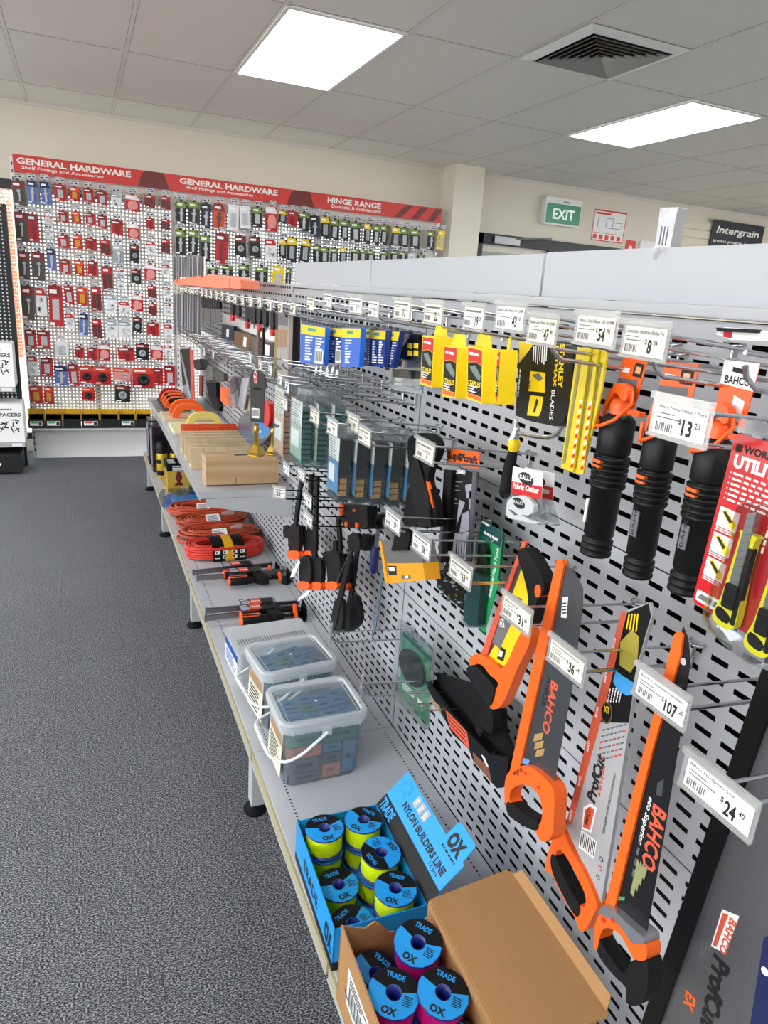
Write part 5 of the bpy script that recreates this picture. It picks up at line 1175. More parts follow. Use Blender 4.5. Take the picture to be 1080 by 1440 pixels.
# --- blue item in a clear bag
t = thing('blue_bagged_tool', 'blue plastic tool in a clear bag behind the extension leads', 'bagged tool', (.55, 3.98, Z0))
M_bbl = mat('glossy blue plastic', '1c6fc4', .25, var=.15)
F = TOP(.575, 3.97, Z0, .08); b = MB(); b.prism(smooth([(-.19, -.13), (.02, -.15), (.19, -.12), (.20, .08), (.0, .11), (-.16, .10)], 4), .0, .018, M_bbl, F); b.prism(smooth([(-.16, -.1), (-.02, -.12), (-.03, .02), (-.13, .05)], 3), .02, .035, mat('sky blue plastic', '4aa3e8', .3), F)
b.lathe([(.05, 0), (.05, .006), (.02, .008)], M_inkgrey, F @ Matrix.Translation((-.09, .05, .035)), 16); part(t, 'tool', b, bevel=.004)
b = MB(); b.prism(smooth([(-.205, -.15), (0, -.165), (.2, -.14), (.205, .1), (0, .12), (-.19, .115)], 3), .0, .045, M_clear, F, smooth=True); part(t, 'bag', b)
# --- yellow box with picture
t = thing('router_box', 'yellow and black boxed power tool with dark red tool picture, under the raised shelf', 'box', (.47, 4.18, Z0))
F = TOP(.418, 4.135, Z0, .02); b = MB(); w_, d_, h_ = .125, .15, .178
b.box((0, 0, 0), (w_, d_, h_), mat('carton yellow', 'caa93c', .45), F); b.box((-.0006, -.0006, h_-.045), (w_+.0006, d_+.0006, h_+.0006), M_black, F)
NF = F @ FR((0, 0, 0), (1, 0, 0), (0, 0, 1))
for k in range(3): b.rect(.03, h_-.018-.011*k, .10, h_-.012-.011*k, .001, M_paper, NF)
mr = mat('dark red machine picture', '6a1f22', .5)
b.prism(circ(.066, .095, .02, 14, .024), 0, .0006, mr, NF, back=False); b.plate([(.04, .045), (.092, .045), (.086, .062), (.046, .062)], 0, mr, NF); b.plate([(.055, .06), (.078, .06), (.076, .08), (.057, .08)], 0, mr, NF); b.prism(circ(.066, .122, .013, 10, .008), 0, .0006, mr, NF, back=False)
b.rect(.075, .006, .115, .034, 0, M_paper, NF); b.bars(.078, .008, .112, .030, .0004, M_ink, NF); b.lines(.008, .008, .055, .03, 4, .0001, M_ink, NF)
SFy = F @ FR((0, d_, 0), (0, -1, 0), (0, 0, 1)); b.lines(.02, .02, .13, .12, 8, .0002, mr, SFy); b.lines(.01, h_+.0, .12, h_+.001, 1, .001, M_paper, SFy)
for k in range(5): b.box((.01, .02+.02*k, h_+.0007), (.05, .03+.02*k, h_+.0012), M_paper, F)
part(t, 'carton', b)
# --- spray cans and dark tins further back
def can(cx, cy, lab, r=.033, h=.23):
    t = thing('spray_can', lab, 'can', (cx, cy, Z0), 'black capped cans under the raised shelf'); T = Matrix.Translation((cx, cy, Z0))
    b = MB(); b.lathe([(r*.95, 0), (r, .004), (r, h*.68), (r*.93, h*.72), (r*.8, h*.74)], mat('can yellow', 'c9b030', .3, metal=.3), T, 20)
    for a in (0, .9, -1.0): 
        LF = T @ FR((-r*math.cos(a)*1.01, -r*math.sin(a)*1.01, h*.42), (math.sin(a), -math.cos(a), 0), (0, 0, 1)); b.rect(-r*.4, 0, r*.4, .025, .0005, M_black, LF)
    b.lathe([(r*1.004, .02), (r*1.004, .05)], M_black, T, 20, False, False); part(t, 'body', b)
    b = MB(); b.lathe([(r*1.0, h*.70), (r*1.02, h*.72), (r*1.0, h*.95), (r*.8, h), (r*.2, h*1.01)], M_black, T, 20); part(t, 'cap', b)
can(.425, 4.50, 'yellow and black can in front of the dark tins, at the shelf edge'); can(.505, 4.50, 'second yellow and black can, right of the one at the shelf edge')
for i, (cx, cy, wd, h, lab) in enumerate(((.44, 4.72, .12, .30, 'dark glossy carton behind the yellow cans'), (.44, 4.93, .13, .30, 'farthest dark carton at the end of the base shelf'), (.60, 4.75, .12, .27, 'dark carton in the shadow beside the panel'))):
    t = thing('dark_carton', lab, 'carton', (cx, cy, Z0), 'dark cartons under the raised shelf'); F = TOP(cx, cy, Z0)
    b = MB(); b.box((-wd/2, -.09, 0), (wd/2, .09, h), mat('glossy dark card', '1c1a22', .2, coat=.5), F); part(t, 'carton', b, bevel=.002)
    b = MB(); LF = F @ FR((-wd/2-.0006, 0, 0), (0, -1, 0), (0, 0, 1)); b.box((-.075, .05, 0), (.075, .26, .0004), mat('label lilac grey', '9a8fa0', .4), LF); b.lines(-.06, .06, .06, .24, 9, .0006, M_ink, LF); part(t, 'label', b)
# ============================================================ goods on the raised shelf
ZM = MZ+.0008
def wood(nt, b):
    tc = nt.nodes.new('ShaderNodeTexCoord'); mp = nt.nodes.new('ShaderNodeMapping'); mp.inputs['Scale'].default_value = (1.2, 5, 5); nt.links.new(tc.outputs['Object'], mp.inputs[0])
    wv = nt.nodes.new('ShaderNodeTexWave'); wv.wave_type = 'RINGS'; wv.inputs['Scale'].default_value = 1.6; wv.inputs['Distortion'].default_value = 5; wv.inputs['Detail'].default_value = 3; nt.links.new(mp.outputs[0], wv.inputs['Vector'])
    r = nt.nodes.new('ShaderNodeValToRGB'); nt.links.new(wv.outputs['Fac'], r.inputs[0]); r.color_ramp.elements[0].color = lin('c9aa82'); r.color_ramp.elements[1].color = lin('b8966c')
    nt.links.new(r.outputs[0], b.inputs['Base Color']); b.inputs['Roughness'].default_value = .55
M_wood = noded('pine block', wood); M_pine = mat('pale pine', 'd2bc96', .55, var=.06, scale=14)
t = thing('mitre_box', 'solid varnished wooden mitre block at the near end of the raised shelf', 'mitre box', (.59, 2.86, ZM))
b = MB(); b.box((.436, 2.82, ZM), (.742, 2.912, ZM+.122), M_wood)
for x_ in (.56, .67): b.box((x_, 2.8194, ZM+.004), (x_+.002, 2.82, ZM+.035), M_ink)
b.box((.56, 2.845, ZM+.1221), (.66, 2.865, ZM+.1224), M_ink); b.box((.44, 2.8196, ZM), (.74, 2.82, ZM+.006), mat('dark timber edge', '6b5236', .6)); part(t, 'block', b, bevel=.002)
def mbox(x0, x1, y, h, lab, slots, m=M_pine, d=.075, group='wooden mitre boxes on the raised shelf'):
    t = thing('mitre_box', lab, 'mitre box', ((x0+x1)/2, y+d/2, ZM), group)
    b = MB(); b.box((x0, y, ZM), (x1, y+d, ZM+.016), m); part(t, 'base', b, bevel=.001)
    for yy in (y, y+d-.014):
        b = MB(); xs = [x0]+[x0+(x1-x0)*s for s in slots]+[x1]
        for a, c in zip(xs[:-1], xs[1:]): b.box((a+.0009, yy, ZM+.017), (c-.0009, yy+.014, ZM+h), m)
        b.box((x0, yy+.004, ZM+.017), (x1, yy+.01, ZM+h*.45), m); part(t, 'side_board', b)
    return t
mbox(.418, .745, 3.109, .098, 'wooden mitre box with slots just behind the solid block', (.17, .32, .50))
mbox(.418, .70, 3.226+.04, .102, 'wooden mitre box, middle of the three slotted ones', (.22, .38, .68))
mbox(.418, .70, 3.42, .096, 'wooden mitre box just in front of the orange plastic one', (.22, .42, .72))
M_omit = mat('orange mitre plastic', 'e8511a', .4)
t = mbox(.45, .74, 3.66, .085, 'orange plastic mitre box behind the wooden ones', (.24, .30, .68, .80), M_omit, group='plastic mitre box')
def arch(b, F, w, h, r, m, depth=.03):
    o = smooth([(-w/2, 0), (-w/2+.012, h*.55), (-w*.28, h*.92), (0, h), (w*.28, h*.92), (w/2-.012, h*.55), (w/2, 0), (w/2-.035, 0), (w*.25, h*.48), (0, h*.58), (-w*.25, h*.48), (-w/2+.035, 0)], 3)
    b.prism(o, -depth/2, depth/2, m, F, smooth=True)
t = thing('plastering_float', 'cream board float with pale yellow arched handle behind the orange mitre box', 'float', (.60, 3.95, ZM))
b = MB(); b.box((.43, 3.86, ZM), (.74, 4.12, ZM+.02), mat('cream foam board', 'e6dcae', .6)); part(t, 'blade', b, bevel=.002)
b = MB(); arch(b, BACK(3.98, .61, ZM+.02), .2, .085, .02, mat('pale yellow plastic', 'e8d67a', .4)); part(t, 'handle', b, bevel=.005)
for y_, lab in ((4.28, 'timber float with orange arched handle, nearer of two'), (4.44, 'timber float with orange arched handle, farther of two')):
    t = thing('plastering_float', lab+' on the raised shelf', 'float', (.58, y_, ZM), 'orange handled floats'); b = MB(); b.box((.42, y_-.06, ZM), (.74, y_+.06, ZM+.016), M_pine); part(t, 'blade', b, bevel=.002)
    b = MB(); arch(b, BACK(y_, .57, ZM+.0165), .2, .085, .02, M_orange, .035); part(t, 'handle', b, bevel=.006)
for k, (y_, c) in enumerate(((4.62, M_orange), (4.74, M_orange), (4.86, M_orange), (4.99, M_red))):
    t = thing('trowel', ['steel trowel with black grip and orange frame, nearest of the row', 'steel trowel with orange frame, second of the row', 'steel trowel with orange frame, third of the row', 'steel trowel with dark red handle at the far end of the raised shelf'][k], 'trowel', (.56, y_, ZM), 'trowels on the raised shelf')
    b = MB(); b.box((.41, y_-.05, ZM), (.70, y_+.05, ZM+.003), M_steel); b.box((.45, y_-.008, ZM+.003), (.62, y_+.008, ZM+.02), M_steel); part(t, 'blade', b)
    b = MB(); arch(b, BACK(y_, .545, ZM+.0205), .17, .07, .02, c, .03); h = part(t, 'handle', b, bevel=.006)
    if c is M_orange: b = MB(); b.tube([(.485, y_-.017, ZM+.062), (.545, y_-.018, ZM+.070), (.605, y_-.017, ZM+.062)], .015, M_black, 10); part(h, 'grip', b, top=t)
# ============================================================ goods hanging on the aisle side
def fz(ox, oy, s): return lambda a, b: (ox+a/s, oy+b/s)
def PP(b, x, f, pts, z0, z1, m, **k): return b.prism(PL(x, f, pts), z0, z1, m, SIDE(x), **k)
def SP(b, x, f, pts, z, m): return b.plate(PL(x, f, pts), z, m, SIDE(x))
def org(x, f, pts): q = PL(x, f, pts); return (x, -sum(p[0] for p in q)/len(q), min(p[1] for p in q))
# --- staple boxes
f6 = fz(580, 430, 3.375)
stp = [([(48,140),(105,150),(92,388),(38,372)], 202, 'leftmost staple box'), ([(150,186),(215,196),(206,441),(140,430)], 278, 'second staple box from the left'), ([(262,190),(335,205),(331,466),(258,441)], 402, 'third staple box, showing its whole picture front'), ([(404,222),(418,206),(402,470),(392,440)], 490, 'rightmost staple box, mostly hidden behind its neighbour')]
for i, (q, xr, lab) in enumerate(stp):
    x = .575; t = thing('staple_box', 'yellow hanging '+lab, 'box', org(x, f6, q), 'yellow staple boxes'); P = PL(x, f6, q)
    yr = -P[1][0]; xe = at(1, yr, 580+xr/3.375, 430+300/3.375).x; dp = max(.02, min(.09, xe-x))
    F = SIDE(x); b = MB(); b.prism(P, -dp, 0, M_yellow, F)
    tw = P[1][0]-P[0][0]
    b.prism([P[0], P[1], (P[1][0]-tw*.1, P[1][1]+.02), (P[0][0]+tw*.1, P[0][1]+.02)], -dp*.55, -dp*.5, M_yellow, F); part(t, 'carton', b, bevel=.0008)
    def mx(s, v): a = (P[0][0]+(P[1][0]-P[0][0])*s, P[0][1]+(P[1][1]-P[0][1])*s); c = (P[3][0]+(P[2][0]-P[3][0])*s, P[3][1]+(P[2][1]-P[3][1])*s); return (a[0]+(c[0]-a[0])*v, a[1]+(c[1]-a[1])*v)
    b = MB(); b.plate([mx(.06, .03), mx(.94, .03), mx(.94, .30), mx(.5, .26), mx(.06, .30)], .0003, M_red, F); b.plate([mx(.06, .31), mx(.5, .27), mx(.94, .31), mx(.94, .88), mx(.06, .86)], .0003, M_black, F); b.plate([mx(.06, .87), mx(.94, .89), mx(.94, .97), mx(.06, .95)], .0003, M_orange, F)
    b.plate([mx(.2, .36), mx(.55, .33), mx(.9, .5), mx(.85, .6), mx(.6, .55), mx(.25, .42)], .0006, mat('staple picture', '6f8078', .4), F)
    w = abs(tw); p = mx(.08, .72); b.text('STAPLES', p[0], p[1], .008, .0008, M_yellow, F, w=w*.8, bold=.03); p = mx(.15, .16); b.text('~', p[0], p[1], .006, .0008, M_paper, F, w=w*.6); p = mx(.1, .84); b.lines(p[0], p[1], p[0]+w*.6, p[1]+.012, 3, .0008, M_paper, F); part(t, 'printed_front', b)
# --- black and yellow coping saw pack
x = .66; t = thing('blade_pack', 'black Stanley pack with yellow pictures beside the staple boxes', 'tool pack', org(x, f6, [(560,548),(700,540)]))
b = MB(); PP(b, x, f6, [(508,168),(690,185),(762,200),(745,490),(715,548),(676,572),(560,548),(488,520),(500,330)], -.03, 0, M_black); part(t, 'pack', b, bevel=.003)
b = MB(); SP(b, x, f6, [(508,168),(580,175),(560,205),(508,270)], .0003, M_yellow); SP(b, x, f6, [(560,310),(632,318),(628,412),(552,405)], .0003, M_yellow); SP(b, x, f6, [(560,424),(622,432),(612,500),(600,525),(545,520)], .0003, M_yellow)
SP(b, x, f6, [(568,328),(600,320),(622,345),(600,360)], .0006, M_inkgrey); SP(b, x, f6, [(575,500),(590,440),(600,450),(582,510)], .0006, M_ink)
ptext(b, 'STANLEY', x, f6, (702,182), (690,392), .012, .0006, M_yellow, .04); ptext(b, 'FATMAX', x, f6, (682,190), (668,385), .008, .0006, M_yellow, .03); ptext(b, 'BLADES', x, f6, (662,400), (650,540), .009, .0006, M_paper, .0)
ptext(b, '300', x, f6, (553,355), (551,395), .007, .0008, M_ink)
for k in range(7): SP(b, x, f6, [(576+10*k,192),(580+10*k,192),(577+10*k,262+8*(k % 3)),(573+10*k,262+8*(k % 3))], .0003, M_paper)
ptext(b, '~', x, f6, (510,300), (498,430), .005, .0006, M_paper); part(t, 'print', b)
# --- coping saw
x = .70; t = thing('coping_saw', 'chrome framed hand saw with black and yellow handle hanging below the Stanley pack', 'saw', org(x, f6, [(430,905),(470,905)]))
b = MB(); b.tube([(x, -p[0], p[1]) for p in smooth(PL(x, f6, [(505,605),(560,615),(640,625),(680,612),(700,590),(715,560),(722,515),(724,470)]), 3, False)], .0042, M_chrome, 10); part(t, 'frame', b)
b = MB(); q = PL(x, f6, [(478,642),(488,610),(495,575),(488,540)]); b.tube([(x, -p[0], p[1]) for p in q], [.010, .008, .005, .003], M_chrome, 12); part(t, 'ferrule', b)
b = MB(); q = PL(x, f6, [(432,905),(440,890),(450,840),(462,760),(478,690),(480,660)]); b.tube([(x, -p[0], p[1]) for p in q], [.007, .012, .0125, .011, .0085, .010], M_grip, 14); h = part(t, 'handle', b)
b = MB(); q = PL(x, f6, [(478,688),(482,665),(484,645),(486,632)]); b.tube([(x, -p[0], p[1]) for p in q], [.0095, .0115, .0115, .008], M_yellow, 14); part(h, 'yellow_collar', b, top=t)
# --- hacksaw blade packs
x = .64
for i, (q, lab) in enumerate((([(790,196),(853,204),(770,790),(712,768)], 'left of three'), ([(848,204),(892,208),(818,800),(764,790)], 'middle of three'), ([(888,208),(932,214),(905,400),(860,600),(815,780),(805,790)], 'right of three'))):
    t = thing('hacksaw_blade_pack', f'long yellow pack with red and white stripes, {lab} above the fabric cutters', 'blade pack', org(x+.004*i, f6, q), 'long yellow hacksaw blade packs')
    b = MB(); PP(b, x+.004*i, f6, q, 0, .003, mat('pack mustard', 'd8bf1e', .35)); part(t, 'sleeve', b)
    b = MB(); a0, a1, c0, c1 = q[0], q[1], q[3] if len(q) == 4 else q[-1], q[2] if len(q) == 4 else q[-2]
    for k in range(14):
        v = .42+.04*k; L = (a0[0]+(c0[0]-a0[0])*v, a0[1]+(c0[1]-a0[1])*v); Rr = (a1[0]+(c1[0]-a1[0])*v, a1[1]+(c1[1]-a1[1])*v)
        SP(b, x+.004*i, f6, [(Rr[0]-14, Rr[1]), (Rr[0]-2, Rr[1]-6), (Rr[0]-4, Rr[1]+10), (Rr[0]-16, Rr[1]+15)], .0031, M_red if k % 2 else M_paper)
    SP(b, x+.004*i, f6, [(a0[0]+8, a0[1]+60), (a0[0]+22, a0[1]+60), (c0[0]+22, c0[1]-20), (c0[0]+8, c0[1]-20)], .0034, mat('blade olive', '8a8440', .3)); part(t, 'print', b)
# --- fabric cutters
f36 = fz(600, 560, 3.6)
for i, (dx, dy, x, lab) in enumerate(((0, 0, .66, 'front Rally fabric cutter on red and white card'), (58, 4, .69, 'second Rally fabric cutter half behind the front one'))):
    g = lambda a, c, dx=dx, dy=dy: f36(a+dx, c+dy)
    t = thing('fabric_cutter', lab, 'fabric cutter', org(x, g, [(425,600),(560,630)]), 'carded fabric cutters')
    b = MB(); PP(b, x, g, [(440,345),(592,376),(582,512),(428,480)], 0, .001, M_paper); SP(b, x, g, [(434,420),(587,448),(582,512),(428,480)], .001, M_red)
    c = sp(*g(506, 408), x); b.prism(circ(c[0], c[1], .022, 18, .010), .0013, .0016, M_ink, SIDE(x), back=False); ptext(b, 'RALLY', x, g, (475,408), (540,421), .008, .0019, M_paper, .03); ptext(b, 'Fabric Cutter', x, g, (440,455), (572,484), .010, .0016, M_paper, .04); part(t, 'card', b)
    b = MB(); PP(b, x, g, smooth_px([(428,560),(432,520),(460,496),(500,490),(545,505),(570,540),(565,575),(540,592),(500,588),(560,618),(615,632),(560,632),(440,605),(424,585)]), .002, .010, mat('white cutter plastic', 'e4e4e2', .35)) if 'smooth_px' in globals() else PP(b, x, g, [(428,560),(432,520),(460,496),(500,490),(545,505),(570,540),(565,575),(540,592),(500,588),(560,618),(615,632),(560,632),(440,605),(424,585)], .002, .010, mat('white cutter plastic', 'e4e4e2', .35))
    c = sp(*g(492, 530), x); b.prism(circ(c[0], c[1], .018, 18, .0085), .010, .0104, M_ink, SIDE(x), back=False); ptext(b, 'RALLY', x, g, (466,530), (520,541), .006, .0107, M_paper, .03); SP(b, x, g, [(440,560),(460,565),(490,590),(470,590)], .0104, M_inkgrey); part(t, 'cutter', b, bevel=.002)
    b = MB(); PP(b, x, g, [(425,480),(582,512),(620,640),(420,600)], .0005, .0125, M_clear); part(t, 'bag', b)
# --- Supercraft square
f49 = fz(500, 560, 4.909)
x = .70; t = thing('carpenter_square_pack', 'black carded Supercraft square under an orange header with steel rule at its left', 'tool pack', org(x, f49, [(590,1120),(800,1120)]))
b = MB(); PP(b, x, f49, [(640,500),(850,510),(800,1125),(600,1125)], 0, .0012, M_black); ptext(b, 'SQUARE', x, f49, (684,524), (762,532), .010, .0015, M_paper, .04)
for k, (w_, y_) in enumerate(((60, 570), (40, 600), (50, 630), (30, 690), (45, 720))): SP(b, x, f49, [(682-k*2,y_),(682+w_-k*2,y_+4),(682+w_-k*2,y_+12),(682-k*2,y_+8)], .0012, M_inkgrey)
gp = mat('grey photo print', '9a96a4', .5)
for q in ([(760,600),(800,590),(830,600),(820,700),(770,690)], [(720,700),(760,720),(730,800),(700,880),(710,780)], [(740,800),(830,750),(815,900),(720,940)], [(690,930),(800,920),(790,1120),(660,1120)], [(790,640),(810,640),(805,900),(785,900)]): SP(b, x, f49, q, .0012, gp)
for k in range(5): SP(b, x, f49, [(700+18*k,990),(706+18*k,990),(700+18*k,1110),(694+18*k,1110)], .0016, M_ink)
part(t, 'card', b)
b = MB(); PP(b, x, f49, [(635,345),(862,378),(855,487),(630,455)], 0, .0012, M_orange); ptext(b, 'Supercraft', x, f49, (640,432), (846,474), .021, .0015, M_ink, .05); SP(b, x, f49, [(715,378),(762,386),(755,402),(708,394)], .0014, M_ink); part(t, 'header', b)
b = MB(); PP(b, x, f49, [(625,490),(668,495),(618,1135),(583,1135)], .0015, .005, M_steel); PP(b, x, f49, [(668,495),(700,495),(655,1130),(620,1135)], .0015, .012, M_black); PP(b, x, f49, [(826,510),(850,512),(812,1120),(785,1118)], .0015, .006, M_steel)
PP(b, x, f49, [(583,1136),(618,1136),(612,1185),(578,1185)], .0015, .012, M_pine); part(t, 'square', b)
# --- black foam item and sanding block
x = .66; t = thing('foam_hand_pad', 'black curved foam hand pad with orange edge hanging behind the cream 7.55 ticket', 'hand pad', org(x, f49, [(340,880),(545,890)]))
b = MB(); b.prism(smooth(PL(x, f49, [(380,262),(450,240),(530,258),(568,318),(560,390),(535,440),(515,480),(498,560),(520,640),(545,700),(556,800),(545,888),(440,892),(340,882),(330,820),(345,700),(385,540),(362,430),(358,320)]), 2), -.016, 0, M_blackm, SIDE(x)); part(t, 'pad', b, bevel=.008)
b = MB(); b.prism(PL(x, f49, [(420,400),(440,398),(520,690),(540,885),(450,890),(420,760),(380,560)]), .0, .006, M_black, SIDE(x)); part(t, 'raised_panel', b, bevel=.004)
b = MB(); PP(b, x, f49, [(492,570),(505,580),(536,720),(540,760),(500,660)], -.004, .002, M_orange); part(t, 'orange_trim', b)
x = .60; t = thing('sanding_block_box', 'amber and grey boxed sanding block hanging under the 38.40 ticket', 'box', org(x, f49, [(225,1278),(478,1255)]))
b = MB(); PP(b, x, f49, [(215,1140),(464,1138),(480,1256),(228,1280)], -.035, 0, mat('amber card', 'e09a18', .45)); PP(b, x, f49, [(178,980),(430,982),(464,1137),(215,1139)], -.035, 0, mat('box grey', '62615f', .5)); PP(b, x, f49, [(168,985),(178,982),(228,1280),(205,1270)], -.03, .001, mat('amber card', 'e09a18', .45)); part(t, 'carton', b)
b = MB(); SP(b, x, f49, [(220,1155),(282,1158),(285,1220),(232,1222)], .0003, M_ink); SP(b, x, f49, [(230,1165),(270,1168),(272,1192),(236,1192)], .0006, M_paper); SP(b, x, f49, [(315,1222),(380,1222),(382,1245),(320,1247)], .0003, M_inkgrey); SP(b, x, f49, [(345,1225),(365,1225),(366,1242),(346,1243)], .0006, M_paper); part(t, 'print', b)
b = MB(); PP(b, x, f49, [(300,890),(402,905),(376,1050),(262,1052)], .001, .006, M_blackm); part(t, 'strap', b)
# --- green carded level, and small circuit pack
f77 = fz(600, 720, 7.714)
x = .72; t = thing('green_tool_pack', 'green and dark teal carded tool with black blade behind the 63.40 ticket', 'tool pack', org(x, f77, [(480,1180),(630,1310)]))
b = MB(); PP(b, x, f77, [(610,85),(845,225),(862,262),(795,740),(632,1312),(480,1180),(545,600),(575,240)], 0, .0015, mat('card green', '1f9a58', .4)); SP(b, x, f77, [(610,86),(845,226),(805,382),(590,240)], .0015, mat('card dark teal', '1c4a4c', .4)); SP(b, x, f77, [(575,245),(640,275),(590,640),(545,620)], .0015, mat('card aqua', '3fae98', .4))
ptext(b, 'Industrial Hand Tools', x, f77, (705,935), (795,400), .010, .0019, M_paper, .02, .2); ptext(b, '~', x, f77, (625,235), (780,325), .008, .0019, M_paper, .03); SP(b, x, f77, [(612,95),(690,140),(686,160),(608,112)], .0018, M_paper); SP(b, x, f77, [(840,225),(862,250),(800,740),(785,740)], .0018, M_ink); part(t, 'card', b)
b = MB(); PP(b, x, f77, [(612,345),(660,335),(705,420),(690,690),(590,680)], .002, .012, M_black); PP(b, x, f77, [(540,640),(600,620),(690,700),(640,1215),(560,1225),(485,1165)], .002, .02, mat('dark teal tool case', '1d4746', .3)); part(t, 'tool', b, bevel=.002)
b = MB(); PP(b, x, f77, [(545,250),(580,240),(700,330),(700,700),(650,1240),(560,1240),(478,1175)], .0018, .024, M_clear); part(t, 'blister', b)
x = .74; t = thing('fittings_pack', 'dark clear pack of small metal fittings left of the green tool pack', 'tool pack', org(x, f77, [(120,810),(400,1060)]))
b = MB(); PP(b, x, f77, [(230,535),(130,680),(118,815),(395,1065),(412,1060),(415,790),(300,640)], 0, .002, M_black); R = random.Random(6)
for k in range(30):
    a, c = R.uniform(140, 380), R.uniform(640, 1000)
    if c-640 > (a-130)*1.35+170 or c < 640+(a-230)*.8: continue
    w_ = R.uniform(12, 34); PP(b, x, f77, [(a, c), (a+w_, c+w_*.5), (a+w_*.8, c+w_), (a-w_*.2, c+w_*.6)], .002, R.uniform(.004, .01), [M_steel, M_gold, M_lg, M_inkgrey, M_slv][k % 5])
part(t, 'pack', b)
# --- green disc pack
f57 = fz(550, 860, 5.76)
x = .70; t = thing('disc_pack', 'green carded cutting disc in clear blister on the short yellow tipped hook', 'disc pack', org(x, f57, [(60,680),(310,950)]))
b = MB(); PP(b, x, f57, [(95,150),(322,362),(302,915),(60,640)], 0, .001, mat('disc card green', '12a35c', .4)); ptext(b, '~', x, f57, (215,740), (255,780), .018, .0013, M_paper, .03)
for k in range(4): ptext(b, '~', x, f57, (95,570+16*k), (190,665+16*k), .004, .0013, M_paper)
SP(b, x, f57, [(100,160),(318,365),(316,395),(98,190)], .001, mat('card dark teal', '1c4a4c', .4)); part(t, 'card', b)
b = MB(); A = [(180+100*math.cos(a)+0, 455+140*math.sin(a)+100*math.cos(a)*.75) for a in [2*PI*k/28 for k in range(28)]]; Hh = [(180+16*math.cos(a), 455+24*math.sin(a)+16*math.cos(a)*.75) for a in [2*PI*k/16 for k in range(16)]]
b.prism([PL(x, f57, A), PL(x, f57, Hh)], .002, .006, mat('disc dark grey', '3a383c', .35, metal=.4), SIDE(x)); part(t, 'disc', b)
b = MB(); PP(b, x, f57, [(90,60),(350,292),(362,400),(312,950),(60,682),(38,640)], .0012, .014, M_clear); part(t, 'blister', b)
# --- black tool pouch tray
x = .70; t = thing('tool_pouch', 'black open tool pouch with orange band hanging low beside the green disc pack', 'tool pouch', org(x, f57, [(690,1200),(930,1430)]))
b = MB(); PP(b, x, f57, [(292,505),(405,540),(585,600),(705,700),(835,815),(835,985),(890,1105),(985,1175),(950,1415),(885,1425),(690,1200),(655,1105),(520,985),(480,905),(330,640)], -.03, -.022, M_blackm); PP(b, x, f57, [(300,560),(420,700),(640,960),(830,1150),(985,1175),(950,1415),(885,1425),(690,1200),(655,1105),(520,985),(480,905),(330,640)], 0, .008, M_black)
q = PL(x, f57, [(300,560),(330,640),(480,905),(655,1105),(885,1425),(950,1415),(985,1175)]); F = SIDE(x)
for a, c in zip(q[:-1], q[1:]): b.add([(a[0], a[1], -.03), (c[0], c[1], -.03), (c[0], c[1], .008), (a[0], a[1], .008)], [(0, 1, 2, 3), (3, 2, 1, 0)], M_blackm, F)
part(t, 'pouch', b)
b = MB(); SP(b, x, f57, [(470,790),(640,965),(665,1100),(640,1085),(500,930)], .0082, M_bahco); SP(b, x, f57, [(690,1130),(820,1260),(850,1390),(700,1200)], .0082, mat('brown print', '7a4c34', .5)); SP(b, x, f57, [(760,1150),(785,1170),(822,1255),(800,1240)], .0086, M_paper); SP(b, x, f57, [(335,680),(420,760),(435,830),(350,730)], .0082, mat('tan print', '9a8466', .5))
for k in range(3): SP(b, x, f57, [(490,830+30*k),(630,975+30*k),(632,985+30*k),(492,840+30*k)], .0086, M_ink)
part(t, 'printed_band', b)
b = MB(); PP(b, x, f57, smooth([(690,850),(760,790),(830,800),(838,900),(825,990),(760,960),(735,1010),(700,960)], 2), -.02, .004, M_blackm); part(t, 'flap', b)
b = MB(); b.tube([(x-.008, -p[0], p[1]) for p in PL(x, f57, [(735,920),(890,1100),(875,1130),(830,1155)])], .0012, M_black, 6); part(t, 'cord', b)
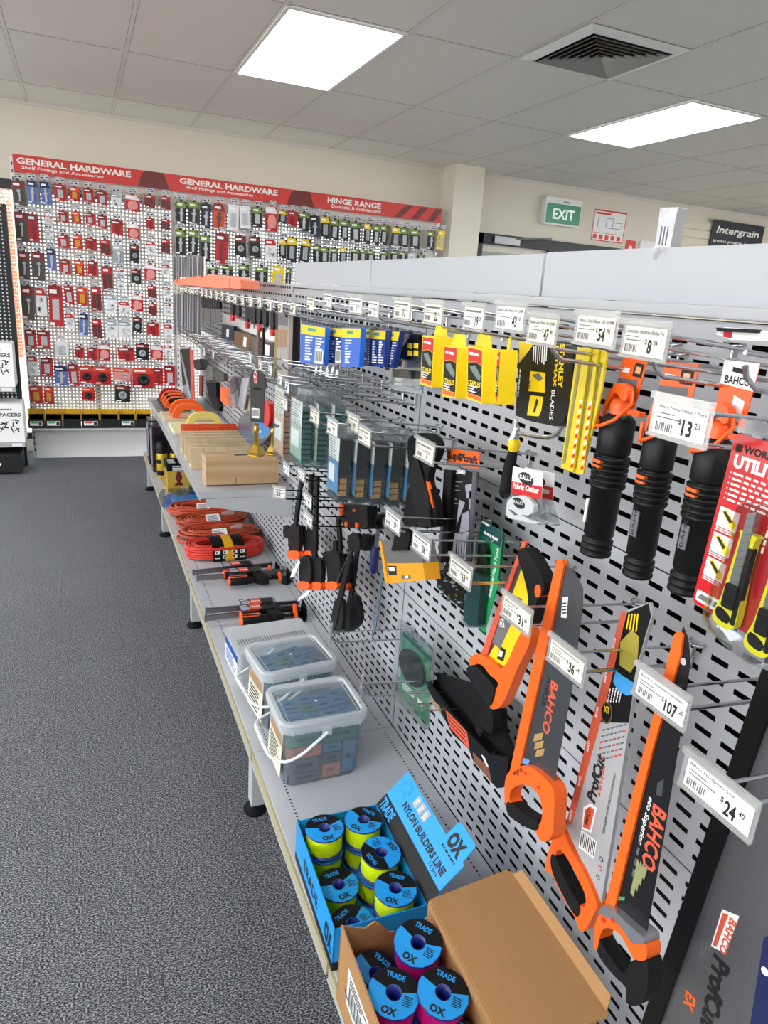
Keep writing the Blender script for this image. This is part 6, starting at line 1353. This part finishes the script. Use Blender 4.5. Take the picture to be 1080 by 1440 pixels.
# --- blue and yellow sachets
f37 = fz(410, 390, 3.724)
blu = [([(48,240),(180,262),(168,458),(45,450)], 'leftmost'), ([(182,258),(268,264),(262,452),(175,448)], 'second from left'), ([(262,262),(366,264),(352,470),(262,468)], 'third from left'), ([(368,268),(440,270),(425,465),(352,462)], 'fourth, darker and set back'), ([(408,272),(496,276),(482,470),(405,466)], 'fifth, darker and set back'), ([(490,278),(570,282),(528,474),(480,470)], 'rightmost')]
for i, (q, lab) in enumerate(blu):
    x = [.575, .60, .585, .64, .62, .635][i]; t = thing('blue_sachet', f'blue hanging pack with yellow top and white print, {lab} of six', 'pack', org(x, f37, [q[2], q[3]]), 'blue and yellow packs in the top row')
    def mx(s, v, q=q): a = (q[0][0]+(q[1][0]-q[0][0])*s, q[0][1]+(q[1][1]-q[0][1])*s); c = (q[3][0]+(q[2][0]-q[3][0])*s, q[3][1]+(q[2][1]-q[3][1])*s); return (a[0]+(c[0]-a[0])*v, a[1]+(c[1]-a[1])*v)
    b = MB(); PP(b, x, f37, q, -.012, 0, mat('pack blue light' if i in (0, 2) else 'pack blue deep', '1d62c4' if i in (0, 2) else '16337c', .35)); part(t, 'pack', b, bevel=.001)
    b = MB(); SP(b, x, f37, [mx(.02, .02), mx(.98, .02), mx(.98, .26), mx(.02, .26)], .0003, M_yellow); SP(b, x, f37, [mx(.3, .08), mx(.62, .08), mx(.62, .16), mx(.3, .16)], .0006, mat('logo teal', '2a8fa8', .5))
    R = random.Random(i)
    for c0 in (.2, .62) if i != 2 else (.2,):
        for k in range(9): v = .31+.07*k; e = c0+R.uniform(.12, .34); SP(b, x, f37, [mx(c0, v), mx(e, v), mx(e, v+.035), mx(c0, v+.035)], .0003, M_paper) if not (k > 4 and c0 > .5 and i in (0, 1)) else None
    if i in (0, 1):
        SP(b, x, f37, [mx(.62, .62), mx(.96, .62), mx(.96, .98), mx(.62, .98)], .0004, M_paper)
        for k in range(7): s = .65+.042*k; SP(b, x, f37, [mx(s, .65), mx(s+.02, .65), mx(s+.02, .92), mx(s, .92)], .0008, M_ink)
    part(t, 'print', b)
    b = MB(); PP(b, x, f37, [mx(.0, -.1), mx(1, -.1), mx(1, .02), mx(0, .02)], -.004, -.002, M_clear); part(t, 'clear_header', b)
# chrome parts under them
x = .66
for k, (a, c, r) in enumerate(((105, 500, .006), (130, 545, .009), (155, 560, .010), (192, 560, .011), (215, 555, .007), (245, 560, .011))):
    t_, b_ = sp(*f37(a+6, 462), x), sp(*f37(a, c), x); b = MB()
    b.tube([(x, -t_[0], t_[1]), (x, -(t_[0]*.6+b_[0]*.4), t_[1]*.6+b_[1]*.4), (x, -b_[0], b_[1]+.012), (x, -b_[0]+.001, b_[1])], [r*.5, r, r*1.25, r*.4], M_chrome, 10)
    single(b, 'chrome_bit', 'shiny chrome bit hanging under the blue packs', 'bit', (x, -b_[0], b_[1]), 'chrome bits under the blue packs')
# --- clear tape measure pack
x = .68; t = thing('clear_tool_pack', 'grey clear blister with black tool between the blue packs and yellow staple boxes', 'tool pack', org(x, f37, [(520,590),(690,620)]))
b = MB(); PP(b, x, f37, [(580,272),(700,290),(690,610),(520,582),(530,430),(552,330)], 0, .001, mat('grey backing card', '6d6e76', .4)); SP(b, x, f37, [(560,280),(640,285),(600,390),(560,350)], .001, M_ink); part(t, 'card', b)
b = MB(); b.prism(smooth(PL(x, f37, [(600,420),(615,360),(655,310),(690,300),(690,330),(650,380),(628,430)]), 2), .002, .014, M_black, SIDE(x)); PP(b, x, f37, [(568,480),(652,492),(648,532),(566,522)], .002, .018, M_black)
for i in range(2):
    for j in range(2): SP(b, x, f37, [(640+32*i,345+38*j),(664+32*i,348+38*j),(662+32*i,376+38*j),(638+32*i,372+38*j)], .0145, M_yellow)
part(t, 'tool', b)
b = MB(); PP(b, x, f37, [(545,435),(680,440),(680,595),(530,570)], .0015, .026, M_clear); PP(b, x, f37, [(560,290),(690,300),(680,440),(560,430)], .0015, .016, M_clear); SP(b, x, f37, [(530,560),(690,590),(690,612),(525,582)], .003, M_slv); part(t, 'blister', b)
# --- clear cases, one behind the other on their hooks
M_case = clear('clear case', 'f0f5f6', rough=.06, haze=.07)
def case(x, y, zt, w, h, d, lab, group, kind, lean=.02):
    t = thing('clear_case', lab, 'case', (x, y, zt-h), group); F = SIDE(x, y, zt) 
    b = MB(); b.box((-w/2, -h, -d), (w/2, -.012, 0), M_case, F); b.prism([(-w/2, -.02), (w/2, -.02), (w/2-.01, .012), (-w/2+.01, .012)], -d*.6, -d*.5, M_case, F); part(t, 'case', b)
    b = MB(); top, bot = dict(plug=(M_paper, mat('label sky blue', '4b93c4', .4)), green=(M_paper, mat('label pale green', 'a9c0b0', .5)), dowel=(M_cream, mat('label salmon cream', 'd8b59c', .5)))[kind]
    b.rect(-w/2+.004, -h*.42, w/2-.003, -.016, -.003, top, F); b.rect(-w/2+.004, -h+.02, w/2-.003, -h*.43, -.003, bot, F)
    b.lines(-w/2+.008, -h*.40, w/2-.01, -.022, 8, -.0025, M_inkgrey, F, fill=.3); b.rect(-w/2+.012, -h*.75, w/2-.03, -h*.5, -.0025, M_paper, F); part(t, 'label', b)
    b = MB(); R = random.Random(int(x*1000)+int(y*100))
    if kind == 'plug':
        b.box((-w/2+.004, -h*.62, -d+.004), (w/2-.004, -h*.12, -.006), mat('dark insert', '1b1d22', .4), F)
        for i in range(4):
            for j in range(3): a = -w/2+.006+(w-.012)/4*i; b.box((a, -h*.92+.016*j, -d+.005), (a+(w-.02)/4.4, -h*.92+.013+.016*j, -.006-R.uniform(0, .006)), mat('tan plugs', 'd8a764', .5), F)
        b.box((-w/2+.003, -h+.002, -d+.003), (w/2-.003, -h*.93, -.005), mat('dark teal base', '1c3f45', .4), F)
    elif kind == 'green':
        for j in range(11): z_ = -h+.012+j*(h-.04)/11; b.box((-w/2+.004, z_, -d+.004), (w/2-.004, z_+(h-.04)/11*.62, -.006), mat('teal packers', '2a7a74', .4), F)
    else:
        for j in range(12): z_ = -h+.012+j*(h-.04)/12; b.box((-w/2+.004, z_, -d+.004), (w/2-.004, z_+(h-.04)/12*.8, -.006), mat('salmon packers', 'c9957c', .45), F)
    part(t, 'contents', b)
for k in range(5): case(.552+.041*k, 1.585-.012*k, 1.178-.002*k, .085, .175, .034, ['outermost clear case of wall plugs, white and blue label in view', 'second clear case of wall plugs on the near hook', 'third clear case of wall plugs on the near hook', 'fourth clear case of wall plugs on the near hook', 'innermost clear case of wall plugs beside the black foam pad'][k], 'clear cases of wall plugs', 'plug')
for k, (x_, y_) in enumerate(((.545, 1.90), (.585, 1.88), (.625, 1.86))): case(x_, y_, 1.215, .12, .20, .035, ['outermost clear case of teal packers with pale green label', 'second clear case of teal packers', 'innermost clear case of teal packers'][k], 'clear cases of teal packers', 'green')
case(.555, 2.13, 1.215, .12, .24, .05, 'clear case of salmon packers left of the teal ones', 'clear case of salmon packers', 'dowel')
# --- black clamps hanging
f6c = fz(400, 660, 6)
def hclamp(x, body, bar, orange, lab, jaw=None, group='black and orange trigger clamps hanging by the raised shelf'):
    t = thing('trigger_clamp', lab, 'clamp', org(x, f6c, orange[2:4]), group)
    b = MB(); PP(b, x, f6c, bar, 0, .008, M_black); part(t, 'bar', b)
    b = MB(); b.prism(smooth(PL(x, f6c, body), 2), -.008, .006, M_black, SIDE(x)); part(t, 'grip', b, bevel=.003)
    b = MB(); b.prism(smooth(PL(x, f6c, orange), 2), -.010, .008, M_orange, SIDE(x)); part(t, 'orange_pad', b, bevel=.002)
    if jaw: b = MB(); b.prism(smooth(PL(x, f6c, jaw), 2), -.004, .004, M_black, SIDE(x)); part(t, 'jaw', b, bevel=.001)
def rc(x0, y0, x1, y1, s=0): return [(x0, y0), (x1, y0), (x1-s, y1), (x0-s, y1)]
hclamp(.66, rc(52, 480, 132, 700), rc(108, 300, 128, 480, 10), rc(48, 690, 132, 750), 'farthest left hanging trigger clamp', rc(0, 480, 40, 570))
hclamp(.68, rc(178, 520, 262, 700), rc(222, 40, 250, 520, 14), rc(188, 690, 240, 740), 'second hanging trigger clamp, small orange pad', rc(130, 480, 170, 570))
hclamp(.64, rc(145, 750, 228, 960), rc(150, 30, 175, 480, 60), rc(130, 950, 220, 1012), 'lower left trigger clamp with white tag')
hclamp(.65, rc(238, 762, 320, 960), rc(272, 60, 300, 762, 20), rc(236, 955, 320, 1015), 'lower right trigger clamp of the left bunch')
hclamp(.66, rc(380, 700, 475, 950), rc(430, 600, 458, 720, 6), rc(372, 950, 458, 1012), 'trigger clamp with side jaw, left of the black spreader bars', rc(335, 700, 380, 800))
hclamp(.69, rc(495, 735, 562, 950), rc(455, 410, 480, 740, -20), rc(482, 957, 548, 1015), 'trigger clamp half behind the black spreader bars')
for k, (x, hd, br, bt, lab) in enumerate(((.66, [(545,560),(625,540),(645,620),(630,680),(555,690)], [(560,680),(590,680),(440,1350),(395,1345)], [(430,1110),(500,1110),(490,1350),(400,1360)], 'left black spreader clamp with long bar'), (.70, [(650,550),(745,560),(752,640),(700,690),(640,660)], [(610,670),(640,670),(585,1080),(555,1080)], [(548,1060),(620,1080),(650,1200),(640,1300),(560,1370),(500,1340)], 'right black spreader clamp with long bar'))):
    t = thing('spreader_clamp', lab, 'clamp', org(x, f6c, bt), 'black spreader clamps'); b = MB(); b.prism(smooth(PL(x, f6c, hd), 2), -.008, .004, M_black, SIDE(x)); part(t, 'head', b, bevel=.003)
    b = MB(); PP(b, x, f6c, br, 0, .006, M_black); PP(b, x, f6c, [(br[0][0]+8, br[0][1]+10), (br[0][0]+14, br[0][1]+10), (br[3][0]+24, br[3][1]-300+k*100), (br[3][0]+18, br[3][1]-300+k*100)], .006, .0065, M_steel); part(t, 'bar', b)
    b = MB(); b.prism(smooth(PL(x, f6c, bt), 2), -.008, .004, M_black, SIDE(x)); part(t, 'jaw', b, bevel=.003)
x = .68; t = thing('clamp_pack', 'black clamp head pack with orange dots above the spreader clamps', 'clamp', org(x, f6c, [(500,500),(720,500)]))
b = MB(); PP(b, x, f6c, [(492,290),(560,295),(725,310),(730,480),(700,505),(530,490),(490,400)], -.02, .01, M_black); part(t, 'body', b, bevel=.004)
b = MB()
for a, c, r in ((520, 320, .012), (515, 365, .011), (558, 462, .008), (650, 470, .008), (625, 345, .004)): q = sp(*f6c(a, c), x); b.prism(circ(q[0], q[1], r, 12), .010, .016, M_orange, SIDE(x))
part(t, 'orange_pad', b)
for q, lab in (([(125,760),(132,790),(80,905),(50,915),(70,850)], 'white swing tag on the lower left trigger clamp'), ([(190,1030),(225,1010),(200,1060),(110,1115),(130,1080)], 'white swing tag under the lower trigger clamps')):
    b = MB(); PP(b, .62, f6c, q, 0, .001, M_paper); single(b, 'swing_tag', lab, 'tag', org(.62, f6c, q))
x = .70; t = thing('glass_cutter', 'dark blue handled tool hanging beside the amber sanding block', 'hand tool', org(x, f6c, [(720,870),(780,875)]))
b = MB(); b.tube([(x, -p[0], p[1]) for p in PL(x, f6c, [(748,870),(752,850),(762,700),(768,650)])], [.008, .012, .012, .009], mat('navy grip', '1b2250', .5), 12); part(t, 'handle', b)
b = MB(); b.tube([(x, -p[0], p[1]) for p in PL(x, f6c, [(770,650),(785,560),(800,470)])], .006, M_steel, 8); b.prism(smooth(PL(x, f6c, [(770,400),(820,375),(830,400),(800,450),(830,500),(790,500),(765,440)]), 2), -.006, .01, M_black, SIDE(x)); part(t, 'head', b)
x = .70; b = MB(); b.prism(PL(x, f6c, [(812,600),(860,640),(848,820),(780,1345),(748,1430),(740,1345),(820,900)]), 0, .002, mat('clear teal sleeve', '8fa9ae', .2)); 
b2 = MB(); PP(b2, x, f6c, [(830,640),(858,640),(845,850),(775,1345),(745,1430),(742,1400),(825,850)], 0, .003, mat('blued steel rule', '7d949b', .25, metal=.6)); single(b2, 'steel_rule', 'long narrow blue grey steel rule hanging behind the sanding block', 'rule', org(x, f6c, [(745,1430)]))
b = MB(); x = .69; b.tube([(x, -p[0], p[1]) for p in [sp(618, 830, x), sp(604, 905, x)]], .001, M_chrome, 5)
# ============================================================ far end of the shelving
fF = fz(230, 370, 5.4)
def flat(name, lab, cat, x, f, q, m, th=.004, extra=None, group=None):
    b = MB(); PP(b, x, f, q, 0, th, m)
    for e in (extra or []): SP(b, x, f, e[0], th+.0003, e[1])
    lowest = min(PL(x, f, q), key=lambda p: p[1]); return single(b, name, lab, cat, (x, -lowest[0], lowest[1]), group)
# bundle of long grey strips at the far end, upper half above the orange foam
M_str = [mat('grey strip %d' % k, c, .35, metal=.3) for k, c in enumerate(('8f9196', '6c6e73', 'b4b6ba', '4d4f54'))]
R = random.Random(8)
for k in range(20):
    a = 78+10.2*k; x = .60+.0035*(k % 3)
    q = [(a, 232+R.uniform(-3, 3)), (a+8.5, 232+R.uniform(-3, 3)), (a+6+R.uniform(-3, 3), 540+R.uniform(-8, 8)), (a-2+R.uniform(-3, 3), 538)]
    flat('hanging_strip', 'long grey strip in the bundle hanging at the far end of the top row', 'strip', x, fF, q, M_str[k % 4], .003, group='grey strips hanging below the orange foam')
for k in range(22):
    a = 74+10.2*k; x = .60+.0035*(k % 3)
    q = [(a+R.uniform(-4, 4), -50+R.uniform(-4, 4)), (a+8+R.uniform(-3, 3), -50), (a+8, 140-30*(k > 4)), (a, 140-30*(k > 4))]
    flat('hanging_strip', 'grey strip standing above the orange foam at the far end', 'strip', x, fF, q, M_str[(k*3) % 4], .003, group='grey strips above the orange foam')
b = MB(); PP(b, .625, fF, [(300,-50),(318,-50),(316,90),(298,90)], 0, .004, M_paper); single(b, 'white_end_strip', 'white strip at the right of the upper grey bundle', 'strip', org(.625, fF, [(300,90)]))
M_foam = mat('salmon orange foam', 'f58c6c', .85, var=.08, bump=.4, scale=120)
x = .60
t = thing('foam_slab', 'long salmon orange foam slab lying on the top hooks at the far end', 'foam', org(x, fF, [(75,175),(480,190)]))
b = MB(); PP(b, x, fF, [(75,130),(120,118),(230,100),(370,88),(480,95),(495,118),(500,190),(430,192),(330,180),(180,168),(76,172)], -.10, .0, M_foam); part(t, 'slab', b, bevel=.006)
t = thing('foam_block', 'short salmon foam block at the near end of the long slab', 'foam', org(x, fF, [(500,190),(580,195)]))
b = MB(); PP(b, x, fF, [(502,118),(578,124),(584,196),(502,190)], -.08, -.002, M_foam); part(t, 'block', b, bevel=.006)
# chisels and screwdrivers in the top row
def hand(a, y0, y1, y2, hm, x, lab, group, w=9, tip=None, bm=M_steel, bw=.35):
    t = thing('hanging_tool', lab, 'hand tool', (x, -sp(*fF(a, y2), x)[0], sp(*fF(a, y2), x)[1]), group)
    h_ = w*.42
    b = MB(); b.prism(smooth(PL(x, fF, [(a-h_*.7, y0), (a+h_*.7, y0), (a+h_, (y0+y1)/2), (a+h_*.8, y1), (a-h_*.8, y1), (a-h_, (y0+y1)/2)]), 2), -.012, 0, hm, SIDE(x)); part(t, 'handle', b)
    if tip: b = MB(); b.prism(smooth(PL(x, fF, [(a-h_*.75, y1), (a+h_*.75, y1), (a+h_*.6, y1+tip), (a-h_*.6, y1+tip)]), 2), -.012, .0005, M_red, SIDE(x)); part(t, 'red_end', b)
    if y2 > y1 and not tip: b = MB(); PP(b, x, fF, [(a-h_*bw, y1), (a+h_*bw, y1), (a+h_*bw*.8, y2), (a-h_*bw*.8, y2)], -.006, -.003, bm); part(t, 'blade', b)
for k in range(8): hand(292+18*k, 262+4*k, 335+2*k, 470+R.uniform(-30, 22), M_black, .60-.002*k, 'black handled chisel with steel blade in the far top row', 'black handled chisels in the far top row', 15, bw=1.0)
for k, (a, y0, y1, tp) in enumerate(((515, 300, 395, 40), (560, 300, 400, 14), (628, 305, 445, 45), (655, 305, 420, 0), (680, 310, 455, 0), (718, 315, 465, 50), (765, 315, 480, 0), (820, 340, 505, 45), (862, 345, 500, 0))):
    hand(a, y0, y1, y1+(0 if tp else 40), M_black, .60, 'black handled tool with red end, hanging in the middle top row' if tp else 'black handled tool hanging in the middle top row', 'red ended tools in the middle top row' if tp else 'black tools in the middle top row', 30, tp or None)
for (q, m, lab) in (([(728,400),(738,400),(730,825),(712,825)], mat('walnut dowel', '6e5240', .5), 'thin brown dowel reaching down past the second row'), ([(876,370),(892,370),(880,640),(862,860),(846,860)], mat('olive rod', '8a8040', .4), 'olive and brass coloured rod left of the long dowel pack'), ([(764,490),(772,490),(768,700),(760,700)], M_black, 'thin black rod between the dowels')):
    flat('hanging_rod', lab, 'rod', .61, fF, q, m, .008)
flat('dowel_pack', 'long clear pack of brown and grey dowels in the top row', 'dowel pack', .60, fF, [(900,365),(985,375),(968,1010),(882,1005)], mat('dowel pack clear', 'a59a92', .3), .012, [([(900,500),(930,505),(925,640),(893,640)], mat('dowel tan', 'a07a5c', .5)), ([(935,505),(965,510),(960,640),(930,640)], mat('dowel tan', 'a07a5c', .5)), ([(905,370),(975,378),(972,480),(900,470)], M_inkgrey), ([(955,372),(975,374),(973,415),(953,412)], M_red)]+[([(890+18*k,650),(899+18*k,650),(893+18*k,1000),(884+18*k,1000)], M_slv) for k in range(5)])
flat('long_black_pack', 'tall black pack in the shade right of the long dowel pack', 'pack', .63, fF, [(988,385),(1040,395),(1035,770),(975,800)], M_black, .01)
# white board strip and packs behind the top row
flat('blank_board', 'blank white board on the panel behind the far top row tools', 'board', XP-.012, fF, [(455,380),(590,432),(730,490),(862,520),(860,605),(735,560),(590,500),(455,460)], M_paper, .003)
for q, m, lab, ex in (([(460,462),(555,482),(552,598),(460,572)], mat('dark blue pack', '232a48', .35), 'dark blue pack with white label under the blank board', [([(500,500),(520,505),(516,565),(497,560)], M_paper)]), ([(558,515),(690,550),(682,665),(556,622)], mat('brown leather pack', '7d5a34', .5), 'brown coiled item in a pack under the blank board', [([(632,560),(655,566),(650,640),(626,632)], M_paper)]), ([(690,558),(735,575),(730,690),(688,676)], mat('smoke pack', '6a5d5c', .4), 'brownish grey pack next to the brown one', []), ([(765,590),(862,612),(858,735),(760,708)], mat('plum pack', '3a2f38', .35), 'dark plum pack with white label at the near end of the board', [([(792,615),(832,625),(828,705),(790,695)], M_paper)])):
    flat('hanging_pack', lab, 'pack', XP-.03, fF, q, m, .015, ex)
# second row, far
f67 = fz(240, 480, 6.75)
t = thing('hacksaw', 'black hacksaw with pale steel frame, far end of the second row', 'saw', org(.62, f67, [(120,545),(225,550)]))
b = MB(); PP(b, .62, f67, [(90,40),(185,60),(210,545),(120,545)], -.004, 0, M_black); part(t, 'card', b)
b = MB(); b.tube([(.616, -p[0], p[1]) for p in PL(.62, f67, [(180,62),(105,65),(100,100),(160,370),(200,545)])], .008, M_slv, 8); PP(b, .62, f67, [(125,415),(175,410),(200,545),(140,545)], .0, .006, mat('grey blue label', '8a9aa0', .4)); part(t, 'frame', b)
b = MB(); PP(b, .62, f67, [(190,70),(212,80),(232,545),(208,548)], 0, .006, mat('salmon red', 'd2564a', .4)); part(t, 'red_edge', b)
for q, th, m, lab in (([(300,180),(360,170),(380,250),(345,275),(310,260)], .05, M_black, 'black and brown glove on the second row'), ([(360,250),(400,225),(450,260),(440,370),(370,365)], .02, mat('olive grey felt', '5d5c55', .8), 'grey felt pad, left of two on the second row'), ([(440,260),(545,310),(545,380),(465,385),(445,330)], .02, mat('dark felt', '46453f', .8), 'darker grey felt pad, right of two on the second row'),
   ([(372,390),(470,390),(470,520),(505,620),(495,665),(455,655),(400,540)], .02, M_blackm, 'black curved blade cover hanging under the felt pads'), ([(512,430),(555,440),(590,610),(560,615),(512,560)], .02, M_orange, 'orange curved grip behind the clear bag'),
   ([(285,320),(315,330),(310,520),(285,520)], .01, mat('maroon handle', '6a2624', .4), 'maroon strip handle left of the black blade cover'), ([(705,540),(762,530),(758,660),(700,672)], .008, M_pine, 'pale timber piece behind the black barcode card')):
    flat('hanging_item', lab, 'hanging item', .62, f67, q, m, th)
t = thing('clear_tool_bag', 'clear bag holding a dark ring shaped tool left of the oval label card', 'bag', org(.60, f67, [(590,620),(690,650)]))
b = MB(); q = sp(*f67(632, 545), .60); b.tube([(.60, -q[0]+.03*math.cos(a), q[1]+.035*math.sin(a)) for a in [2*PI*k/16 for k in range(16)]], .007, M_inkgrey, 8, closed=True); PP(b, .60, f67, [(585,370),(640,350),(650,440),(600,500)], 0, .012, mat('smoke grey tool', '4e4b50', .4)); PP(b, .60, f67, [(690,345),(760,350),(700,660),(650,620)], 0, .006, mat('pale grey sleeve', 'b0aeb2', .3)); part(t, 'tool', b)
b = MB(); PP(b, .60, f67, [(575,330),(700,340),(690,640),(590,620)], -.004, .02, M_clear); part(t, 'bag', b)
t = thing('oval_label_card', 'black hanging card with red and white oval label above the blue disc', 'card', org(.55, f67, [(760,440),(905,440)]))
b = MB(); b.prism(smooth(PL(.55, f67, [(765,300),(830,285),(890,310),(910,400),(905,455),(765,440)]), 2), 0, .003, M_black, SIDE(.55)); q = sp(*f67(812, 340), .55); b.prism(circ(q[0], q[1], .030, 20, .021), .003, .0034, M_paper, SIDE(.55), back=False); b.prism(circ(q[0], q[1], .027, 20, .018), .0036, .004, M_red, SIDE(.55), back=False); b.text('~', q[0], q[1]-.004, .009, .0044, M_paper, SIDE(.55), w=.042, align='C'); part(t, 'card', b)
t = thing('barcode_card', 'black card with white barcode in front of the blue disc', 'card', org(.55, f67, [(765,760),(880,770)]))
b = MB(); PP(b, .55, f67, [(765,440),(900,455),(890,775),(765,760)], 0, .003, M_black); SP(b, .55, f67, [(778,632),(850,640),(848,732),(778,725)], .003, M_paper)
for k in range(8): SP(b, .55, f67, [(784+8*k,645),(788+8*k,645),(788+8*k,710),(784+8*k,710)], .0036, M_ink)
part(t, 'card', b)
t = thing('red_handled_knife', 'knife with curved red handle and black blade beside the barcode card', 'knife', org(.56, f67, [(940,810),(1040,800)]))
b = MB(); b.prism(smooth(PL(.56, f67, [(890,570),(920,555),(960,590),(975,680),(970,760),(950,812),(925,800),(900,720),(883,640)]), 3), -.008, .012, M_red, SIDE(.56)); part(t, 'handle', b, bevel=.004)
b = MB(); PP(b, .56, f67, [(945,805),(980,770),(1045,800),(1040,812),(985,825),(950,830)], 0, .004, M_black); part(t, 'blade', b)
x = .70; q = sp(*f67(800, 820), x); r1 = abs(sp(*f67(645, 820), x)[0]-q[0])*1.0
t = thing('cutting_disc', 'large grey blue cutting disc with bright blue centre above the mitre boxes', 'disc', (x, -q[0], q[1]-.09))
def ell(cx_, cy_, rx, ry, n=32): return [(cx_+rx*math.cos(2*PI*k/n), cy_+ry*math.sin(2*PI*k/n)) for k in range(n)]
b = MB(); PP(b, x, f67, ell(800, 820, 158, 160), 0, .003, mat('disc steel blue', '5e7b98', .25, metal=.5)); b.prism(PL(x, f67, ell(870, 830, 92, 96)), .003, .0045, mat('disc silver', '8fa3b5', .25, metal=.5), SIDE(x)); part(t, 'disc', b)
b = MB(); b.prism(PL(x, f67, ell(870, 828, 74, 76)), .0045, .005, mat('disc centre blue', '1f86d0', .4), SIDE(x)); SP(b, x, f67, [(845,845),(868,845),(868,868),(845,868)], .0052, M_paper); part(t, 'centre_label', b)
# brass stands
for (a, c0, c1, w_, x, lab) in ((810, 775, 1075, 95, .58, 'left brass flared fitting hanging in front of the mitre boxes'), (970, 800, 1065, 80, .62, 'right brass flared fitting, partly behind the wooden case')):
    T0, B0 = at(0, x, *f67(a, c0)), at(0, x, *f67(a, c1)); hgt = (T0-B0).length; rr_ = w_/6.75*.0042*.62
    t = thing('brass_fitting', lab, 'brass fitting', B0, 'brass flared fittings')
    F = FR(B0, (1, 0, 0), (0, 1, 0)); b = MB(); b.lathe([(.010, hgt*.30), (.009, hgt*.7), (.012, hgt*.8), (.008, hgt*.9), (.010, hgt)], M_gold, F, 14); part(t, 'stem', b)
    b = MB(); b.lathe([(rr_, 0), (rr_, .004), (rr_*.75, hgt*.09), (.014, hgt*.26), (.010, hgt*.32)], M_gold, F, 4, smooth=False); b.lathe([(rr_*.8, -.004), (rr_*.9, 0)], M_gold, F, 18); part(t, 'flared_base', b)
# foil sachet standing on top of the shelving
t = thing('foil_sachet', 'silver foil pouch standing on top of the header boards', 'pouch', (XP+.05, 1.0, 1.516))
b = MB(); f1 = fz(600, 200, 2.25); b.prism(PL(XP+.03, f1, [(768,212),(825,210),(800,335),(775,375),(745,375),(760,270)]), 0, .018, mat('silver foil', 'c0c0c4', .3, metal=.7, bump=.6, scale=60), SIDE(XP+.03))
for k in range(3): b.plate(PL(XP+.03, f1, [(772+10*k,270),(776+10*k,270),(766+10*k,330),(762+10*k,330)]), .018, M_inkgrey, SIDE(XP+.03))
part(t, 'pouch', b, bevel=.003)
b = MB(); PP(b, XP+.035, px_, [(744,398),(751,360),(757,358),(756,395),(750,424),(744,424)], 0, .002, M_paper); SP(b, XP+.035, px_, [(746,408),(753,406),(752,420),(745,421)], .002, M_red); SP(b, XP+.035, px_, [(747,396),(754,394),(753,403),(746,405)], .0022, M_ink); single(b, 'printed_strip', 'white and red printed strip showing in the gap between header boards', 'card', org(XP+.035, px_, [(744,424)]))

b = MB(); x = .64; PP(b, x, px_, [(1010,470),(1022,460),(1086,466),(1086,480),(1030,478)], 0, .004, M_paper); SP(b, x, px_, [(1022,466),(1034,467),(1033,476),(1021,474)], .0042, M_red); PP(b, x, px_, [(1014,461),(1075,464),(1072,469),(1016,466)], .004, .008, M_black)
single(b, 'flat_pack', 'small white pack with red square lying across hooks at the top right edge', 'pack', org(x, px_, [(1030,478)]))
